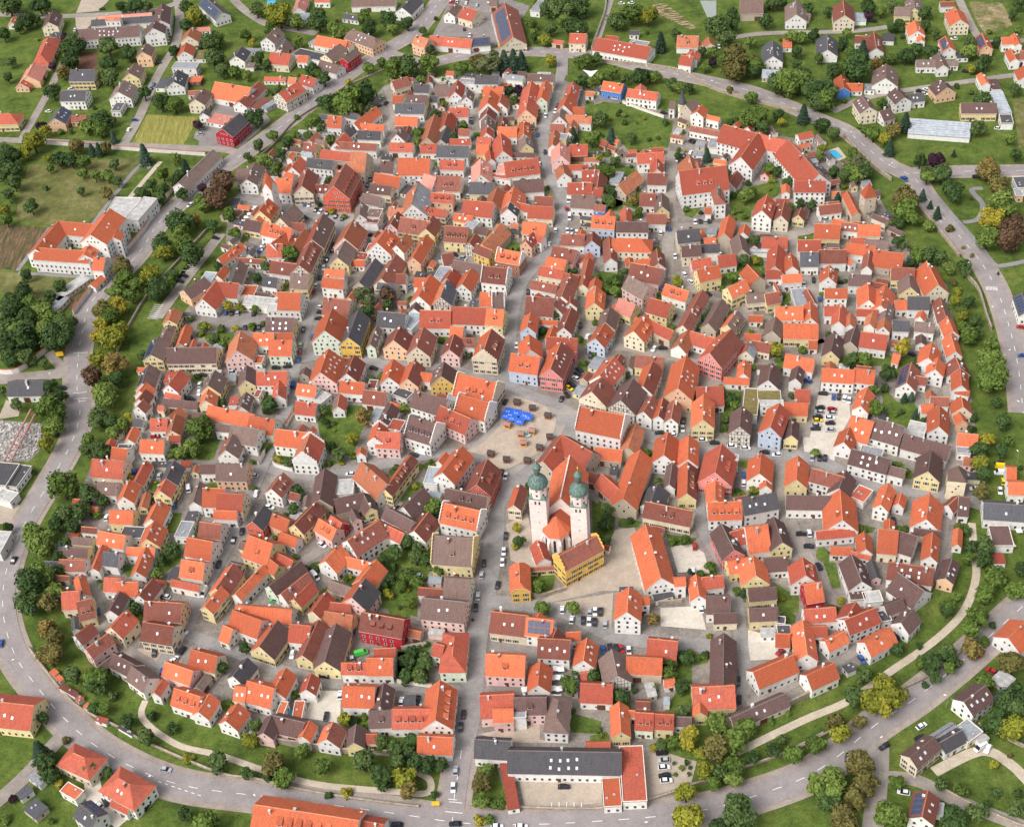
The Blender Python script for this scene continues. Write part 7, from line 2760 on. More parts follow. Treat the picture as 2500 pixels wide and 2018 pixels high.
132 252.4 4.2 d 0
153.3 254.4 3 d 0
117.8 313.3 3.3 d 0
159.4 276.9 1.1 o 0
140.3 254 3.6 d 0
149.6 320.3 3.3 d 0
153.1 317.3 2 d 0
-47.4 429 1.5 d 2
153.6 684.8 1.4 g 2
-30.9 535.1 1.6 g 2
61.8 551.5 0.9 d 2
-186.2 859.2 1.9 d 2
122.8 506.8 1.2 d 2
-222.6 912.9 1.4 g 2
-51.2 370.2 1 d 2
64.8 709.2 1.4 d 2
58.8 550.1 1.3 y 2
-5.4 721.4 1.5 g 2
-197.3 824.9 1.3 o 2
55.2 737.2 1.4 g 2
92.2 721.8 1.1 y 2
96.8 355.8 1.1 y 2
30.8 393.8 0.9 y 2
90.2 416.2 1.2 d 2
-28.1 675.2 1.2 d 2
-145.2 606.7 0.8 g 2
135 774.6 1.4 d 2
-46.8 388.8 0.9 g 2
-117.7 813 0.9 g 2
34.2 414.8 1 y 2
56.9 771.4 1.4 d 2
67.3 688.2 1.3 y 2
206.8 524.1 0.8 d 2
77.2 728.8 1.4 d 2
-71.9 653.9 0.9 g 2
-158.2 455 0.7 y 2
-91 884.1 1.4 o 2
176.4 638.7 0.7 d 2
-134.2 423.2 1.4 d 2
103.8 606.7 0.9 y 2
-109.6 427 1.1 d 2
154.4 687.2 0.8 g 2
58.5 548.9 1.1 d 2
-107.6 592.8 1.4 y 2
93.6 551.9 0.8 g 2
101.3 608.2 0.9 d 2
55.7 444.3 1.5 g 2
-15.2 593.3 1 g 2
193.6 784.2 1.7 d 2
3.4 680.5 1 g 2
-29.4 695.1 0.9 g 2
-115.9 331.1 1.4 g 2
-194 898.7 1.3 o 2
147.8 637.2 1.4 y 2
-84.7 469.1 1.5 d 2
-11.6 782.4 1.3 d 2
176.6 447.5 1.3 d 2
101.8 607.2 0.7 y 2
-149.8 474.8 0.8 g 2
-140.2 478.2 1.4 d 2
-145.1 280.2 1 y 2
283.4 612.1 1 d 2
-79.6 383.3 1.1 y 2
80.9 527.8 0.8 d 2
-165.4 850.8 1.4 o 2
-147.8 407.2 1.3 g 2
-46 474.1 1.5 y 2
-14.2 655.4 0.8 d 2
-25.2 873 1.8 d 2
120.6 662.4 1.4 g 2
-44.5 570.8 1.1 g 2
182 761.3 1.2 o 2
61.1 505.7 1.1 d 2
136.5 544.8 1 g 2
259.8 788.7 1.5 d 2
273.7 757.9 1.2 d 2
78 541.8 0.7 g 2
12.6 765.7 1 d 2
143.2 631.2 0.8 g 2
-270.5 871.9 1.2 y 2
175.1 795.8 1.2 d 2
-113 813.8 1.2 o 2
79.2 732.2 1.3 d 2
254 822.8 0.9 o 2
193 494.7 1.4 y 2
-121.9 616.4 0.7 d 2
-57.8 597.2 1.6 y 2
-174.8 303.3 1 g 2
187.3 800.3 1.4 d 2
-157.2 379.3 1.4 d 2
-231 899.9 1.9 g 2
188.5 843.4 1.1 d 2
83 688 1.1 g 2
170.8 597.5 1 g 2
108.8 511 1.3 y 2
-195.2 802 1.9 d 2
-42.8 840.7 0.9 d 2
115 348.7 1.4 d 2
136.3 543.6 1 d 2
121.6 248.6 1.1 g 2
274.3 724.2 2 d 2
72.8 724.2 1.2 y 2
-133.3 835.7 1.6 d 2
198.1 455.9 0.9 d 2
-32.6 417.8 0.9 d 2
-52.1 449.1 1.6 d 2
82 759.4 1.6 g 2
35.7 507.6 1.5 d 2
-70.8 655.2 1.3 y 2
-34.3 614.1 0.9 d 2
159.5 422.2 1 g 2
124.2 507.8 1.4 y 2
-84.8 526.1 1.3 d 2
-57.9 598.7 1.1 d 2
-69.1 910.7 1.4 d 2
-39.8 697.3 1.2 g 2
-50.2 378.2 0.9 d 2
66.8 675.8 1 d 2
-72.6 387.2 1.3 g 2
176.7 638.9 0.8 d 2
-152.2 475.8 1.4 g 2
-37.1 451.3 1.1 d 2
60.2 331 1.3 g 2
-116.1 807.3 1.9 d 2
178.2 619.8 1.3 d 2
-64.8 318.8 1.4 g 2
75.2 640.2 1.4 d 2
120.8 573.2 0.9 d 2
-136.6 333.1 1.2 d 2
95.9 413.3 1 d 2
-125.5 545.8 0.9 d 2
-248.5 769.5 1.9 d 2
103.8 511 1.2 d 2
210.1 690.6 1.9 g 2
-242.2 841.5 0.9 d 2
250.9 526.9 1.1 g 2
-33.6 406.7 0.8 y 2
35.8 403.2 1.4 y 2
78.2 672.2 1.3 d 2
161.5 417.6 1.2 g 2
130.2 571.8 1.2 g 2
96.8 699.2 1.3 g 2
-227.7 782.5 1.2 g 2
-75 718.8 0.8 d 2
186.9 632.1 1.5 d 2
-136.8 418.4 1.4 d 2
-28.8 555.2 1 g 2
-182.2 878.2 1 g 2
-83.1 890 0.8 d 2
185.2 487.8 1.1 d 2
44.3 404.4 1.5 d 2
-7.7 681.3 1.2 d 2
171.1 551.4 1.4 d 2
-56.5 796.6 0.8 y 2
41 882.3 1.6 o 2
-173.1 301.9 1.7 y 2
-45.1 430.5 0.8 d 2
-43.8 350.5 1.2 g 2
102.3 512.5 0.8 g 2
-254.2 769.4 2 g 2
-50.2 389.8 0.9 d 2
-238.7 796.2 1.3 d 2
-1.9 620 1 g 2
29.8 315.2 1.1 y 2
-178.4 706.7 1.2 y 2
-38.8 389.2 1.2 g 2
-47.8 378.8 1.2 y 2
51.8 316.2 1.2 g 2
107.2 825.7 1.5 d 2
85.3 819.4 1.1 g 2
-179.8 863 1.5 d 2
32.2 398.8 0.8 g 2
61.8 625.8 0.8 d 2
-164.1 493.7 0.9 g 2
125 613.1 1 g 2
-144.2 477.2 1 g 2
43.4 404.5 0.9 d 2
-145.8 413.8 0.7 g 2
-159.4 404.4 1.1 d 2
66.8 707.2 0.8 d 2
-120.4 551.5 1 d 2
-45.4 570.1 1.2 g 2
-51.6 618.8 1 d 2
91.8 698.2 1.4 d 2
-38.7 475.1 1 g 2
173.1 668.1 1.2 y 2
-163.4 495.6 1.4 d 2
151.4 684.8 0.9 d 2
186.6 632.3 1.5 y 2
127.5 496.2 0.8 d 2
-40.6 475 1.6 d 2
-44.7 474.5 1.5 d 2
95.2 481.2 1.4 g 2
79 615.1 0.9 g 2
242.6 718.3 1.4 g 2
268.4 620.8 1.6 d 2
-56.7 599 0.9 g 2
55.7 603.1 1.5 d 2
122.7 243.1 1.1 d 2
167.4 781.3 2 o 2
-24.7 747.8 0.8 d 2
-123.7 788.7 2 d 2
-126 544.8 0.9 d 2
-60.1 887.5 2 d 2
243.2 721.4 1.4 o 2
57.1 443.3 1.5 g 2
11.5 602.5 1.5 d 2
3.8 430.2 1.6 d 2
53.4 489.7 0.9 y 2
136.1 544.1 1.4 d 2
63.9 406.6 1.5 d 2
54.8 443 1.4 d 2
-32.9 697.2 1.4 g 2
69.2 598.5 1.5 d 2
-173.5 286.9 1.4 g 2
-84.7 526.4 1.2 y 2
-42 435.6 0.9 g 2
-85.9 681.3 1.2 d 2
-80.2 467.2 1.4 d 2
59 422.9 1.5 g 2
49.2 658.1 1.3 y 2
204.9 722.2 0.9 g 2
-74.5 718.6 1.1 g 2
110.1 533.6 1.1 y 2
125.8 422.2 1.1 g 2
63.2 718.2 0.7 y 2
174.6 669.5 1.1 d 2
117.8 663.1 1 d 2
31.2 649.5 1.5 y 2
-106 607.2 0.9 d 2
157.1 542.3 1.4 d 2
97.1 411.5 0.8 g 2
-78.2 553.1 0.8 g 2
-160.4 405.1 0.7 y 2
152 385.6 0.7 d 2
163.2 396.9 1 g 2
35.3 524.6 1.2 d 2
114.9 349.8 0.9 g 2
193.2 493.6 1.3 g 2
146.1 692.9 1.2 g 2
-20.3 784.6 1.1 g 2
299.3 828 1.6 g 2
78.8 615 0.9 y 2
-182 841.1 1.7 g 2
-128.2 792.5 1.2 d 2
-38.6 417.2 1.3 d 2
-44.2 436.3 1.4 y 2
203.7 384 0.8 d 2
-84.6 523.7 1.4 d 2
149.1 384.5 0.8 g 2
80.8 742.8 0.8 g 2
51.2 320.2 1 d 2
-292.7 898.1 1.3 y 2
157.5 422.2 0.8 d 2
-148.1 557.3 1.3 y 2
2.9 679.8 1 d 2
77.8 555 1.3 g 2
31 659.3 1 d 2
131.2 530.7 1.1 y 2
17.2 722.2 1.4 d 2
75.4 625.1 1.1 g 2
8.7 601.8 1.1 g 2
-146.3 687.9 1.5 d 2
-104.3 607.5 1.5 g 2
259.1 797.9 1.9 g 2
-37.1 447.9 1.4 y 2
-124.9 800.4 1.6 o 2
-104.8 607.4 1.6 y 2
65.1 407.7 1.6 g 2
-19.8 278.8 0.9 d 2
-125 795.1 1.7 d 2
131 531.4 1.3 g 2
-75.1 717.7 1.1 y 2
-36.3 417.3 1 g 2
-142.8 551.2 1.3 d 2
-40.9 350 1.1 d 2
87.8 717.8 0.7 d 2
121.7 664 1.2 y 2
126.1 497.5 0.9 d 2
130.7 816.4 1.3 o 2
-134.7 419.1 1.4 g 2
61.6 747 1.1 d 2
169.2 454.2 1.4 d 2
123.8 421.6 1.3 g 2
-70.8 388.2 1 y 2
207.2 525.6 1.1 d 2
-78.5 403.8 1.1 y 2
-71.9 652.9 1 d 2
-29.7 675.6 0.8 g 2
111.3 595.1 1 d 2
195.2 366.3 1.2 y 2
-72.2 318.2 1 d 2
-203.1 656 1.4 d 2
68.4 598 0.9 y 2
280 715.7 1.7 d 2
239.4 789.1 1.8 d 2
323.5 743.2 1.8 o 2
-30.2 552.1 1.2 g 2
-175.2 873.5 1.9 y 2
203.2 477.5 1.1 d 2
185.9 633.3 1.6 d 2
-146 803.7 1.2 y 2
-80.2 477.8 0.8 y 2
-31.7 418.8 1.5 g 2
-144.3 606.1 1.4 d 2
124.1 418.6 0.8 d 2
-120.2 616.6 1.1 d 2
56.9 423.7 0.8 d 2
-80.2 482.2 1 d 2
-85.4 394.3 1.6 d 2
-146.7 524.6 1.5 d 2
-17.2 783.2 1 d 2
49.8 538.2 1.5 g 2
111.5 596 1.6 d 2
-101.3 839.5 1.3 g 2
-114.1 330.1 0.8 y 2
120.4 377.5 0.8 d 2
53.4 539.8 1.1 y 2
-33.1 419.3 1 d 2
20.7 301.4 1 g 2
-236.8 875.6 1.7 g 2
-49.8 617.7 1.4 g 2
"""
LANDMARKS = """
15 402 twin-towered_church
1.9 476.5 market_parasols
-118 661 white_gate_tower
177 403 stone_gate_tower
192 605 sandstone_tower
-227.9 649.5 convent_courtyard
-81.9 680.4 red_gabled_inn
-73.1 535.6 deep-yellow_gabled_house
96 502.5 large_pink_house
136.1 452.3 pale_car_park
-240.7 887.7 old_school
250.7 682.9 long_greenhouse
189 665.7 swimming_pool
110.6 636.7 hospital_church
6.1 280.6 brewery_yard
-148.7 750.9 crimson_office
22.5 829.9 solar_barn
77.9 753.2 bright_blue_house
113.8 719.9 octagonal_tower
-224.6 491.1 scrap_stone_yard
50.7 793.6 north_road_bridge
-50.5 363 crimson_shuttered_house
-93.3 459.3 stepped-gable_manor
234.7 535.9 zebra_crossing
-151.2 684 copper_beech
37.1 454.4 town_hall
22.2 377.5 yellow_parish_barn
5.5 587.2 brick_stepped_gable
-33.4 274 southern_junction
47.1 285.3 round_flowerbed
145.8 281.4 caravan_farmyard
52.2 368 orange_parish_hall
-206.4 528.4 western_junction
239.9 590.5 park_paths
148.5 676.2 L-shaped_complex
318.9 808.3 sandy_plot
-191.1 761.1 mown_field
-148.1 290.1 hipped_villa
-182.1 340.5 south-western_bend
-80.3 300.7 moat_lawn
168 347.9 eastern_footpath
-17.8 864 stone_mason_yard
152.5 853.5 grey_pond
206.9 539.5 orange_barn
-258.6 649.8 vegetable_beds
"""
STRIPES = """
-152.2 628.9 -157.8 630.3
-152.8 627.3 -158.4 628.7
-153.4 625.7 -159 627.1
-154 624.2 -159.6 625.5
-154.6 622.6 -160.2 623.9
-155.2 621 -160.8 622.4
-155.8 619.4 -161.4 620.8
-156.4 617.9 -162 619.2
-157 616.3 -162.6 617.7
-157.6 614.7 -163.1 616.1
-158.2 613.2 -163.7 614.5
-170.5 585.8 -175.4 587
-170.8 584.3 -175.7 585.4
-171.2 582.7 -176 583.9
-171.5 581.1 -176.3 582.3
-171.8 579.5 -176.6 580.7
-172.1 578 -177 579.1
-172.5 576.4 -177.3 577.6
-172.8 574.9 -177.6 576
1 276.4 0.8 274.3
3.5 276.1 3.3 274
6.1 275.9 5.9 273.7
8.6 275.6 8.4 273.4
11.2 275.3 10.9 273.2
232.7 537.4 232 534.5
233.3 537.3 232.6 534.4
233.9 537.2 233.2 534.3
234.5 537.1 233.9 534.2
235.1 537 234.5 534.1
235.8 536.9 235.1 534
236.4 536.8 235.7 533.9
237 536.7 236.3 533.8
237.6 536.6 236.9 533.7
-34.6 281.5 -31.6 280.9
-34.3 280.4 -29.8 279.4
-35.8 276.7 -29.9 275.4
-210.9 553 -203.5 552.6
-206.1 522.2 -199.2 522.2
-205.1 518.1 -198.2 517.7
-202.1 516 -198.7 515.9
-137.7 300 -136.5 299.5
-135.2 298.8 -134 298.3
-132.8 297.6 -131.5 297.1
-130.3 296.4 -129.1 295.9
-127.8 295.3 -126.6 294.7
-125.4 294.1 -124.2 293.6
-122.9 292.9 -121.7 292.4
"""
HUTS = "2.8 484.1 9.4 479.3 15.9 473.1 15.6 459.2 10.6 452.9 -10.8 451.9 -4.2 447.4 4.7 445.5"
HUTS_Y = "-2.4 469.5 3 462.6 8.1 463.9 3.8 456.8"
PAR_B = "-1.5 477.9 2.1 476.3 5.7 474 -2.8 474.9 0 472.8 3.1 470.3 -0.7 475.3 6.9 472.5"
PAR_W = "7.3 331.7 9.2 331.3 6.6 327.7 8.6 327.5 5.7 322.8 7.6 322.4 5.1 319 7.1 318.6 -4.9 323.5 -129.2 665.2 -130.8 663.9 -132.1 659.1 -135 652.6 -133.6 656.3 190.5 370.8 195.6 378"
LAMPS = "-210.9 556 -217.1 529.3 -206.7 484.6 -200.1 356.1 -137.6 298 -100.2 284.9 -65 274.6 32.8 260.9 74 303.5 143.8 299.5 115.2 284.6 213 640.7 227.9 547.8 226.5 514.1 222.7 583.4 200.2 675 213 640.7 134.3 747.3 158.8 726.6 59.6 796.9 28.8 807.7 223.6 481.1 216.6 448.4 207.5 416.3"
FOUNTAIN = (5.8, 462.9)
TOWERS = "113.7 719.9 2.3 10 9"
LANTERN = (116.5, 613.5, 17.5)
SAIL = (66.8, 775.8)
SIGNS = [(-216.7, 550.9, 3.6, 2.2, 0.1, "large yellow sign panel on the western junction verge"), (-38.9, 279, 2.6, 1.6, -0.1, "yellow sign panel beside the southern road junction"), (14.5, 825.3, 2.2, 2.0, 0.4, "yellow sign box beside the solar barn")]
GANTRY = ((-222, 508.8), (-227.5, 474.7))
RUBBLE = "-239.4 507.3 -216.2 501.9 -215.3 484.3 -218.8 478 -233.6 480"

# ------------------------------------------------------------------ materials
MATS = {}
def nd(nt, t, **kw):
    n = nt.nodes.new(t)
    for k, v in kw.items(): setattr(n, k, v)
    return n
def ramp(nt, fac, stops):
    r = nd(nt, 'ShaderNodeValToRGB'); e = r.color_ramp.elements
    while len(e) < len(stops): e.new(0.5)
    for i, (p, c) in enumerate(stops): e[i].position = p; e[i].color = (*c, 1)
    nt.links.new(fac, r.inputs[0]); return r.outputs[0]
def noise(nt, vec, scale, detail=4, rough=0.6):
    n = nd(nt, 'ShaderNodeTexNoise'); n.inputs['Scale'].default_value = scale; n.inputs['Detail'].default_value = detail; n.inputs['Roughness'].default_value = rough
    if vec is not None: nt.links.new(vec, n.inputs['Vector'])
    return n.outputs['Fac']
def mix(nt, a, b, fac, blend='MIX'):
    m = nd(nt, 'ShaderNodeMix', data_type='RGBA', blend_type=blend)
    for sock, v in ((m.inputs[6], a), (m.inputs[7], b), (m.inputs[0], fac)):
        if hasattr(v, 'is_output'): nt.links.new(v, sock)
        elif isinstance(v, (int, float)): sock.default_value = v
        else: sock.default_value = (*v, 1)
    return m.outputs[2]
def base_mat(name, rough=0.85, spec=0.3):
    m = bpy.data.materials.new(name); m.use_nodes = True; nt = m.node_tree
    b = nt.nodes['Principled BSDF']; b.inputs['Roughness'].default_value = rough
    b.inputs['Specular IOR Level'].default_value = spec
    return m, nt, b
def tint(c, f): return tuple(min(1, max(0, v * f)) for v in c)
def mapping(nt, src, scale):
    mp = nd(nt, 'ShaderNodeMapping'); mp.inputs['Scale'].default_value = scale; nt.links.new(src, mp.inputs['Vector']); return mp.outputs[0]
def bump(nt, b, h, dist, strength=0.6):
    n = nd(nt, 'ShaderNodeBump'); n.inputs['Distance'].default_value = dist; n.inputs['Strength'].default_value = strength
    nt.links.new(h, n.inputs['Height']); nt.links.new(n.outputs[0], b.inputs['Normal'])
def roof_mat(name, c, var=0.25, wear=0.5):
    m, nt, b = base_mat(name, 0.8, 0.25)
    tc = nd(nt, 'ShaderNodeTexCoord'); oi = nd(nt, 'ShaderNodeObjectInfo')
    off = nd(nt, 'ShaderNodeVectorMath', operation='ADD'); nt.links.new(tc.outputs['Object'], off.inputs[0])
    sc = nd(nt, 'ShaderNodeVectorMath', operation='SCALE'); sc.inputs[0].default_value = (91, 57, 33); nt.links.new(oi.outputs['Random'], sc.inputs['Scale'])
    nt.links.new(sc.outputs[0], off.inputs[1]); v = off.outputs[0]
    per = ramp(nt, oi.outputs['Random'], [(0, tint(c, 1 - var)), (0.5, c), (1, tuple(min(1, a * (1 + var) * k) for a, k in zip(c, (1.0, 1.12, 1.15))))])
    streak = noise(nt, mapping(nt, v, (1.8, 0.22, 0.22)), 1.0, 6, 0.75)
    c1 = mix(nt, per, tuple(a * 0.42 + 0.012 for a in c), ramp(nt, streak, [(0.46, (0, 0, 0)), (0.70, (wear, wear, wear))]))
    patch = noise(nt, v, 0.28, 5, 0.65)
    c2 = mix(nt, c1, tuple(a * 0.55 + 0.04 for a in c), ramp(nt, patch, [(0.50, (0, 0, 0)), (0.68, (wear,) * 3)]))
    fine = noise(nt, mapping(nt, v, (1.0, 1.6, 1.6)), 2.2, 3, 0.7)
    c3 = mix(nt, c2, ramp(nt, fine, [(0.28, (0.50,) * 3), (0.72, (1.42,) * 3)]), 0.85, 'MULTIPLY')
    nt.links.new(c3, b.inputs['Base Color'])
    w = nd(nt, 'ShaderNodeTexWave', bands_direction='X'); w.inputs['Scale'].default_value = 0.9; w.inputs['Distortion'].default_value = 0.4
    nt.links.new(tc.outputs['Object'], w.inputs['Vector']); bump(nt, b, w.outputs['Fac'], 0.06, 0.5)
    return m
def wall_mat(name, c, var=0.10):
    m, nt, b = base_mat(name, 0.9, 0.2)
    tc = nd(nt, 'ShaderNodeTexCoord'); oi = nd(nt, 'ShaderNodeObjectInfo')
    per = ramp(nt, oi.outputs['Random'], [(0, tint(c, 1 - var)), (0.5, c), (1, tuple(min(0.85, a * (1 + var) * k) for a, k in zip(c, (1, 1, 0.94))))])
    n = noise(nt, tc.outputs['Object'], 0.6, 5, 0.65)
    nt.links.new(mix(nt, per, ramp(nt, n, [(0.3, (0.72,) * 3), (0.65, (1.05,) * 3)]), 0.7, 'MULTIPLY'), b.inputs['Base Color'])
    return m
def flat_mat(name, c, rough=0.7, spec=0.3, metal=0.0, n_amt=0.25, n_scale=1.5):
    m, nt, b = base_mat(name, rough, spec); b.inputs['Metallic'].default_value = metal
    tc = nd(nt, 'ShaderNodeTexCoord')
    n = noise(nt, tc.outputs['Object'], n_scale, 4, 0.6)
    nt.links.new(mix(nt, c, ramp(nt, n, [(0.3, (1 - n_amt * 2,) * 3), (0.7, (1 + n_amt * 0.6,) * 3)]), 0.8, 'MULTIPLY'), b.inputs['Base Color'])
    return m
def ground_mat(name, stops, scale, scale2, rough=0.95, stretch=(1, 1, 1), bd=0.0, amt=0.9, big=None):
    m, nt, b = base_mat(name, rough, 0.15)
    tc = nd(nt, 'ShaderNodeTexCoord'); v = mapping(nt, tc.outputs['Object'], stretch)
    a = ramp(nt, noise(nt, v, scale, 6, 0.6), stops)
    f = noise(nt, v, scale2, 4, 0.7)
    c = mix(nt, a, ramp(nt, f, [(0.28, (0.55,) * 3), (0.72, (1.3,) * 3)]), amt, 'MULTIPLY')
    c = mix(nt, c, ramp(nt, noise(nt, v, scale * 4.5, 5, 0.7), [(0.32, (0.62,) * 3), (0.68, (1.28,) * 3)]), amt, 'MULTIPLY')
    if big:
        g = noise(nt, tc.outputs['Object'], 0.03, 4, 0.6)
        c = mix(nt, c, big, ramp(nt, g, [(0.45, (0, 0, 0)), (0.65, (0.8,) * 3)]))
    nt.links.new(c, b.inputs['Base Color'])
    if bd: bump(nt, b, f, bd, 0.8)
    return m
def leaf_mat(name, c, c2):
    m, nt, b = base_mat(name, 0.75, 0.2)
    oi = nd(nt, 'ShaderNodeObjectInfo'); tc = nd(nt, 'ShaderNodeTexCoord')
    per = ramp(nt, oi.outputs['Random'], [(0, tint(c, 0.7)), (0.5, c), (1, c2)])
    n = noise(nt, tc.outputs['Object'], 2.6, 3, 0.7)
    nt.links.new(mix(nt, per, ramp(nt, n, [(0.3, (0.45,) * 3), (0.7, (1.5,) * 3)]), 0.9, 'MULTIPLY'), b.inputs['Base Color'])
    return m
ROOF = {'O': (0.50, 0.118, 0.052), 'r': (0.40, 0.088, 0.052), 'o': (0.42, 0.140, 0.072), 'd': (0.235, 0.075, 0.052), 'm': (0.13, 0.07, 0.062), 'b': (0.19, 0.12, 0.10),
        'k': (0.085, 0.08, 0.088), 'g': (0.30, 0.31, 0.33), 'p': (0.58, 0.22, 0.17)}
ROOFW = {'O': 'bright-orange', 'r': 'red', 'o': 'weathered-orange', 'd': 'dark-red', 'm': 'dark-brown', 'b': 'greyish-brown', 'k': 'charcoal', 'g': 'grey', 'p': 'pale-red', 'L': 'pale-concrete', 'u': 'mossy-green', 'x': 'glass'}
WALL = {'w': (0.78, 0.76, 0.73), 'c': (0.74, 0.65, 0.49), 'y': (0.74, 0.62, 0.33), 'Y': (0.75, 0.49, 0.12), 'p': (0.78, 0.52, 0.49), 'q': (0.74, 0.27, 0.25), 'o': (0.76, 0.48, 0.31),
        'b': (0.50, 0.57, 0.69), 'B': (0.08, 0.22, 0.58), 'n': (0.66, 0.73, 0.60), 's': (0.50, 0.43, 0.34), 'R': (0.44, 0.025, 0.04), 'P': (0.60, 0.12, 0.075), 'K': (0.45, 0.19, 0.12),
        't': (0.74, 0.70, 0.62), 'd': (0.16, 0.07, 0.045), 'g': (0.42, 0.42, 0.43)}
WALLW = {'w': 'white', 'c': 'cream', 'y': 'pale-yellow', 'Y': 'deep-yellow', 'p': 'pale-pink', 'q': 'strong-pink', 'o': 'peach', 'b': 'light-blue', 'B': 'bright-blue', 'n': 'pale-green', 's': 'sandy-stone',
         'R': 'crimson', 'P': 'red', 'K': 'brick', 't': 'half-timbered', 'd': 'dark-timber', 'g': 'grey'}
for k, c in ROOF.items(): MATS['roof_' + k] = roof_mat('roof_tiles_' + k, c, 0.30 if k in 'Oord' else 0.22, {'O': 0.42, 'r': 0.55, 'p': 0.4}.get(k, 0.7))
MATS['roof_L'] = flat_mat('flat_roof_pale', (0.48, 0.47, 0.45), 0.9, n_scale=0.5)
MATS['roof_u'] = flat_mat('flat_roof_moss', (0.20, 0.16, 0.06), 0.95, n_scale=0.8)
MATS['roof_x'] = flat_mat('greenhouse_glass', (0.52, 0.56, 0.60), 0.25, 0.6, n_scale=0.4)
for k, c in WALL.items(): MATS['wall_' + k] = wall_mat('render_' + k, c)
MATS['ridge'] = roof_mat('ridge_tiles', (0.55, 0.20, 0.10), 0.3, 0.3)
MATS['ridge_dark'] = roof_mat('ridge_tiles_dark', (0.20, 0.15, 0.13), 0.3, 0.3)
MATS['verge'] = wall_mat('verge_trim', (0.72, 0.66, 0.60))
MATS['frame'] = flat_mat('window_frame', (0.72, 0.71, 0.68), 0.6)
MATS['pane'] = flat_mat('window_pane', (0.045, 0.05, 0.06), 0.15, 0.6, n_amt=0.1)
MATS['shutter'] = flat_mat('shutter', (0.10, 0.05, 0.035), 0.7)
MATS['door'] = flat_mat('door_wood', (0.14, 0.055, 0.03), 0.6)
MATS['timber'] = flat_mat('timber_beams', (0.13, 0.06, 0.04), 0.8)
MATS['chim_b'] = flat_mat('chimney_brick', (0.34, 0.14, 0.09), 0.9); MATS['chim_w'] = flat_mat('chimney_white', (0.72, 0.70, 0.67), 0.8); MATS['chim_g'] = flat_mat('chimney_metal', (0.45, 0.46, 0.48), 0.4, 0.5)
MATS['sky_glass'] = flat_mat('skylight_glass', (0.62, 0.66, 0.70), 0.12, 0.7, n_amt=0.1)
MATS['solar'] = flat_mat('solar_cells', (0.035, 0.05, 0.10), 0.12, 0.7, n_amt=0.15, n_scale=0.8)
MATS['grass'] = ground_mat('grass_land', [(0.3, (0.055, 0.085, 0.018)), (0.5, (0.095, 0.140, 0.026)), (0.75, (0.155, 0.180, 0.042))], 0.06, 1.1, bd=0.2)
MATS['lawn'] = ground_mat('garden_grass', [(0.3, (0.060, 0.092, 0.020)), (0.5, (0.10, 0.150, 0.028)), (0.75, (0.16, 0.185, 0.045))], 0.10, 1.4, bd=0.2)
MATS['meadow'] = ground_mat('dry_meadow', [(0.3, (0.09, 0.105, 0.03)), (0.5, (0.15, 0.15, 0.05)), (0.75, (0.25, 0.22, 0.10))], 0.05, 1.2, bd=0.15)
MATS['field'] = ground_mat('mown_field', [(0.3, (0.19, 0.19, 0.04)), (0.55, (0.27, 0.25, 0.07)), (0.8, (0.36, 0.31, 0.12))], 0.35, 1.2, stretch=(1.6, 0.12, 1))
MATS['veg'] = ground_mat('vegetable_beds', [(0.35, (0.05, 0.08, 0.02)), (0.5, (0.13, 0.09, 0.05)), (0.62, (0.20, 0.13, 0.08))], 0.5, 1.4, stretch=(1.2, 0.15, 1))
MATS['soil'] = ground_mat('bare_soil', [(0.3, (0.10, 0.05, 0.035)), (0.7, (0.17, 0.09, 0.06))], 0.1, 0.8)
MATS['sandfield'] = ground_mat('sandy_plot', [(0.4, (0.11, 0.13, 0.035)), (0.55, (0.26, 0.21, 0.11)), (0.7, (0.5, 0.4, 0.25))], 0.06, 0.6)
MATS['graves'] = ground_mat('bean_poles_plot', [(0.45, (0.10, 0.09, 0.03)), (0.55, (0.36, 0.29, 0.17))], 0.35, 0.9, stretch=(0.4, 2, 1))
MATS['town'] = ground_mat('town_paving', [(0.3, (0.16, 0.14, 0.12)), (0.5, (0.245, 0.215, 0.19)), (0.72, (0.32, 0.285, 0.245))], 0.05, 0.9, amt=0.6)
MATS['ring'] = ground_mat('ring_asphalt', [(0.3, (0.25, 0.222, 0.215)), (0.55, (0.295, 0.262, 0.255)), (0.75, (0.335, 0.30, 0.29))], 0.04, 1.2, amt=0.35)
MATS['walkway'] = ground_mat('walkway_paving', [(0.3, (0.27, 0.22, 0.19)), (0.7, (0.38, 0.32, 0.28))], 0.08, 1.5, amt=0.4)
MATS['street'] = ground_mat('street_cobbles', [(0.3, (0.23, 0.215, 0.205)), (0.55, (0.29, 0.272, 0.262)), (0.75, (0.34, 0.32, 0.30))], 0.05, 1.6, amt=0.45)
MATS['lane'] = ground_mat('lane_asphalt', [(0.3, (0.245, 0.21, 0.185)), (0.55, (0.31, 0.272, 0.24)), (0.75, (0.36, 0.32, 0.28))], 0.05, 1.2, amt=0.4)
MATS['path'] = ground_mat('gravel_path', [(0.3, (0.42, 0.35, 0.27)), (0.7, (0.55, 0.47, 0.37))], 0.1, 1.5, amt=0.35)
MATS['gpath'] = ground_mat('grey_path', [(0.3, (0.20, 0.19, 0.19)), (0.7, (0.29, 0.275, 0.27))], 0.1, 1.5, amt=0.35)
MATS['plaza'] = ground_mat('plaza_paving', [(0.3, (0.36, 0.29, 0.225)), (0.5, (0.44, 0.36, 0.285)), (0.75, (0.49, 0.41, 0.33))], 0.06, 1.2, amt=0.35)
MATS['cobble'] = ground_mat('square_cobbles', [(0.3, (0.29, 0.265, 0.245)), (0.7, (0.37, 0.335, 0.30))], 0.06, 1.6, amt=0.4)
MATS['sand'] = ground_mat('sand_yard', [(0.3, (0.36, 0.30, 0.24)), (0.7, (0.47, 0.39, 0.31))], 0.06, 1.0, amt=0.35)
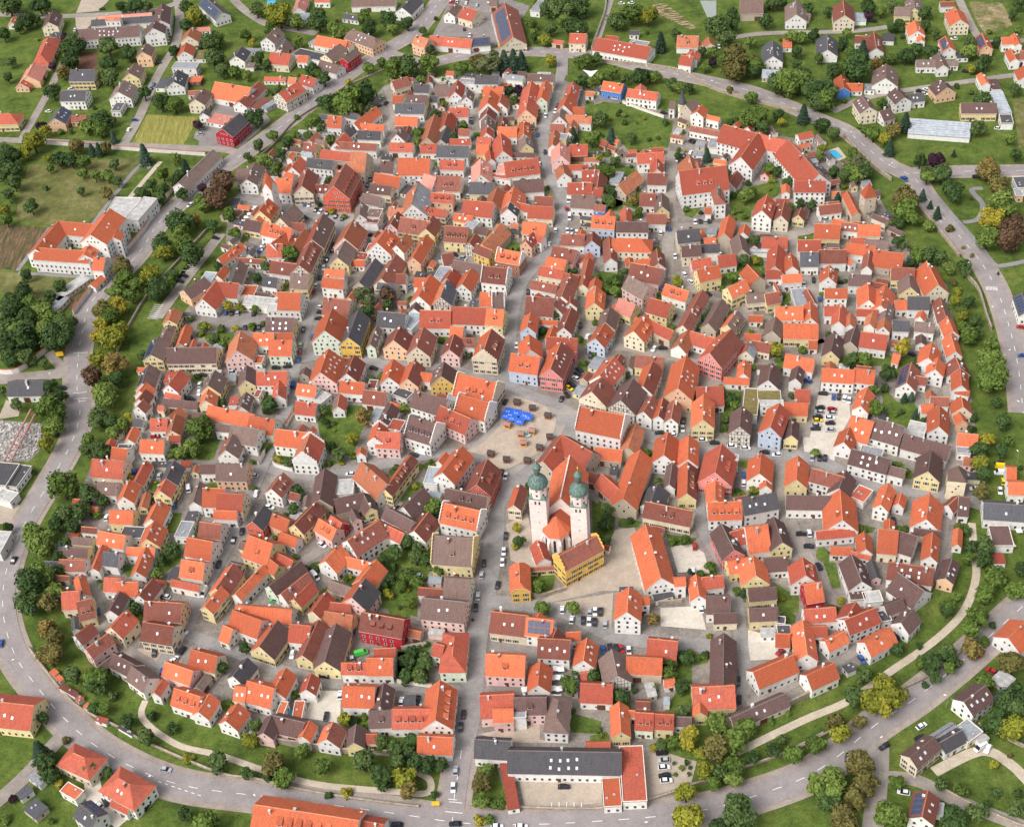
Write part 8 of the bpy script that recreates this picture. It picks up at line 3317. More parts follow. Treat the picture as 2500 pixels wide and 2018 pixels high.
MATS['white'] = ground_mat('pale_gravel', [(0.3, (0.50, 0.45, 0.38)), (0.7, (0.62, 0.56, 0.48))], 0.06, 1.0, amt=0.35)
MATS['asph'] = ground_mat('dark_yard', [(0.3, (0.20, 0.18, 0.17)), (0.7, (0.28, 0.25, 0.235))], 0.06, 1.0, amt=0.45)
MATS['pooldeck'] = MATS['path']
def water_mat(name, c, rough): return flat_mat(name, c, rough, 0.5, n_amt=0.1, n_scale=0.6)
MATS['pool'] = water_mat('pool_water', (0.06, 0.38, 0.58), 0.1); MATS['pond'] = water_mat('pond_water', (0.30, 0.33, 0.29), 0.15)
MATS['paint'] = flat_mat('road_paint', (0.78, 0.77, 0.74), 0.7, n_amt=0.15)
MATS['stone'] = ground_mat('wall_stone', [(0.3, (0.27, 0.22, 0.17)), (0.7, (0.45, 0.38, 0.30))], 0.5, 2.5)
MATS['wallwhite'] = wall_mat('garden_wall_render', (0.74, 0.71, 0.66)); MATS['captile'] = roof_mat('wall_cap_tiles', (0.42, 0.12, 0.07), 0.2, 0.4)
MATS['bark'] = flat_mat('bark', (0.08, 0.055, 0.04), 0.95)
LEAF = {'g': ((0.095, 0.150, 0.026), (0.14, 0.19, 0.04)), 'd': ((0.050, 0.092, 0.024), (0.085, 0.125, 0.036)), 'y': ((0.20, 0.21, 0.022), (0.30, 0.25, 0.03)), 'o': ((0.14, 0.125, 0.035), (0.21, 0.145, 0.04)),
        'l': ((0.14, 0.16, 0.065), (0.18, 0.19, 0.08)), 'p': ((0.040, 0.016, 0.028), (0.06, 0.024, 0.036)), 'r': ((0.105, 0.062, 0.034), (0.14, 0.07, 0.04)), 'c': ((0.034, 0.066, 0.036), (0.06, 0.095, 0.065))}
for k, (a, b_) in LEAF.items(): MATS['leaf_' + k] = leaf_mat('leaves_' + k, a, b_)
CARC = {'w': (0.75, 0.75, 0.76), 'k': (0.022, 0.023, 0.03), 's': (0.40, 0.42, 0.45), 'b': (0.03, 0.09, 0.32), 'r': (0.45, 0.02, 0.02), 'g': (0.30, 0.42, 0.25), 't': (0.03, 0.25, 0.28), 'Y': (0.80, 0.55, 0.02), 'O': (0.75, 0.22, 0.05), 'G': (0.08, 0.50, 0.08)}
CARW = {'w': 'white', 'k': 'black', 's': 'silver', 'b': 'blue', 'r': 'red', 'g': 'pale-green', 't': 'teal', 'Y': 'yellow', 'O': 'orange', 'G': 'bright green'}
for k, c in CARC.items(): MATS['car_' + k] = flat_mat('car_paint_' + k, c, 0.25, 0.5, n_amt=0.05)
MATS['car_glass'] = flat_mat('car_glass', (0.02, 0.022, 0.03), 0.08, 0.6, n_amt=0.05); MATS['tyre'] = flat_mat('tyre_rubber', (0.02, 0.02, 0.02), 0.9)
MATS['copper'] = flat_mat('green_copper', (0.15, 0.235, 0.20), 0.6, 0.4, n_amt=0.4, n_scale=1.6); MATS['gold'] = flat_mat('gilded', (0.8, 0.5, 0.08), 0.3, 0.5, 0.6)
MATS['church'] = wall_mat('church_render', (0.80, 0.70, 0.66)); MATS['lead'] = flat_mat('dark_lantern', (0.13, 0.13, 0.12), 0.6)
MATS['wood'] = flat_mat('hut_wood', (0.28, 0.13, 0.07), 0.8); MATS['wood_y'] = flat_mat('hut_wood_yellow', (0.70, 0.32, 0.05), 0.8); MATS['hutroof'] = flat_mat('hut_roof', (0.07, 0.05, 0.05), 0.7); MATS['hutroof_p'] = flat_mat('hut_roof_pink', (0.36, 0.20, 0.16), 0.8)
MATS['parasol_b'] = flat_mat('blue_canvas', (0.04, 0.14, 0.62), 0.8, n_amt=0.1); MATS['parasol_w'] = flat_mat('white_canvas', (0.80, 0.79, 0.76), 0.8, n_amt=0.08)
MATS['metal'] = flat_mat('galvanised_metal', (0.45, 0.46, 0.47), 0.45, 0.5, 0.3); MATS['fountain'] = flat_mat('fountain_water', (0.35, 0.62, 0.66), 0.15, 0.5)
MATS['sign'] = flat_mat('sign_yellow', (0.80, 0.48, 0.02), 0.5, n_amt=0.05); MATS['crane'] = flat_mat('gantry_paint', (0.45, 0.20, 0.18), 0.6); MATS['rubble'] = flat_mat('rubble_stone', (0.52, 0.49, 0.46), 0.9, n_amt=0.4, n_scale=0.6)
MATS['hedge'] = leaf_mat('hedge_leaves', (0.035, 0.065, 0.018), (0.06, 0.09, 0.025))

# ------------------------------------------------------------------ mesh helpers
class MB:
    def __init__(s): s.v = []; s.f = []; s.m = []
    def quad(s, a, b, c, d, m=0):
        n = len(s.v); s.v += [a, b, c, d]; s.f.append((n, n + 1, n + 2, n + 3)); s.m.append(m)
    def poly(s, pts, m=0):
        n = len(s.v); s.v += list(pts); s.f.append(tuple(range(n, n + len(pts)))); s.m.append(m)
    def hexa(s, p, m=0, mtop=None, skip=()):
        """p: 4 bottom points then 4 top points, same order, counter-clockwise from above"""
        n = len(s.v); s.v += list(p)
        F = [(3, 2, 1, 0), (4, 5, 6, 7), (0, 1, 5, 4), (1, 2, 6, 5), (2, 3, 7, 6), (3, 0, 4, 7)]
        for i, f in enumerate(F):
            if i in skip: continue
            s.f.append(tuple(n + k for k in f)); s.m.append(mtop if (i == 1 and mtop is not None) else m)
    def box(s, x0, x1, y0, y1, z0, z1, m=0, mtop=None, skip=()):
        s.hexa([(x0, y0, z0), (x1, y0, z0), (x1, y1, z0), (x0, y1, z0), (x0, y0, z1), (x1, y0, z1), (x1, y1, z1), (x0, y1, z1)], m, mtop, skip)
    def beam(s, a, b, w, h, m=0):
        a = Vector(a); b = Vector(b); d = (b - a).normalized(); sd_ = Vector((-d.y, d.x, 0)); sd_ = sd_.normalized() if sd_.length > 1e-4 else Vector((1, 0, 0)); u = d.cross(sd_) * -1 if d.cross(sd_).z < 0 else d.cross(sd_)
        p = [a - sd_ * w / 2 - u * h / 2, b - sd_ * w / 2 - u * h / 2, b + sd_ * w / 2 - u * h / 2, a + sd_ * w / 2 - u * h / 2]
        q = [v + u * h for v in p]; s.hexa([tuple(v) for v in p + q], m)
    def lathe(s, prof, n, m=0, cx=0, cy=0, a0=0.0, mats=None):
        k0 = len(s.v)
        for r, z in prof:
            for i in range(n):
                a = a0 + 2 * math.pi * i / n; s.v.append((cx + r * math.cos(a), cy + r * math.sin(a), z))
        for j in range(len(prof) - 1):
            for i in range(n):
                a, b = k0 + j * n + i, k0 + j * n + (i + 1) % n
                s.f.append((a, b, b + n, a + n)); s.m.append(mats[j] if mats else m)
        s.f.append(tuple(k0 + (len(prof) - 1) * n + i for i in range(n))); s.m.append(mats[-1] if mats else m)
    def mesh(s, name, mats):
        me = bpy.data.meshes.new(name); me.from_pydata(s.v, [], s.f)
        for k in mats: me.materials.append(MATS[k])
        if len(mats) > 1: me.polygons.foreach_set('material_index', s.m)
        me.update(); return me
    def build(s, name, mats, parent=None, loc=None, rz=0.0, smooth=False):
        me = s.mesh(name, mats if isinstance(mats, (list, tuple)) else [mats])
        if smooth: me.polygons.foreach_set('use_smooth', [True] * len(me.polygons))
        return link(name, me, parent, loc, rz)
def link(name, me, parent=None, loc=None, rz=0.0, scale=None):
    o = bpy.data.objects.new(name, me); col.objects.link(o)
    if parent is not None: o.parent = parent
    if loc is not None: o.location = loc
    if rz: o.rotation_euler = (0, 0, rz)
    if scale is not None: o.scale = scale
    return o
def tag(o, label=None, cat=None, group=None, kind=None):
    if label: o['label'] = label
    if cat: o['category'] = cat
    if group: o['group'] = group
    if kind: o['kind'] = kind
    return o
def empty(name, x, y, z=0.0, rz=0.0):
    o = bpy.data.objects.new(name, None); col.objects.link(o); o.location = (x, y, z); o.rotation_euler = (0, 0, rz); o.empty_display_size = 0.5; return o
rnd = random.Random(7)

# ------------------------------------------------------------------ labels: place words from landmarks
LM = [(float(a), float(b), n.replace('_', ' ')) for a, b, n in (l.split() for l in LANDMARKS.split('\n') if l.strip())]
PENDING = {}
ORD = ['first', 'second', 'third', 'fourth', 'fifth', 'sixth', 'seventh', 'eighth', 'ninth', 'tenth', 'eleventh', 'twelfth', 'thirteenth', 'fourteenth', 'fifteenth', 'sixteenth', 'seventeenth', 'eighteenth', 'nineteenth', 'twentieth']
def ordw(i): return ORD[i] if i < 20 else ('%d' % (i + 1)) + 'th'
def queue(o, desc, x, y):
    near = sorted(LM, key=lambda l: (l[0] - x) ** 2 + (l[1] - y) ** 2)
    a = near[0]; dx, dy = x - a[0], y - a[1]; best = None
    for b in near[1:9]:
        ex, ey = b[0] - a[0], b[1] - a[1]; c = (dx * ex + dy * ey) / ((math.hypot(dx, dy) + 1e-6) * math.hypot(ex, ey))
        if best is None or c > best[0]: best = (c, b)
    PENDING.setdefault((desc, a[2], best[1][2]), []).append((math.hypot(dx, dy), o))
def flush_labels():
    for (desc, a, b), lst in PENDING.items():
        lst.sort(key=lambda t: t[0])
        for i, (d, o) in enumerate(lst):
            o['label'] = desc + ((', ' + ordw(i)) if len(lst) > 1 else ',') + ' from ' + a + ' towards ' + b
    PENDING.clear()

# ------------------------------------------------------------------ ground and roads
def sheet(name, pts, z, mat, label, kind='structure', tail=None):
    mb = MB(); mb.poly([(x, y, z) for x, y in pts])
    me = mb.mesh(name, [mat])
    o = link(name, me)
    tag(o, label, None, None, kind)
    if me.polygons[0].normal.z < 0: me.flip_normals()
    return o
def parse_pts(s): 
    v = [float(t) for t in s.split()]; return list(zip(v[0::2], v[1::2]))
def smooth_line(p, n=6):
    if len(p) < 3: return p
    out = []
    for i in range(len(p) - 1):
        p0 = p[max(i - 1, 0)]; p1 = p[i]; p2 = p[i + 1]; p3 = p[min(i + 2, len(p) - 1)]
        for k in range(n):
            t = k / n; t2 = t * t; t3 = t2 * t
            out.append(tuple(0.5 * (2 * b + (c - a) * t + (2 * a - 5 * b + 4 * c - d) * t2 + (3 * b - a - 3 * c + d) * t3) for a, b, c, d in zip(p0, p1, p2, p3)))
    out.append(p[-1]); return out
def offset_line(p, d):
    out = []
    for i in range(len(p)):
        a = p[max(i - 1, 0)]; b = p[min(i + 1, len(p) - 1)]; dx, dy = b[0] - a[0], b[1] - a[1]; l = math.hypot(dx, dy) or 1
        out.append((p[i][0] - dy / l * d, p[i][1] + dx / l * d))
    return out
def ribbon(name, line, w, z, mat, label):
    L = offset_line(line, w / 2); R = offset_line(line, -w / 2); mb = MB()
    for i in range(len(line) - 1): mb.quad((*R[i], z), (*R[i + 1], z), (*L[i + 1], z), (*L[i], z))
    o = mb.build(name, mat); tag(o, label, None, None, 'structure'); return o
sheet('ground', [(-2500, -1500), (2500, -1500), (2500, 4000), (-2500, 4000)], 0.0, 'grass', 'wide green grassland around and under the whole town')
sheet('town_pavement', parse_pts(TOWN), 0.02, 'town', 'greyish beige paving of yards and lanes inside the town ring')
PW = {'plaza': ('pavement', 'beige paved market square'), 'cobble': ('pavement', 'grey cobbled apron around the square'), 'sand': ('pavement', 'sandy beige paved yard'), 'white': ('pavement', 'pale gravel yard or parking area'),
      'asph': ('pavement', 'dark asphalt yard'), 'soil': ('ground', 'bare brown soil patch by the school'), 'field': ('field', 'mown yellow-green field beside the ring road'), 'meadow': ('field', 'dry olive meadow'),
      'veg': ('ground', 'striped vegetable beds of the convent garden'), 'lawn': ('lawn', 'green garden lawn among the houses'), 'sandfield': ('ground', 'sandy building plot'), 'graves': ('ground', 'plot of light poles on soil'),
      'pond': ('water', 'small greyish pond'), 'pool': ('water', 'turquoise swimming pool water'), 'pooldeck': ('pavement', 'paved deck around the pool')}
for i, l in enumerate(POLYS.strip().split('\n')):
    k, s = l.split(' ', 1); lay = {'lawn': 0.03, 'meadow': 0.03, 'field': 0.03, 'veg': 0.034, 'soil': 0.03, 'pool': 0.30, 'pond': 0.12, 'plaza': 0.285, 'cobble': 0.06}.get(k, 0.06)
    nm, lb = PW[k]; sheet(nm, parse_pts(s), lay + (i % 5) * 0.004, k, lb)
RW = {'ring': ('road', 'grey asphalt ring road'), 'street': ('road', 'grey cobbled town street'), 'lane': ('road', 'narrow beige-grey lane'), 'path': ('path', 'pale gravel footpath'), 'gpath': ('path', 'grey garden path')}
DASH = []
for i, l in enumerate(ROADS.strip().split('\n')):
    k, w, s = l.split(' ', 2); w = float(w); line = smooth_line(parse_pts(s)); nm, lb = RW[k]
    if k == 'ring' and w > 7.5: ribbon('pavement', line, w + 4.6, 0.085 + (i % 5) * 0.003, 'walkway', 'pinkish pavement strip along the ring road')
    ribbon(nm, line, w, {'ring': 0.22, 'street': 0.18}.get(k, 0.11) + i * 0.0013, k, lb)
    if k == 'ring' and w > 7.5: DASH.append(line)
    if k == 'ring' and w > 9:
        for sgn in (-1, 1): ribbon('kerb', offset_line(line, sgn * (w / 2 + 0.12)), 0.25, 0.235, 'stone', 'thin stone kerb line along the ring road')
def marking(name, quads, label, z=0.30):
    mb = MB()
    for q in quads: mb.poly([(x, y, z) for x, y in q])
    me = mb.mesh(name, ['paint']); o = link(name, me); tag(o, label, None, None, 'structure')
    return o
def stripe(a, b, w):
    dx, dy = b[0] - a[0], b[1] - a[1]; l = math.hypot(dx, dy) or 1; nx, ny = -dy / l * w / 2, dx / l * w / 2
    return [(a[0] - nx, a[1] - ny), (b[0] - nx, b[1] - ny), (b[0] + nx, b[1] + ny), (a[0] + nx, a[1] + ny)]
dq = []
for line in DASH:
    acc = 0.0
    for a, b in zip(line, line[1:]):
        l = math.hypot(b[0] - a[0], b[1] - a[1]); t = 0.0
        while t < l:
            ph = acc % 9.0; step = min(l - t, (3.5 - ph) if ph < 3.5 else (9.0 - ph))
            if ph < 3.5 and step > 0.3:
                p = [a[j] + (b[j] - a[j]) * t / l for j in (0, 1)]; q = [a[j] + (b[j] - a[j]) * (t + step) / l for j in (0, 1)]; dq.append(stripe(p, q, 0.26))
            t += max(step, 1e-3); acc += max(step, 1e-3)
marking('road_marking', dq, 'dashed white centre line of the ring road')['kind'] = 'stuff'
marking('road_marking', [stripe(parse_pts(l)[0], parse_pts(l)[1], 0.30) for l in STRIPES.strip().split('\n')], 'white parking bay lines and stop lines')['kind'] = 'stuff'

# ------------------------------------------------------------------ garden and ring walls
WN = {'stone': ('stone_wall', 'sandy stone boundary wall'), 'cap': ('tiled_wall', 'white garden wall with red tile coping'), 'white': ('garden_wall', 'white rendered garden wall')}
for l in WALLS.strip().split('\n'):
    k, h, s = l.split(' ', 2); h = float(h); line = smooth_line(parse_pts(s), 4); nm, lb = WN[k]; th = 0.5
    L = offset_line(line, th / 2); R = offset_line(line, -th / 2); mb = MB(); cp = MB(); n = len(line)
    for i in range(n - 1):
        mb.hexa([(*R[i], -0.3), (*R[i + 1], -0.3), (*L[i + 1], -0.3), (*L[i], -0.3), (*R[i], h), (*R[i + 1], h), (*L[i + 1], h), (*L[i], h)])
    L2 = offset_line(line, th / 2 + 0.15); R2 = offset_line(line, -th / 2 - 0.15)
    for i in range(n - 1):
        a, b, c, d = (*R2[i], h + 0.02), (*R2[i + 1], h + 0.02), (*line[i + 1], h + 0.28), (*line[i], h + 0.28); e_, f_ = (*L2[i + 1], h + 0.02), (*L2[i], h + 0.02)
        cp.quad(a, b, c, d); cp.quad(d, c, e_, f_)
    x, y = line[len(line) // 2]
    root = empty(nm, x, y); tag(root, None, 'wall', 'boundary walls')
    queue(root, lb, x, y)
    for m_, nn, mt in ((mb, 'masonry', 'stone' if k == 'stone' else 'wallwhite'), (cp, 'coping', 'captile' if k == 'cap' else 'stone')):
        m_.v = [(p[0] - x, p[1] - y, p[2]) for p in m_.v]; m_.build(nn, mt, root)

# ------------------------------------------------------------------ houses
NUMW = ['no', 'one', 'two', 'three', 'four', 'five', 'six', 'seven', 'eight', 'nine']
def windows_on(mb, origin, ux, width, rows, z0, dz, r, wsize=(1.0, 1.35), spacing=2.5, shutter=False, skip=0.08, top=None):
    """windows on a wall plane: origin (centre of the wall foot), ux unit direction along the wall; outward normal is ux rotated by -90 degrees"""
    nx, ny = ux[1], -ux[0]
    for j in range(rows):
        z = z0 + j * dz; wd = width
        if top is not None:
            wd = min(width, 2 * top(z + wsize[1]) - 0.8)
        k = int((wd - 0.5) // spacing)
        if k < 1: continue
        for i in range(k):
            if r.random() < skip: continue
            c = (i - (k - 1) / 2) * (wd / k if top is None else spacing)
            for (hw, z_a, z_b, pr, m) in ((wsize[0] / 2 + 0.10, z - 0.10, z + wsize[1] + 0.08, 0.035, 0), (wsize[0] / 2 - 0.06, z + 0.02, z + wsize[1] - 0.04, 0.055, 1)):
                a = (origin[0] + ux[0] * (c - hw) + nx * pr, origin[1] + ux[1] * (c - hw) + ny * pr); b = (origin[0] + ux[0] * (c + hw) + nx * pr, origin[1] + ux[1] * (c + hw) + ny * pr)
                mb.quad((*a, z_a), (*b, z_a), (*b, z_b), (*a, z_b), m)
            if shutter:
                for sg in (-1, 1):
                    q = c + sg * (wsize[0] / 2 + 0.35); hw = 0.24; pr = 0.06
                    a = (origin[0] + ux[0] * (q - hw) + nx * pr, origin[1] + ux[1] * (q - hw) + ny * pr); b = (origin[0] + ux[0] * (q + hw) + nx * pr, origin[1] + ux[1] * (q + hw) + ny * pr)
                    mb.quad((*a, z - 0.05), (*b, z - 0.05), (*b, z + wsize[1]), (*a, z + wsize[1]), 2)
def feats(s):
    out = {}; i = 0
    while i < len(s):
        c = s[i]; i += 1; n = ''
        while i < len(s) and s[i].isdigit(): n += s[i]; i += 1
        if c != '-': out[c] = int(n) if n else 1
    return out
CH_COUNT = 0
def gable_roof(L, w, e, t, sg, hip, jerk, th=0.24):
    """roof slab through ridge (z = e + w t) and eaves (|y| = w, z = e)"""
    hr = e + w * t; mb = MB(); h = L / 2; hx = h + (w if hip else 0.0)
    for s in (1, -1):
        m = 0 if s == sg else 1
        up = [(-h, 0, hr), (h, 0, hr), (hx, s * w, e), (-hx, s * w, e)]
        if jerk: up = [(-h + 0.45 * w, 0, hr), (h - 0.45 * w, 0, hr), (h, s * 0.45 * w, e + 0.55 * w * t), (h, s * w, e), (-h, s * w, e), (-h, s * 0.45 * w, e + 0.55 * w * t)]
        dn = [(x, y, z - th) for x, y, z in up]
        n = len(up); k = len(mb.v); mb.v += up + dn
        top = tuple(range(k, k + n)); bot = tuple(range(k + n, k + 2 * n))
        if s > 0: mb.f += [top, bot[::-1]]
        else: mb.f += [top[::-1], bot]
        mb.m += [m, 2]
        for i in range(n):
            j = (i + 1) % n
            if i == 0: continue
            f = (k + i, k + j, k + n + j, k + n + i); mb.f.append(f[::-1] if s > 0 else f); mb.m.append(2)
    if hip or jerk:
        for s in (1, -1):
            if hip: up = [(s * h, 0, hr), (s * hx, -s * w, e), (s * hx, s * w, e)]
            else: up = [(s * (h - 0.45 * w), 0, hr), (s * h, -s * 0.45 * w, e + 0.55 * w * t), (s * h, s * 0.45 * w, e + 0.55 * w * t)]
            mb.poly(up, 0)
            mb.quad(up[1], (up[1][0], up[1][1], up[1][2] - th), (up[2][0], up[2][1], up[2][2] - th), up[2], 2)
    return mb, hr
def make_house(row, idx):
    x, y, ang, L, w, e, t, sg, rc, wc, ft, inn, typ = row
    x, y, ang, L, w, e, t, sg, inn = float(x), float(y), math.radians(float(ang)), float(L) * 1.06 + 0.3, float(w) * 1.05, float(e), float(t), int(sg), int(inn)
    r = random.Random(idx * 7919 + 13); F = feats(ft); area = L * 2 * w
    tone = ROOFW[rc[0]]; wname = WALLW[wc]; extra = ''
    if 'd' in F: extra = ', %s dormer%s' % (NUMW[min(F['d'], 9)], 's' if F['d'] > 1 else '')
    elif 's' in F and F['s'] > 0: extra = ', %s skylight%s' % (NUMW[min(F['s'], 9)], 's' if F['s'] > 1 else '')
    elif 'v' in F or 'V' in F: extra = ', solar panels'
    if len(rc) > 1: tone = ROOFW[rc[0]] + ' and ' + ROOFW[rc[1]]; extra = ''
    if typ == 'F':
        if rc == 'x': nm, cat, grp = 'greenhouse', 'greenhouse', 'greenhouses'
        elif e <= 3: nm, cat, grp = 'garage', 'garage', 'garages and carports'
        else: nm, cat, grp = 'flat_roof_annex', 'annex', 'flat-roofed annexes'
        desc = '%s %s with flat %s roof' % (wname, cat, tone)
    else:
        if wc == 's' or (e <= 4 and area > 95): nm, cat, grp, wd = 'barn', 'barn', 'barns of the town', 'barn'
        elif area < 36: nm, cat, grp, wd = 'shed', 'shed', 'small sheds in the yards', 'shed'
        elif e <= 4: nm, cat, grp, wd = 'outbuilding', 'outbuilding', 'small outbuildings', 'outbuilding'
        elif not inn: nm, cat, grp, wd = 'detached_house', 'house', 'detached houses outside the ring', 'house'
        elif area >= 92: nm, cat, grp, wd = 'town_house', 'house', 'town houses inside the ring', 'house'
        else: nm, cat, grp, wd = 'cottage', 'cottage', 'small houses inside the ring', 'cottage'
        desc = '%s %s with %s roof%s' % (wname, wd, tone, extra)
    root = empty(nm, x, y, 0, ang); tag(root, None, cat, grp); queue(root, desc, x, y)
    W = 'wall_' + wc
    if typ == 'F':
        mb = MB(); a, b = L / 2 - 0.15, w - 0.15
        mb.box(-a, a, -b, b, -0.3, e, 0, skip=(1,)); mb.build('wall', W, root)
        rb = MB(); rb.box(-L / 2, L / 2, -w, w, e - 0.25, e)
        if e > 3.2 and rc != 'x':
            for (x0, x1, y0, y1) in ((-L / 2, L / 2, -w, -w + 0.25), (-L / 2, L / 2, w - 0.25, w), (-L / 2, -L / 2 + 0.25, -w + 0.25, w - 0.25), (L / 2 - 0.25, L / 2, -w + 0.25, w - 0.25)):
                rb.box(x0, x1, y0, y1, e + 0.001, e + 0.3, 1)
        ro = rb.build('roof', ['roof_' + rc, 'verge'], root)
        if rc == 'x':
            fr = MB(); n = max(3, int(2 * w / 2.2))
            for i in range(n + 1):
                yy = -w + 2 * w * i / n; fr.box(-L / 2, L / 2, yy - 0.12, yy + 0.12, e + 0.002, e + 0.16)
            n2 = max(3, int(L / 3))
            for i in range(n2 + 1):
                xx = -L / 2 + L * i / n2; fr.box(xx - 0.06, xx + 0.06, -w, w, e + 0.003, e + 0.1)
            tag(fr.build('glazing_bars', 'metal', ro), kind='stuff')
        else:
            for i in range(r.randint(0, 2)):
                vb = MB(); px, py = r.uniform(-L / 3, L / 3), r.uniform(-w / 2, w / 2); vb.box(px - 0.4, px + 0.4, py - 0.3, py + 0.3, e + 0.002, e + 0.4); vb.build('roof_vent', 'chim_g', ro)
        wm = MB(); rows = max(1, int((e - 0.4) // 2.8))
        if rc != 'x':
            for (ox, oy, ux, wd) in ((0, -b, (1, 0), 2 * a), (0, b, (-1, 0), 2 * a), (a, 0, (0, 1), 2 * b), (-a, 0, (0, -1), 2 * b)):
                windows_on(wm, (ox, oy), ux, wd, rows, 0.9, 2.8, r, skip=0.35)
            if wm.v: tag(wm.build('windows', ['frame', 'pane', 'shutter'], root), kind='stuff')
        return
    hip = 'h' in F; jerk = 'j' in F
    ov, gx = min(0.4, w * 0.12), 0.25
    b = w - ov; a = L / 2 - gx + (w if hip else 0.0) - (ov - gx if hip else 0)
    ez = e + ov * t - 0.24; hz = e + w * t - 0.26
    mb = MB()
    if hip:
        mb.box(-a, a, -b, b, -0.3, ez, 0, skip=(0, 1))
    else:
        tz = hz if not jerk else e + 0.55 * w * t
        for s in (1, -1):
            p = [(s * a, -b, -0.3), (s * a, b, -0.3), (s * a, b, ez)] + ([(s * a, 0, hz)] if not jerk else [(s * a, 0.45 * w - 0.1, tz), (s * a, -0.45 * w + 0.1, tz)]) + [(s * a, -b, ez)]
            mb.poly(p if s > 0 else p[::-1])
            q = [(-a, s * b, -0.3), (a, s * b, -0.3), (a, s * b, ez), (-a, s * b, ez)]; mb.poly(q[::-1] if s > 0 else q)
    mb.build('wall', W, root)
    rb, hr = gable_roof(L, w, e, t, sg, hip, jerk)
    ro = rb.build('roof', ['roof_' + rc[0], 'roof_' + rc[-1], 'verge'], root)
    rl = L / 2 - (0.45 * w if jerk else 0); cb = MB(); cb.hexa([(-rl, -0.2, hr - 0.10), (rl, -0.2, hr - 0.10), (rl, 0.2, hr - 0.10), (-rl, 0.2, hr - 0.10), (-rl, -0.08, hr + 0.12), (rl, -0.08, hr + 0.12), (rl, 0.08, hr + 0.12), (-rl, 0.08, hr + 0.12)])
    cb.build('ridge_cap', 'ridge' if rc[0] in 'Oordp' else 'ridge_dark', ro)
    big = area > 60 and wc != 's'
    nchim = (1 if big else 0) + (1 if area > 170 and r.random() < 0.6 else 0)
    for i in range(nchim):
        cx = r.uniform(-0.35, 0.35) * L; cy = r.uniform(0.05, 0.3) * w * r.choice((-1, 1)); c = MB(); s = r.uniform(0.28, 0.42)
        c.box(cx - s, cx + s, cy - s, cy + s, hr - abs(cy) * t - 0.5, hr + r.uniform(0.5, 1.0), 0); zt = max(v[2] for v in c.v)
        c.box(cx - s - 0.1, cx + s + 0.1, cy - s - 0.1, cy + s + 0.1, zt + 0.002, zt + 0.14, 1)
        kk = r.choice(('chim_b', 'chim_w', 'chim_b', 'chim_g')); c.build('chimney', [kk, 'chim_w' if r.random() < 0.6 else 'chim_g'], ro)
    nd_ = F.get('d', 0)
    for i in range(nd_):
        # dormers on the side that faces the viewer in the photograph
        px = (i - (nd_ - 1) / 2) * min(3.4, (L - 2.0) / max(nd_, 1)); hw = min(0.85, (L - 1.5) / max(nd_, 1) / 2.4); yf = 0.66 * w; hd = 1.25 if w * t > 3.2 else 0.9
        zf = e + (w - yf) * t; dl = hd / max(0.3, (t - 0.25)); yb = max(0.05, yf - dl); zb = e + (w - yb) * t
        P = lambda xx, yy, zz: (xx, sg * yy, zz); d = MB()
        def q(a_, b_, c_, d_, m):
            pts = [a_, b_, c_, d_]; d.poly(pts if sg < 0 else pts[::-1], m)
        q(P(px - hw, yf, zf - 0.1), P(px + hw, yf, zf - 0.1), P(px + hw, yf, zf + hd), P(px - hw, yf, zf + hd), 0)
        q(P(px - hw * 0.75, yf + 0.03, zf + 0.2), P(px + hw * 0.75, yf + 0.03, zf + 0.2), P(px + hw * 0.75, yf + 0.03, zf + hd - 0.2), P(px - hw * 0.75, yf + 0.03, zf + hd - 0.2), 2)
        for s in (-1, 1):
            tri = [P(px + s * hw, yf, zf - 0.1), P(px + s * hw, yf, zf + hd), P(px + s * hw, yb, zb + 0.05)]; d.poly(tri, 0)
        d.hexa([P(px - hw - 0.2, yf + 0.25, zf + hd - 0.05), P(px + hw + 0.2, yf + 0.25, zf + hd - 0.05), P(px + hw + 0.2, yb - 0.1, zb + 0.08), P(px - hw - 0.2, yb - 0.1, zb + 0.08),
                P(px - hw - 0.2, yf + 0.25, zf + hd + 0.10), P(px + hw + 0.2, yf + 0.25, zf + hd + 0.10), P(px + hw + 0.2, yb - 0.1, zb + 0.2), P(px - hw - 0.2, yb - 0.1, zb + 0.2)], 1)
        d.build('dormer', [W if wc != 't' else 'wall_w', 'roof_' + rc[0], 'pane'], ro)
    ns = F.get('s', 0)
    if not ns and big and 'd' not in F and r.random() < 0.25: ns = r.randint(1, 2)
    for i in range(ns):
        rows = 2 if ns > 4 else 1; per = (ns + rows - 1) // rows; jx = i % per; jy = i // per
        px = (jx - (per - 1) / 2) * min(3.0, (L - 1.5) / per) + r.uniform(-0.3, 0.3); fr = (0.5 if rows == 1 else (0.35, 0.68)[jy]) + r.uniform(-0.08, 0.08); yc = fr * w
        s = sg if (rows == 1 and r.random() < 0.85) or rows == 2 else -sg
        nrm = Vector((0, s * t, 1)).normalized(); tu = Vector((0, -s, t)).normalized(); c = Vector((px, s * yc, e + (w - yc) * t)); k = MB(); hx_, hy_ = 0.42, 0.55
        p = [c + Vector((a_ * hx_, 0, 0)) + tu * b_ * hy_ - nrm * 0.02 for a_, b_ in ((-1, -1), (1, -1), (1, 1), (-1, 1))]
        if s > 0: p = p[::-1]
        k.hexa([tuple(v) for v in p] + [tuple(v + nrm * 0.12) for v in p], 1, 0); k.build('skylight', ['sky_glass', 'frame'], ro)
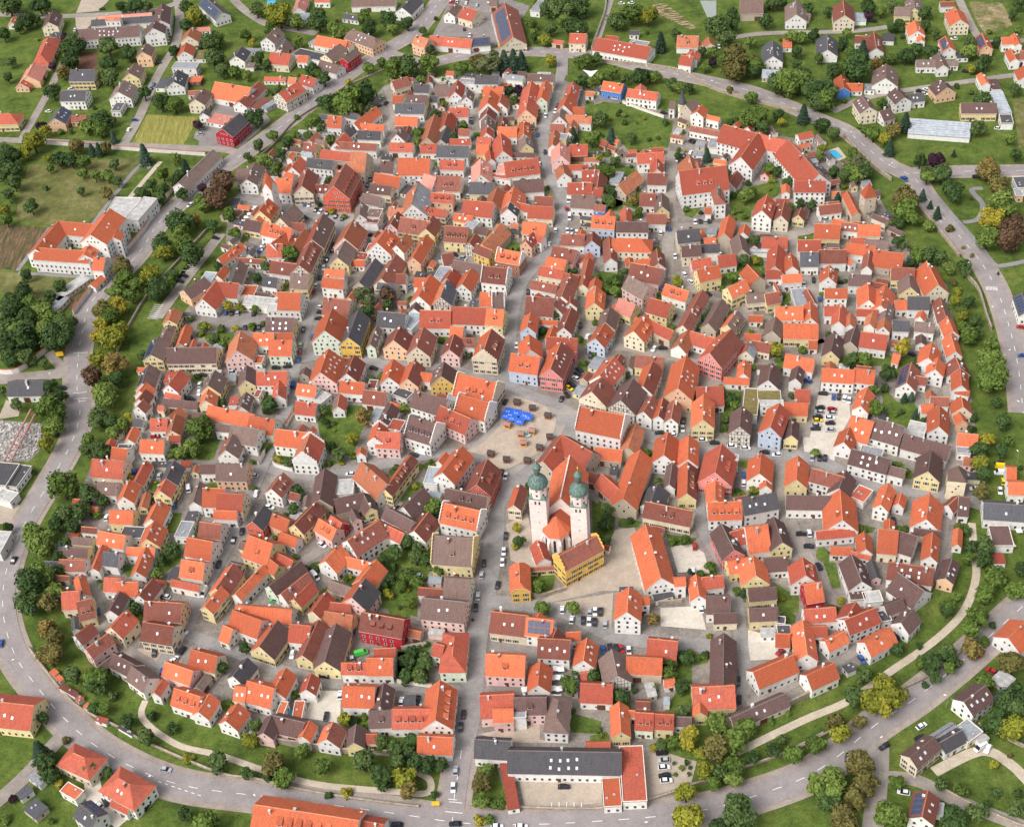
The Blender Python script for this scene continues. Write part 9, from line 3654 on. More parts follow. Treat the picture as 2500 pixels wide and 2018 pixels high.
    if 'v' in F or 'V' in F:
        s = sg if 'v' in F else -sg; nrm = Vector((0, s * t, 1)).normalized(); n = max(2, int(L * 0.8 / 1.9))
        for i in range(n):
            for j, (f0, f1) in enumerate(((0.12, 0.46), (0.48, 0.82))):
                x0 = -0.4 * L + 0.8 * L * i / n + 0.06; x1 = -0.4 * L + 0.8 * L * (i + 1) / n - 0.06
                p = [Vector((x0, s * f1 * w, e + (1 - f1) * w * t)), Vector((x1, s * f1 * w, e + (1 - f1) * w * t)), Vector((x1, s * f0 * w, e + (1 - f0) * w * t)), Vector((x0, s * f0 * w, e + (1 - f0) * w * t))]
                if s > 0: p = p[::-1]
                k = MB(); k.hexa([tuple(v - nrm * 0.02) for v in p] + [tuple(v + nrm * 0.09) for v in p], 1, 0); k.build('solar_panel', ['solar', 'metal'], ro)
    if 'z' in F:
        for s in (-1, 1):
            g = MB(); n = max(4, int(w / 0.95)); st = b / n; x0, x1 = s * (a - 0.02), s * (a + gx + 0.12)
            for i in range(n):
                y0, y1 = b - st * (i + 1), b - st * i; zt = e + (w - y0) * t + 0.55
                for s2 in (-1, 1):
                    g.box(min(x0, x1), max(x0, x1), min(s2 * y0, s2 * y1), max(s2 * y0, s2 * y1), e - 0.3, zt)
            g.build('stepped_gable', W if wc not in 'K' else 'wall_w', root)
    wm = MB(); rows = max(1, int((ez - 0.2) // 2.65)); barn = nm == 'barn'; sh = wc in 'yYcqP' and r.random() < 0.5; sk = 0.6 if barn else 0.10
    for (ox, oy, ux, wd, gab) in ((0, -b, (1, 0), 2 * a, 0), (0, b, (-1, 0), 2 * a, 0), (a, 0, (0, 1), 2 * b, 1), (-a, 0, (0, -1), 2 * b, 1)):
        windows_on(wm, (ox, oy), ux, wd, rows, 0.95, 2.65, r, shutter=sh, skip=sk)
        if gab and not hip and not jerk and w * t > 2.6:
            windows_on(wm, (ox, oy), ux, wd, 2 if w * t > 5 else 1, max(rows * 2.65 + 0.9, ez + 0.3), 2.5, r, wsize=(0.8, 1.0), spacing=2.0, skip=sk, top=lambda z: max(0.0, (hz - z) / t))
    if wm.v: tag(wm.build('windows', ['frame', 'pane', 'shutter'], root), kind='stuff')
    dm = MB()
    dw = 1.5 if barn else 0.55; dx = r.uniform(-0.25, 0.25) * L; yy = sg * (b + 0.07); y0, y1 = min(yy, sg * b), max(yy, sg * b); dm.box(dx - dw, dx + dw, y0, y1, -0.1, 2.9 if barn else 2.15); dm.build('door', 'door', root)
    if wc == 't':
        tb = MB()
        for s in (-1, 1):
            for z in [0.15] + [2.65 * k for k in range(1, rows + 1)] + [ez - 0.1]:
                tb.box(-a, a, min(s * b, s * (b + 0.045)), max(s * b, s * (b + 0.045)), z - 0.1, z + 0.1); tb.box(min(s * a, s * (a + 0.045)), max(s * a, s * (a + 0.045)), -b, b, z - 0.1, z + 0.1)
            n = int(2 * a / 1.3)
            for i in range(n + 1):
                xx = -a + 2 * a * i / n; tb.box(xx - 0.09, xx + 0.09, min(s * b, s * (b + 0.04)), max(s * b, s * (b + 0.04)), 0, ez)
            n = int(2 * b / 1.2)
            for i in range(n + 1):
                yy = -b + 2 * b * i / n; tb.box(min(s * a, s * (a + 0.04)), max(s * a, s * (a + 0.04)), yy - 0.09, yy + 0.09, 0, hz - abs(yy) * t)
            for z in (ez + 1.6, ez + 3.2):
                hh = (hz - z) / t - 0.1
                if hh > 0.5: tb.box(min(s * a, s * (a + 0.045)), max(s * a, s * (a + 0.045)), -hh, hh, z - 0.1, z + 0.1)
        tag(tb.build('timber_frame', 'timber', root), kind='stuff')
for i, l in enumerate(HOUSES.strip().split('\n')): make_house(l.split(), i)

# ------------------------------------------------------------------ parish church
church = empty('parish_church', 15, 405, 0, 0); tag(church, 'pale pink twin-towered church with green copper onion domes beside the market square', 'church')
AX = math.radians(-15.0); ex = Vector((math.cos(AX), math.sin(AX), 0)); ey = Vector((-math.sin(AX), math.cos(AX), 0))
def cw(p): return (p[0] - 15, p[1] - 405, p[2])
def oriented(c, pts): return [cw((c[0] + ex.x * u + ey.x * v, c[1] + ex.y * u + ey.y * v, z)) for u, v, z in pts]
def sub(mb, name, mats, parent, smooth=False): return mb.build(name, mats, parent, smooth=smooth)
def obox(mb, c, u0, u1, v0, v1, z0, z1, m=0): mb.hexa(oriented(c, [(u0, v0, z0), (u1, v0, z0), (u1, v1, z0), (u0, v1, z0), (u0, v0, z1), (u1, v0, z1), (u1, v1, z1), (u0, v1, z1)]), m)
for (cx, cy, s) in ((7.5, 399.4, 6.8), (23.0, 392.9, 6.5)):
    h = s / 2; mb = MB(); obox(mb, (cx, cy), -h, h, -h, h, -0.3, 27)
    body = sub(mb, 'tower', 'church', church)
    ob = MB(); ob.lathe([(h * 1.07, 27.0), (h * 1.07, 32.6)], 8, cx=cx - 15, cy=cy - 405, a0=AX + math.pi / 8); sub(ob, 'octagon_storey', 'church', body)
    cb = MB()
    for (u, v) in ((-1, -1), (1, -1), (1, 1), (-1, 1)):   # small copper corner roofs
        p = oriented((cx, cy), [(u * h, v * h, 27.02), (u * h * 0.42, v * h, 27.02), (u * h, v * h * 0.42, 27.02), (u * h * 0.62, v * h * 0.62, 28.9)])
        for tri in ((0, 1, 3), (0, 3, 2), (1, 2, 3)): cb.poly([p[k] for k in tri])
    sub(cb, 'corner_roof', 'copper', body)
    kb = MB(); obox(kb, (cx, cy), -h - 0.15, h + 0.15, -h - 0.15, h + 0.15, 26.7, 27.0); sub(kb, 'cornice', 'copper', body)
    dm = MB(); R8 = h * 1.14
    dm.lathe([(R8 * 1.02, 32.5), (R8 * 1.04, 33.0), (R8 * 0.98, 34.0), (R8 * 0.84, 35.1), (R8 * 0.60, 36.1), (R8 * 0.40, 36.8), (R8 * 0.34, 37.4)], 16, cx=cx - 15, cy=cy - 405, a0=AX + math.pi / 8); dome = sub(dm, 'onion_dome', 'copper', body, True)
    for k in range(16):
        rb = MB(); a = AX + math.pi / 8 + 2 * math.pi * k / 16; ca, sa = math.cos(a), math.sin(a)
        P = [(R8 * f, z) for f, z in ((1.05, 32.6), (1.07, 33.0), (1.01, 34.0), (0.87, 35.1), (0.63, 36.1), (0.42, 36.8))]
        for (f0, z0), (f1, z1) in zip(P, P[1:]): rb.beam((cx - 15 + ca * f0, cy - 405 + sa * f0, z0), (cx - 15 + ca * f1, cy - 405 + sa * f1, z1), 0.10, 0.10)
        sub(rb, 'dome_rib', 'copper', dome)
    ln = MB(); ln.lathe([(1.15, 37.3), (1.15, 39.6), (1.5, 39.7), (1.5, 40.0)], 8, cx=cx - 15, cy=cy - 405, mats=[0, 1, 1, 1]); sub(ln, 'lantern', ['lead', 'copper'], body)
    on = MB(); on.lathe([(1.2, 40.0), (1.65, 40.7), (1.7, 41.4), (1.35, 42.3), (0.6, 43.0), (0.25, 43.6), (0.1, 44.6)], 12, cx=cx - 15, cy=cy - 405); sub(on, 'small_onion', 'copper', body, True)
    fb = MB(); fb.lathe([(0.05, 44.5), (0.32, 44.8), (0.38, 45.1), (0.25, 45.4), (0.05, 45.6)], 8, cx=cx - 15, cy=cy - 405); fb.box(cx - 15 - 0.06, cx - 15 + 0.06, cy - 405 - 0.06, cy - 405 + 0.06, 45.5, 46.6); sub(fb, 'finial', 'gold', body)
    # belfry openings and small windows, one mesh each
    for (u, z, ww, hh) in ((-0.8, 24.0, 0.7, 1.7), (0.8, 24.0, 0.7, 1.7), (0.2, 19.5, 0.35, 0.6), (0.2, 13.5, 0.35, 0.6)):
        for side in range(4):
            wb = MB(); rot = math.pi / 2 * side; cu, su = math.cos(rot), math.sin(rot)
            pts = []
            for (du, dz) in ((-ww / 2, 0), (ww / 2, 0), (ww / 2, hh), (-ww / 2, hh)):
                uu, vv = u + du, -h - 0.03; pts.append((uu * cu - vv * su, uu * su + vv * cu, z + dz))
            wb.poly(oriented((cx, cy), pts)); sub(wb, 'belfry_opening' if ww > 0.5 else 'slit_window', 'pane', body)
    for k in range(8):
        a = AX + math.pi / 4 * k; rr = h * 1.07 * math.cos(math.pi / 8) + 0.04
        for (z, ww, hh) in ((30.9, 0.75, 0.75), (28.3, 0.8, 1.0)):
            wb = MB(); tx, ty = -math.sin(a), math.cos(a); c0 = (cx - 15 + rr * math.cos(a), cy - 405 + rr * math.sin(a))
            wb.quad((c0[0] - tx * ww / 2, c0[1] - ty * ww / 2, z), (c0[0] + tx * ww / 2, c0[1] + ty * ww / 2, z), (c0[0] + tx * ww / 2, c0[1] + ty * ww / 2, z + hh), (c0[0] - tx * ww / 2, c0[1] - ty * ww / 2, z + hh)); sub(wb, 'octagon_window', 'pane', body)
# nave (ridge from 21.9,423.7 to 16.0,400.0)
def long_block(A, B, w, e, t, mat_r, mat_w, name, hipB=0.0, ext=0.0):
    A = Vector((*A, 0)); B = Vector((*B, 0)); d = (B - A).normalized(); n = Vector((-d.y, d.x, 0)); hr = e + w * t
    mb = MB(); P = lambda p, o, z: cw((p.x + n.x * o, p.y + n.y * o, z)); wi = w - 0.4
    for s in (1, -1): mb.quad(P(A, s * wi, -0.3), P(B, s * wi, -0.3), P(B, s * wi, e + 0.2), P(A, s * wi, e + 0.2))
    for p in (A, B): mb.poly([P(p, -wi, -0.3), P(p, wi, -0.3), P(p, wi, e + 0.2), P(p, 0, hr - 0.2), P(p, -wi, e + 0.2)])
    body = mb.build(name, mat_w, church); rb = MB(); A2 = A - d * 0.3; B2 = B + d * 0.3
    for s in (1, -1):
        up = [P(A2, 0, hr), P(B2, 0, hr), P(B2, s * w, e), P(A2, s * w, e)]; dn = [(q[0], q[1], q[2] - 0.3) for q in up]
        rb.poly(up if s < 0 else up[::-1]); rb.poly(dn); rb.quad(up[2], up[3], dn[3], dn[2]); rb.quad(up[1], up[2], dn[2], dn[1], 1); rb.quad(up[3], up[0], dn[0], dn[3], 1)
    ro = rb.build('roof', [mat_r, 'verge'], body); return body, ro, d, n, hr
nave, nroof, nd_dir, nn_dir, nhr = long_block((21.9, 423.7), (16.0, 400.0), 7.6, 13.0, 1.3, 'roof_O', 'church', 'nave')
for k in range(24):   # pale ridge tiles of the nave
    a = Vector((21.9, 423.7, 0)).lerp(Vector((16.0, 400.0, 0)), k / 24); b2 = Vector((21.9, 423.7, 0)).lerp(Vector((16.0, 400.0, 0)), (k + 0.8) / 24); rb = MB(); rb.beam(cw((a.x, a.y, nhr + 0.05)), cw((b2.x, b2.y, nhr + 0.05)), 0.5, 0.22); sub(rb, 'ridge_tile', 'verge', nroof)
for s in (-1, 1):
    for k in range(5):
        p = Vector((21.9, 423.7, 0)).lerp(Vector((16.0, 400.0, 0)), (k + 0.5) / 5) + nn_dir * s * 7.26; wb = MB(); du = nd_dir * 0.7
        wb.poly([cw((p.x - du.x, p.y - du.y, 4)), cw((p.x + du.x, p.y + du.y, 4)), cw((p.x + du.x, p.y + du.y, 9.5)), cw((p.x, p.y, 10.6)), cw((p.x - du.x, p.y - du.y, 9.5))]); sub(wb, 'arched_window', 'pane', nave)
choir, croof, cd, cn, chr_ = long_block((15.9, 400.5), (13.7, 396.2), 5.4, 11.0, 1.05, 'roof_O', 'church', 'choir')
cd = Vector((math.cos(math.radians(-104)), math.sin(math.radians(-104)), 0)); cn = Vector((-cd.y, cd.x, 0)); base = Vector((13.7, 396.2, 0))
ring_ = []
for (f, s) in ((0, -1), (3.6, -0.98), (6.7, -0.42), (6.7, 0.42), (3.6, 0.98), (0, 1)): ring_.append(base + cd * f + cn * s * 5.2)
ab = MB(); rb = MB(); apex = cw((base.x + cd.x * 0.4, base.y + cd.y * 0.4, chr_))
for a, b2 in zip(ring_, ring_[1:]):
    ab.quad(cw((a.x, a.y, -0.3)), cw((b2.x, b2.y, -0.3)), cw((b2.x, b2.y, 11.1)), cw((a.x, a.y, 11.1)))
    oa = a + (a - base).normalized() * 0.4; ob2 = b2 + (b2 - base).normalized() * 0.4
    rb.poly([cw((oa.x, oa.y, 10.9)), cw((ob2.x, ob2.y, 10.9)), apex])
apse = sub(ab, 'apse', 'church', church); sub(rb, 'roof', 'roof_O', apse)
for a, b2 in list(zip(ring_, ring_[1:]))[0:5]:
    c = (a + b2) / 2; t_ = (b2 - a).normalized(); n_ = Vector((t_.y, -t_.x, 0)); n_ = n_ if n_.dot(c - base) > 0 else -n_; p = c + n_ * 0.05; wb = MB(); du = t_ * 0.55
    wb.poly([cw((p.x - du.x, p.y - du.y, 2.5)), cw((p.x + du.x, p.y + du.y, 2.5)), cw((p.x + du.x, p.y + du.y, 8.6)), cw((p.x, p.y, 9.6)), cw((p.x - du.x, p.y - du.y, 8.6))]); sub(wb, 'gothic_window', 'pane', apse)
for a in ring_[1:5]:
    q = (a - base).normalized(); bb = MB(); c = a + q * 0.5; u = Vector((-q.y, q.x, 0)) * 0.4
    P = [(c - q * 0.6 - u), (c + q * 0.6 - u), (c + q * 0.6 + u), (c - q * 0.6 + u)]
    bb.hexa([cw((v.x, v.y, -0.3)) for v in P] + [cw((v.x, v.y, 9.3 if i in (0, 3) else 7.6)) for i, v in enumerate(P)]); sub(bb, 'buttress', 'church', apse)

# ------------------------------------------------------------------ gate towers and the round tower
def tower_block(root, corners, z1, mat, rx, ry):
    mb = MB(); n = len(corners)
    for i in range(n):
        a, b2 = corners[i], corners[(i + 1) % n]; mb.quad((a[0] - rx, a[1] - ry, -0.3), (b2[0] - rx, b2[1] - ry, -0.3), (b2[0] - rx, b2[1] - ry, z1), (a[0] - rx, a[1] - ry, z1))
    return mb.build('wall', mat, root)
def slits(root, corners, zs, rx, ry, w=0.35, h=0.8):
    for i in range(len(corners)):
        a, b2 = Vector((*corners[i], 0)), Vector((*corners[(i + 1) % len(corners)], 0)); t_ = (b2 - a).normalized(); n_ = Vector((t_.y, -t_.x, 0))
        for k, z in enumerate(zs):
            c = a.lerp(b2, (0.35, 0.62, 0.5)[k % 3]) + n_ * 0.05; wb = MB(); wb.quad((c.x - t_.x * w - rx, c.y - t_.y * w - ry, z), (c.x + t_.x * w - rx, c.y + t_.y * w - ry, z), (c.x + t_.x * w - rx, c.y + t_.y * w - ry, z + h), (c.x - t_.x * w - rx, c.y - t_.y * w - ry, z + h)); wb.build('slit_window', 'pane', root)
def ccw(P):
    s = sum(a[0] * b[1] - b[0] * a[1] for a, b in zip(P, P[1:] + P[:1])); return P if s > 0 else P[::-1]
# west gate: square tower, four gables, diamond spire
wg = ccw([(-122.4, 659.9), (-117.3, 657.8), (-114.6, 663.0), (-119.7, 665.1)]); wx, wy = -118.5, 661.45
g = empty('gate_tower', wx, wy); tag(g, 'tall white gate tower with four gables and pointed orange spire', 'tower')
tower_block(g, wg, 16.0, 'wall_w', wx, wy); slits(g, wg, (5, 9, 13), wx, wy)
gb = MB(); sp = MB(); apx = (0, 0, 26.5)
for i in range(4):
    a, b2 = wg[i], wg[(i + 1) % 4]; a = (a[0] - wx, a[1] - wy, 16.0); b2 = (b2[0] - wx, b2[1] - wy, 16.0); m_ = ((a[0] + b2[0]) / 2, (a[1] + b2[1]) / 2, 20.5)
    gb.poly([a, b2, m_]); o = 1.04; A, B2, M = (a[0] * o, a[1] * o, 16.0), (b2[0] * o, b2[1] * o, 16.0), (m_[0] * o, m_[1] * o, 20.7)
    sp.poly([A, M, apx]); sp.poly([M, B2, apx])
gb.build('gable', 'wall_w', g); sp.build('spire', 'roof_O', g)
fb = MB(); fb.lathe([(0.08, 26.3), (0.3, 26.7), (0.3, 27.0), (0.05, 27.6)], 8); fb.build('finial', 'gold', g)
# north-east tower: pyramid roof
nt_ = ccw([(188.2, 607.9), (189.2, 602.3), (195.3, 603.2), (194.3, 608.8)]); nx_, ny_ = 191.75, 605.55
g = empty('town_wall_tower', nx_, ny_); tag(g, 'square sandstone tower with steep orange pyramid roof among gardens', 'tower')
tower_block(g, nt_, 13.2, 'wall_s', nx_, ny_); slits(g, nt_, (3, 7, 10.5), nx_, ny_)
sp = MB()
for i in range(4):
    a, b2 = nt_[i], nt_[(i + 1) % 4]; sp.poly([((a[0] - nx_) * 1.07, (a[1] - ny_) * 1.07, 13.0), ((b2[0] - nx_) * 1.07, (b2[1] - ny_) * 1.07, 13.0), (0, 0, 20.5)])
sp.build('roof', 'roof_O', g)
# east gate: broad stone tower with hipped roof
eg = ccw([(174.7, 407.1), (172.9, 401.0), (179.8, 399.1), (181.8, 405.6)]); gx_, gy_ = 177.3, 403.2
g = empty('gate_house', gx_, gy_); tag(g, 'broad cream stone gate tower with brown hipped roof over the street', 'tower')
tower_block(g, eg, 10.5, 'wall_c', gx_, gy_); slits(g, eg, (4, 7.5, 6), gx_, gy_)
sp = MB(); q = [((a[0] - gx_) * 1.06, (a[1] - gy_) * 1.06, 10.4) for a in eg]; ri = [((q[1][0] + q[2][0]) * 0.12, (q[1][1] + q[2][1]) * 0.12, 15.5), ((q[3][0] + q[0][0]) * 0.12, (q[3][1] + q[0][1]) * 0.12, 15.5)]
sp.poly([q[0], q[1], ri[0], ri[1]]); sp.poly([q[1], q[2], ri[0]]); sp.poly([q[2], q[3], ri[1], ri[0]]); sp.poly([q[3], q[0], ri[1]])
sp.build('roof', 'roof_b', g)
ar = MB(); a, b2 = Vector((*eg[0], 0)), Vector((*eg[1], 0))
for P, Q in ((eg[0], eg[1]), (eg[2], eg[3])):
    a, b2 = Vector((*P, 0)), Vector((*Q, 0)); t_ = (b2 - a).normalized(); n_ = Vector((t_.y, -t_.x, 0)); c = (a + b2) / 2 + n_ * 0.05; pts = [(-1.5, 0), (1.5, 0), (1.5, 3)] + [(1.5 * math.cos(k * math.pi / 6), 3 + 1.5 * math.sin(k * math.pi / 6)) for k in range(1, 6)] + [(-1.5, 3)]
    ar.poly([(c.x + t_.x * u - gx_, c.y + t_.y * u - gy_, z) for u, z in pts])
ar.build('archway', 'pane', g)
# octagonal tower with dark pointed roof on the northern wall
for l in TOWERS.strip().split('\n'):
    tx_, ty_, tr, te, tc_ = [float(v) for v in l.split()]
    g = empty('corner_tower', tx_, ty_); tag(g, 'octagonal stone wall tower with dark pointed cone roof', 'tower')
    mb = MB(); mb.lathe([(tr, -0.3), (tr, te)], 8); mb.build('wall', 'wall_c', g); mb = MB(); mb.lathe([(tr * 1.12, te - 0.1), (tr * 0.55, te + tc_ * 0.45), (0.05, te + tc_)], 8); mb.build('roof', 'roof_k', g)
    for k in range(8):
        a = math.pi / 8 + math.pi / 4 * k; rr = tr * math.cos(math.pi / 8) + 0.05
        for z in (4, 8):
            wb = MB(); t_ = (-math.sin(a), math.cos(a)); c = (rr * math.cos(a), rr * math.sin(a)); wb.quad((c[0] - t_[0] * 0.3, c[1] - t_[1] * 0.3, z), (c[0] + t_[0] * 0.3, c[1] + t_[1] * 0.3, z), (c[0] + t_[0] * 0.3, c[1] + t_[1] * 0.3, z + 0.9), (c[0] - t_[0] * 0.3, c[1] - t_[1] * 0.3, z + 0.9)); wb.build('slit_window', 'pane', g)
lx, ly, lz = LANTERN
g = empty('roof_turret', lx, ly, lz); tag(g, 'slender dark ridge turret with small onion cap on the hospital church', 'turret')
mb = MB(); mb.lathe([(0.75, -1.5), (0.75, 2.4)], 8); mb.build('shaft', 'lead', g); mb = MB(); mb.lathe([(0.9, 2.4), (1.1, 2.9), (0.9, 3.6), (0.3, 4.2), (0.05, 5.2)], 8); mb.build('onion_cap', 'copper', g)

# ------------------------------------------------------------------ market square: huts, parasols, fountain
def hut(x, y, body_m, roof_m, desc, i):
    g = empty('market_hut', x, y, 0.28, math.radians(-18 + (i * 37 % 23) - 11)); tag(g, None, 'hut', 'huts on the market square'); queue(g, desc, x, y)
    mb = MB(); mb.box(-1.3, 1.3, -1.15, 1.15, 0, 2.2, 0, skip=(1,))
    for s in (-1, 1): mb.poly([(s * 1.3, -1.15, 2.2), (s * 1.3, 1.15, 2.2), (s * 1.3, 0, 3.0)])
    mb.build('cabin', body_m, g)
    for s in (-1, 1):
        rb = MB(); up = [(-1.55, 0, 3.08), (1.55, 0, 3.08), (1.55, s * 1.45, 2.1), (-1.55, s * 1.45, 2.1)]; rb.hexa([(a, b, c - 0.1) for a, b, c in up] + up); rb.build('roof_panel', roof_m, g)
    cb = MB(); cb.box(-1.0, 1.0, -1.22, -1.155, 0.9, 1.8); cb.build('counter_hatch', 'shutter', g)
for i, (x, y) in enumerate(parse_pts(HUTS)): hut(x, y, 'wood', 'hutroof', 'brown wooden market hut with dark roof', i)
for i, (x, y) in enumerate(parse_pts(HUTS_Y)): hut(x, y, 'wood_y', 'hutroof_p', 'orange wooden market hut with pinkish roof', i + 5)
def parasol(x, y, m, half, desc, grp, rz, z0=0.28):
    g = empty('parasol', x, y, z0, rz); tag(g, None, 'parasol', grp); queue(g, desc, x, y)
    p = MB(); p.lathe([(0.05, 0), (0.05, 2.75)], 6); p.build('pole', 'metal', g); c = MB(); q = [(-half, -half, 2.35), (half, -half, 2.35), (half, half, 2.35), (-half, half, 2.35)]
    for a, b in zip(q, q[1:] + q[:1]):
        c.poly([a, b, (0, 0, 2.95)]); c.quad((a[0], a[1], 2.1), (b[0], b[1], 2.1), b, a)
    cn_ = c.build('canopy', m, g)
    if m == 'parasol_b':
        for s in (-1, 1):
            k = MB(); k.poly([(s * 0.55 + 0.34 * math.cos(j * math.pi / 4), -0.95 + 0.2 * math.sin(j * math.pi / 4), 2.95 - 0.6 * 0.95 / half + 0.08) for j in range(8)]); k.build('print', 'parasol_w', cn_)
for i, (x, y) in enumerate(parse_pts(PAR_B)): parasol(x, y, 'parasol_b', 2.0, 'blue square parasol with white print', 'blue parasols on the market square', math.radians(-18))
for i, (x, y) in enumerate(parse_pts(PAR_W)): parasol(x, y, 'parasol_w', 1.15, 'white square parasol', 'white parasols', math.radians(i * 7 % 20 - 8), 0.1)
fx, fy = FOUNTAIN
g = empty('fountain', fx, fy, 0.28); tag(g, 'low stone fountain with pale turquoise water on the market square', 'fountain')
mb = MB(); mb.lathe([(2.0, 0), (2.0, 0.7), (1.7, 0.7), (1.7, 0.45)], 8); mb.build('basin', 'stone', g); mb = MB(); mb.lathe([(1.68, 0.46), (1.68, 0.55)], 8); mb.build('water', 'fountain', g); mb = MB(); mb.lathe([(0.3, 0.5), (0.22, 2.0), (0.4, 2.2), (0.1, 2.8)], 8); mb.build('column', 'stone', g)

# ------------------------------------------------------------------ street lamps, signs, sail, gantry, rubble
for x, y in parse_pts(LAMPS):
    g = empty('street_lamp', x, y, 0.2, rnd.uniform(0, 6.28)); tag(g, None, 'street lamp', 'lamps along the ring road'); queue(g, 'tall grey street lamp with white head', x, y)
    p = MB(); p.lathe([(0.09, 0), (0.05, 7.0)], 6); p.build('pole', 'metal', g); a = MB(); a.beam((0, 0, 6.95), (1.1, 0, 7.1), 0.08, 0.08); a.build('arm', 'metal', g); h_ = MB(); h_.box(0.8, 1.7, -0.2, 0.2, 7.0, 7.18); h_.build('lamp_head', 'parasol_w', g)
for (x, y, w_, h_, rz, lb) in SIGNS:
    g = empty('road_sign', x, y, 0.05, rz); tag(g, lb, 'sign', 'yellow signs by the ring road')
    p = MB(); p.hexa([(-w_ / 2, -0.05, 1.0), (w_ / 2, -0.05, 1.0), (w_ / 2, 0.08, 1.0), (-w_ / 2, 0.08, 1.0), (-w_ / 2, -0.05 + 0.25 * h_, 1.0 + h_), (w_ / 2, -0.05 + 0.25 * h_, 1.0 + h_), (w_ / 2, 0.08 + 0.25 * h_, 1.0 + h_), (-w_ / 2, 0.08 + 0.25 * h_, 1.0 + h_)]); p.build('panel', 'sign', g)
    for s in (-1, 1):
        q = MB(); q.box(s * w_ * 0.35 - 0.06, s * w_ * 0.35 + 0.06, 0.1, 0.22, 0, 1.0 + h_ * 0.5); q.build('post', 'metal', g)
sx, sy = SAIL
g = empty('shade_sail', sx, sy); tag(g, 'white triangular shade sail on poles in the moat garden', 'sail')
P = [(-4.5, 3.0, 5.0), (4.5, 2.2, 4.2), (-0.5, -4.5, 2.6)]; c = MB(); cc = (0, 0.2, 3.0)
for a, b in zip(P, P[1:] + P[:1]):
    m_ = tuple((u + v) / 2 * 0.72 + k * 0.28 for u, v, k in zip(a, b, cc)); c.poly([a, m_, cc]); c.poly([m_, b, cc])
c.build('cloth', 'parasol_w', g)
for a in P: q = MB(); q.box(a[0] - 0.08, a[0] + 0.08, a[1] - 0.08, a[1] + 0.08, -0.2, a[2] + 0.15); q.build('pole', 'metal', g)
(ax_, ay_), (bx_, by_) = GANTRY
for k, off in enumerate((0, 3.2)):
    g = empty('gantry_beam', ax_ + off, ay_); tag(g, ('long rusty pink crane runway over the rubble yard, ' + ('beside the dark flat roofs' if k == 0 else 'on the side of the ring road')), 'gantry', 'crane runways in the scrap yard')
    d = Vector((bx_ - ax_, by_ - ay_, 0)); q = MB(); q.beam((0, 0, 4.2), (d.x, d.y, 4.2), 0.7, 0.5); q.build('girder', 'crane', g)
    for f in (0.03, 0.35, 0.65, 0.97):
        q = MB(); q.box(d.x * f - 0.15, d.x * f + 0.15, d.y * f - 0.15, d.y * f + 0.15, -0.2, 4.0); q.build('support', 'crane', g)
rp = parse_pts(RUBBLE); mb = MB()
def in_poly(x, y, P):
    c = False
    for i in range(len(P)):
        (x1, y1), (x2, y2) = P[i], P[i - 1]
        if (y1 > y) != (y2 > y) and x < (x2 - x1) * (y - y1) / (y2 - y1) + x1: c = not c
    return c
xs = [p[0] for p in rp]; ys = [p[1] for p in rp]
for k in range(900):
    x, y = rnd.uniform(min(xs), max(xs)), rnd.uniform(min(ys), max(ys))
    if not in_poly(x, y, rp): continue
    s = rnd.uniform(0.25, 0.9); h_ = rnd.uniform(0.2, 0.8); a = rnd.uniform(0, 3.14); c_, s_ = math.cos(a), math.sin(a); q = [(-s, -s * 0.6), (s, -s * 0.5), (s * 0.9, s * 0.6), (-s * 0.8, s * 0.5)]
    w_ = [(x + u * c_ - v * s_, y + u * s_ + v * c_) for u, v in q]; mb.hexa([(*p, 0) for p in w_] + [(p[0] * 0.8 + x * 0.2, p[1] * 0.8 + y * 0.2, h_) for p in w_])
tag(mb.build('rubble', 'rubble'), 'pale stone blocks and rubble heaped in the stone yard', None, None, 'stuff')

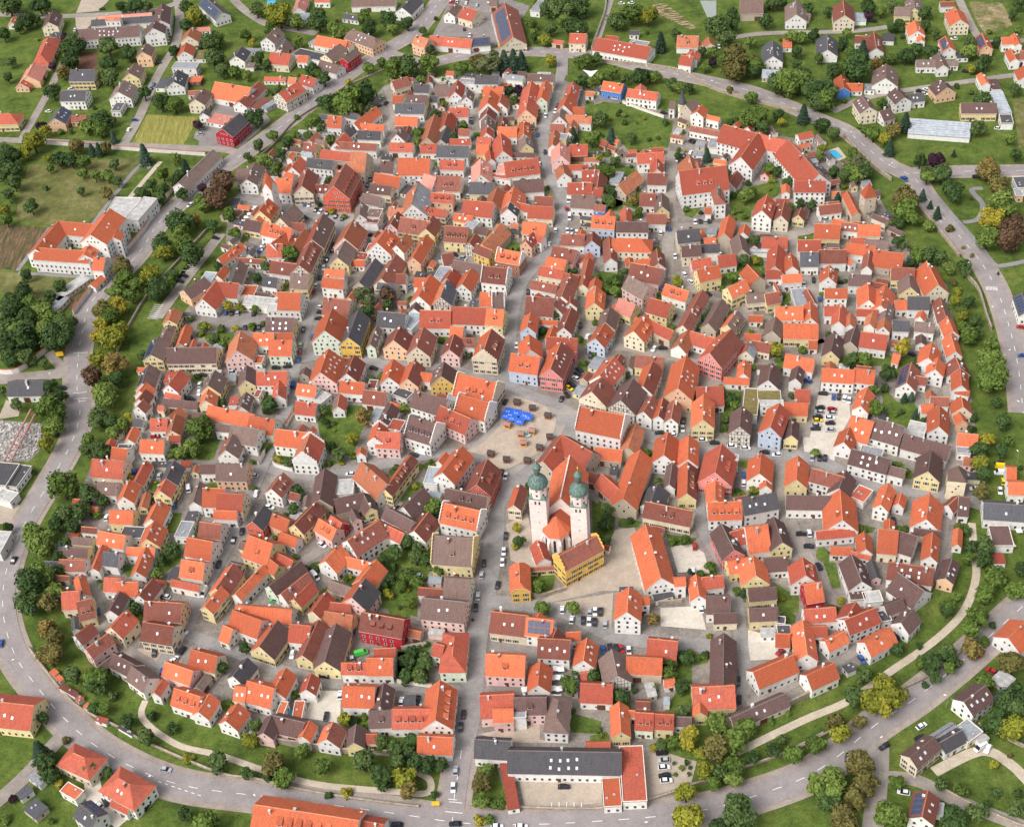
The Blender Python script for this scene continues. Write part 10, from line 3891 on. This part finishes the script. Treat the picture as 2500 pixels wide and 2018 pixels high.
# ------------------------------------------------------------------ cars
def car_mesh(c, van):
    L, W = (2.15, 0.88) if not van else (2.7, 0.98)
    hb = 0.78 if not van else 1.05; hr_ = 1.45 if not van else 2.2; mb = MB()
    def sec(x, w, z0, z1): return [(x, -w, z0), (x, w, z0), (x, w, z1), (x, -w, z1)]
    prof = [(-L, W * 0.86, 0.32, hb - 0.08), (-L * 0.93, W, 0.26, hb), (-L * 0.4, W, 0.24, hb), (L * 0.35, W, 0.24, hb), (L * 0.85, W * 0.97, 0.26, hb - 0.12), (L, W * 0.8, 0.34, hb - 0.28)]
    S = [sec(*p) for p in prof]; k = len(mb.v)
    for q in S: mb.v += q
    for i in range(len(S) - 1):
        for j in range(4):
            a, b = k + i * 4 + j, k + i * 4 + (j + 1) % 4; mb.f.append((a, a + 4, b + 4, b)); mb.m.append(0)
    mb.f += [(k, k + 1, k + 2, k + 3), tuple(k + 4 * (len(S) - 1) + j for j in (3, 2, 1, 0))]; mb.m += [0, 0]
    x0, x1, x2, x3 = (-L * 0.88, -L * 0.62, L * 0.12, L * 0.5) if not van else (-L * 0.97, -L * 0.93, L * 0.45, L * 0.72); wt = W * 0.8
    rf = [(x1, -wt, hr_), (x2, -wt, hr_), (x2, wt, hr_), (x1, wt, hr_)]; bt = [(x0, -W * 0.94, hb), (x3, -W * 0.94, hb), (x3, W * 0.94, hb), (x0, W * 0.94, hb)]
    mb.poly([(a, b, c_ + 0.03) for a, b, c_ in rf], 0)
    for i in ((0, 1), (2, 3)) if van else (): pass
    gl = MB(); gl.quad(bt[1], bt[2], rf[2], rf[1]); gl.quad(bt[3], bt[0], rf[0], rf[3]); 
    if van:
        mb.quad(bt[0], bt[1], rf[1], rf[0], 0); mb.quad(bt[2], bt[3], rf[3], rf[2], 0)
    else:
        gl.quad(bt[0], bt[1], rf[1], rf[0]); gl.quad(bt[2], bt[3], rf[3], rf[2])
    for x in (-L * 0.62, L * 0.62):
        for s in (-1, 1):
            n = 8; k = len(mb.v)
            for yy in (s * W * 0.98, s * W * 0.78):
                for i in range(n): mb.v.append((x + 0.33 * math.cos(2 * math.pi * i / n), yy, 0.33 + 0.33 * math.sin(2 * math.pi * i / n)))
            mb.f.append(tuple(range(k, k + n))); mb.m.append(1)
            for i in range(n): mb.f.append((k + i, k + (i + 1) % n, k + n + (i + 1) % n, k + n + i)); mb.m.append(1)
    return mb.mesh('car_body', ['car_' + c, 'tyre']), gl.mesh('car_windows', ['car_glass'])
CM = {}
VAN = {'W': 'w', 'V': 'b', 'U': 'Y', 'X': 'G'}
for l in CARS.strip().split('\n'):
    x, y, a, c = l.split(); x, y, a = float(x), float(y), math.radians(float(a)); van = c in VAN; cc = VAN.get(c, c)
    if (cc, van) not in CM: CM[(cc, van)] = car_mesh(cc, van)
    bm, gm = CM[(cc, van)]
    g = empty('van' if van else 'car', x, y, 0.22, a + (math.pi if rnd.random() < 0.5 else 0)); tag(g, None, 'van' if van else 'car', 'vans in the streets' if van else 'cars parked and driving in the streets'); queue(g, '%s %s' % (CARW[cc], 'van' if van else 'car'), x, y)
    link('body', bm, g); link('window_band', gm, g)

# ------------------------------------------------------------------ trees
def crown_mesh(seed, leaf, n_clump, n_leaf, ls, squash=0.9):
    r = random.Random(seed); mb = MB(); cl = []
    for i in range(n_clump):
        while True:
            p = Vector((r.uniform(-1, 1), r.uniform(-1, 1), r.uniform(-0.75, 1)))
            if p.length < 1: break
        p = p * 0.66; cl.append((p, r.uniform(0.30, 0.50)))
    cl.append((Vector((0, 0, 0)), 0.6))
    for p, rad in cl:      # dark inner mass so that the crown does not read as see-through
        k = len(mb.v); rr = rad * 0.78
        for (u, v, w_) in ((1, 0, 0), (0, 1, 0), (-1, 0, 0), (0, -1, 0), (0, 0, 1), (0, 0, -1)): mb.v.append((p.x + u * rr, p.y + v * rr, p.z + w_ * rr))
        for t in ((0, 1, 4), (1, 2, 4), (2, 3, 4), (3, 0, 4), (1, 0, 5), (2, 1, 5), (3, 2, 5), (0, 3, 5)): mb.f.append(tuple(k + j for j in t)); mb.m.append(0)
    for i in range(n_leaf):
        p, rad = cl[r.randrange(len(cl))]
        d = Vector((r.gauss(0, 1), r.gauss(0, 1), r.gauss(0.25, 1))).normalized(); c = p + d * rad * r.uniform(0.80, 1.12)
        n = (d + Vector((r.gauss(0, 0.45), r.gauss(0, 0.45), r.gauss(0.15, 0.45)))).normalized(); t = n.orthogonal().normalized(); b = n.cross(t); a = r.uniform(0, 6.28); t, b = t * math.cos(a) + b * math.sin(a), b * math.cos(a) - t * math.sin(a); s = ls * r.uniform(0.6, 1.25)
        mb.quad(tuple(c - t * s - b * s * 0.6), tuple(c + t * s - b * s * 0.7), tuple(c + t * s * 0.8 + b * s * 0.6), tuple(c - t * s * 0.9 + b * s * 0.7))
    mb.v = [(x, y, z * squash) for x, y, z in mb.v]
    return mb.mesh('crown', [leaf])
def conifer_mesh(seed, leaf):
    r = random.Random(seed); mb = MB()
    mb.lathe([(0.55, -1.35), (0.42, -0.4), (0.2, 0.7), (0.03, 1.6)], 7)
    for i in range(700):
        h = r.random() ** 0.8; z = -1.5 + 3.2 * h; rr = (1 - h) * 0.92 * (0.78 + 0.22 * math.cos(h * 46)) + 0.03; a = r.uniform(0, 6.283); q = rr * r.uniform(0.72, 1.08)
        c = Vector((q * math.cos(a), q * math.sin(a), z)); d = Vector((math.cos(a), math.sin(a), -0.35)).normalized(); s_ = Vector((-math.sin(a), math.cos(a), 0)); ls = r.uniform(0.10, 0.17)
        mb.quad(tuple(c - s_ * ls * 0.7 - d * ls), tuple(c + s_ * ls * 0.7 - d * ls), tuple(c + s_ * ls * 0.4 + d * ls * 1.3), tuple(c - s_ * ls * 0.4 + d * ls * 1.3))
    return mb.mesh('crown', [leaf])
def trunk_mesh(seed):
    r = random.Random(seed); mb = MB(); mb.lathe([(0.16, 0), (0.11, 0.5), (0.09, 1.0)], 7)
    for k in range(4):
        a = k * 1.57 + r.uniform(-0.4, 0.4); mb.beam((0, 0, 0.8), (0.45 * math.cos(a), 0.45 * math.sin(a), 1.35), 0.08, 0.08)
    return mb.mesh('trunk', ['bark'])
TRUNK = [trunk_mesh(i) for i in range(3)]
CROWN = {}
def crown_for(ty, size, i):
    v = i % (4 if ty in 'gd' else 3)
    key = (ty, size, v)
    if key not in CROWN:
        if ty == 'c': CROWN[key] = conifer_mesh(v + 50, 'leaf_c')
        else: CROWN[key] = crown_mesh(v * 31 + ord(ty) + size * 7, 'leaf_' + ty, (9, 13, 18)[size], (520, 1100, 2300)[size], (0.17, 0.120, 0.086)[size])
    return CROWN[key]
TW = {'g': 'mid-green', 'd': 'dark green', 'y': 'yellow-green', 'o': 'olive brownish', 'l': 'pale-green', 'p': 'dark purple', 'r': 'reddish brown', 'c': 'dark'}
for i, l in enumerate(TREES.strip().split('\n')):
    x, y, R, ty, inn = l.split(); x, y, R = float(x), float(y), float(R) * (0.86 if inn == '1' else 1.0); r = random.Random(i * 101 + 3)
    if ty == 'c': nm, cat, grp, desc = 'conifer', 'tree', 'conifers', 'dark pointed conifer tree'
    elif inn == '2': nm, cat, grp, desc = 'garden_bush', 'bush', 'bushes in yards and gardens', TW[ty] + ' low bush'
    elif R < 1.9: nm, cat, grp, desc = 'shrub', 'shrub', 'garden shrubs', TW[ty] + ' rounded garden shrub'
    elif R < 3.0: nm, cat, grp, desc = 'small_tree', 'tree', 'small garden trees', TW[ty] + ' small garden tree'
    elif R >= 4.9: nm, cat, grp, desc = 'mature_tree', 'tree', 'large old trees', TW[ty] + ' large spreading tree'
    elif ty in 'yorpl': nm, cat, grp, desc = 'autumn_tree', 'tree', 'trees turning colour', TW[ty] + ' leafy tree'
    else: nm, cat, grp, desc = 'broadleaf_tree', 'tree', 'green broadleaf trees', TW[ty] + ' leafy broadleaf tree'
    g = empty(nm, x, y, 0, r.uniform(0, 6.28)); tag(g, None, cat, grp); queue(g, desc, x, y)
    size = 0 if R < 2.6 else (1 if R < 4.6 else 2)
    if ty == 'c':
        s = R * 1.15; link('crown', crown_for(ty, 0, i), g, (0, 0, 1.22 * s + 0.2), 0, (s, s, s * 0.80)); link('trunk', TRUNK[i % 3], g, None, 0, (R * 0.5, R * 0.5, R))
    else:
        hc = (1.1 * R + 1.2) if R > 2.2 else 0.85 * R; s = R * 1.12
        link('crown', crown_for(ty, size, i), g, (0, 0, hc), 0, (s * r.uniform(0.9, 1.1), s * r.uniform(0.9, 1.1), s * r.uniform(0.9, 1.1))); link('trunk', TRUNK[i % 3], g, None, 0, (R * 0.7, R * 0.7, max(0.5, hc - 0.3 * R)))
flush_labels()
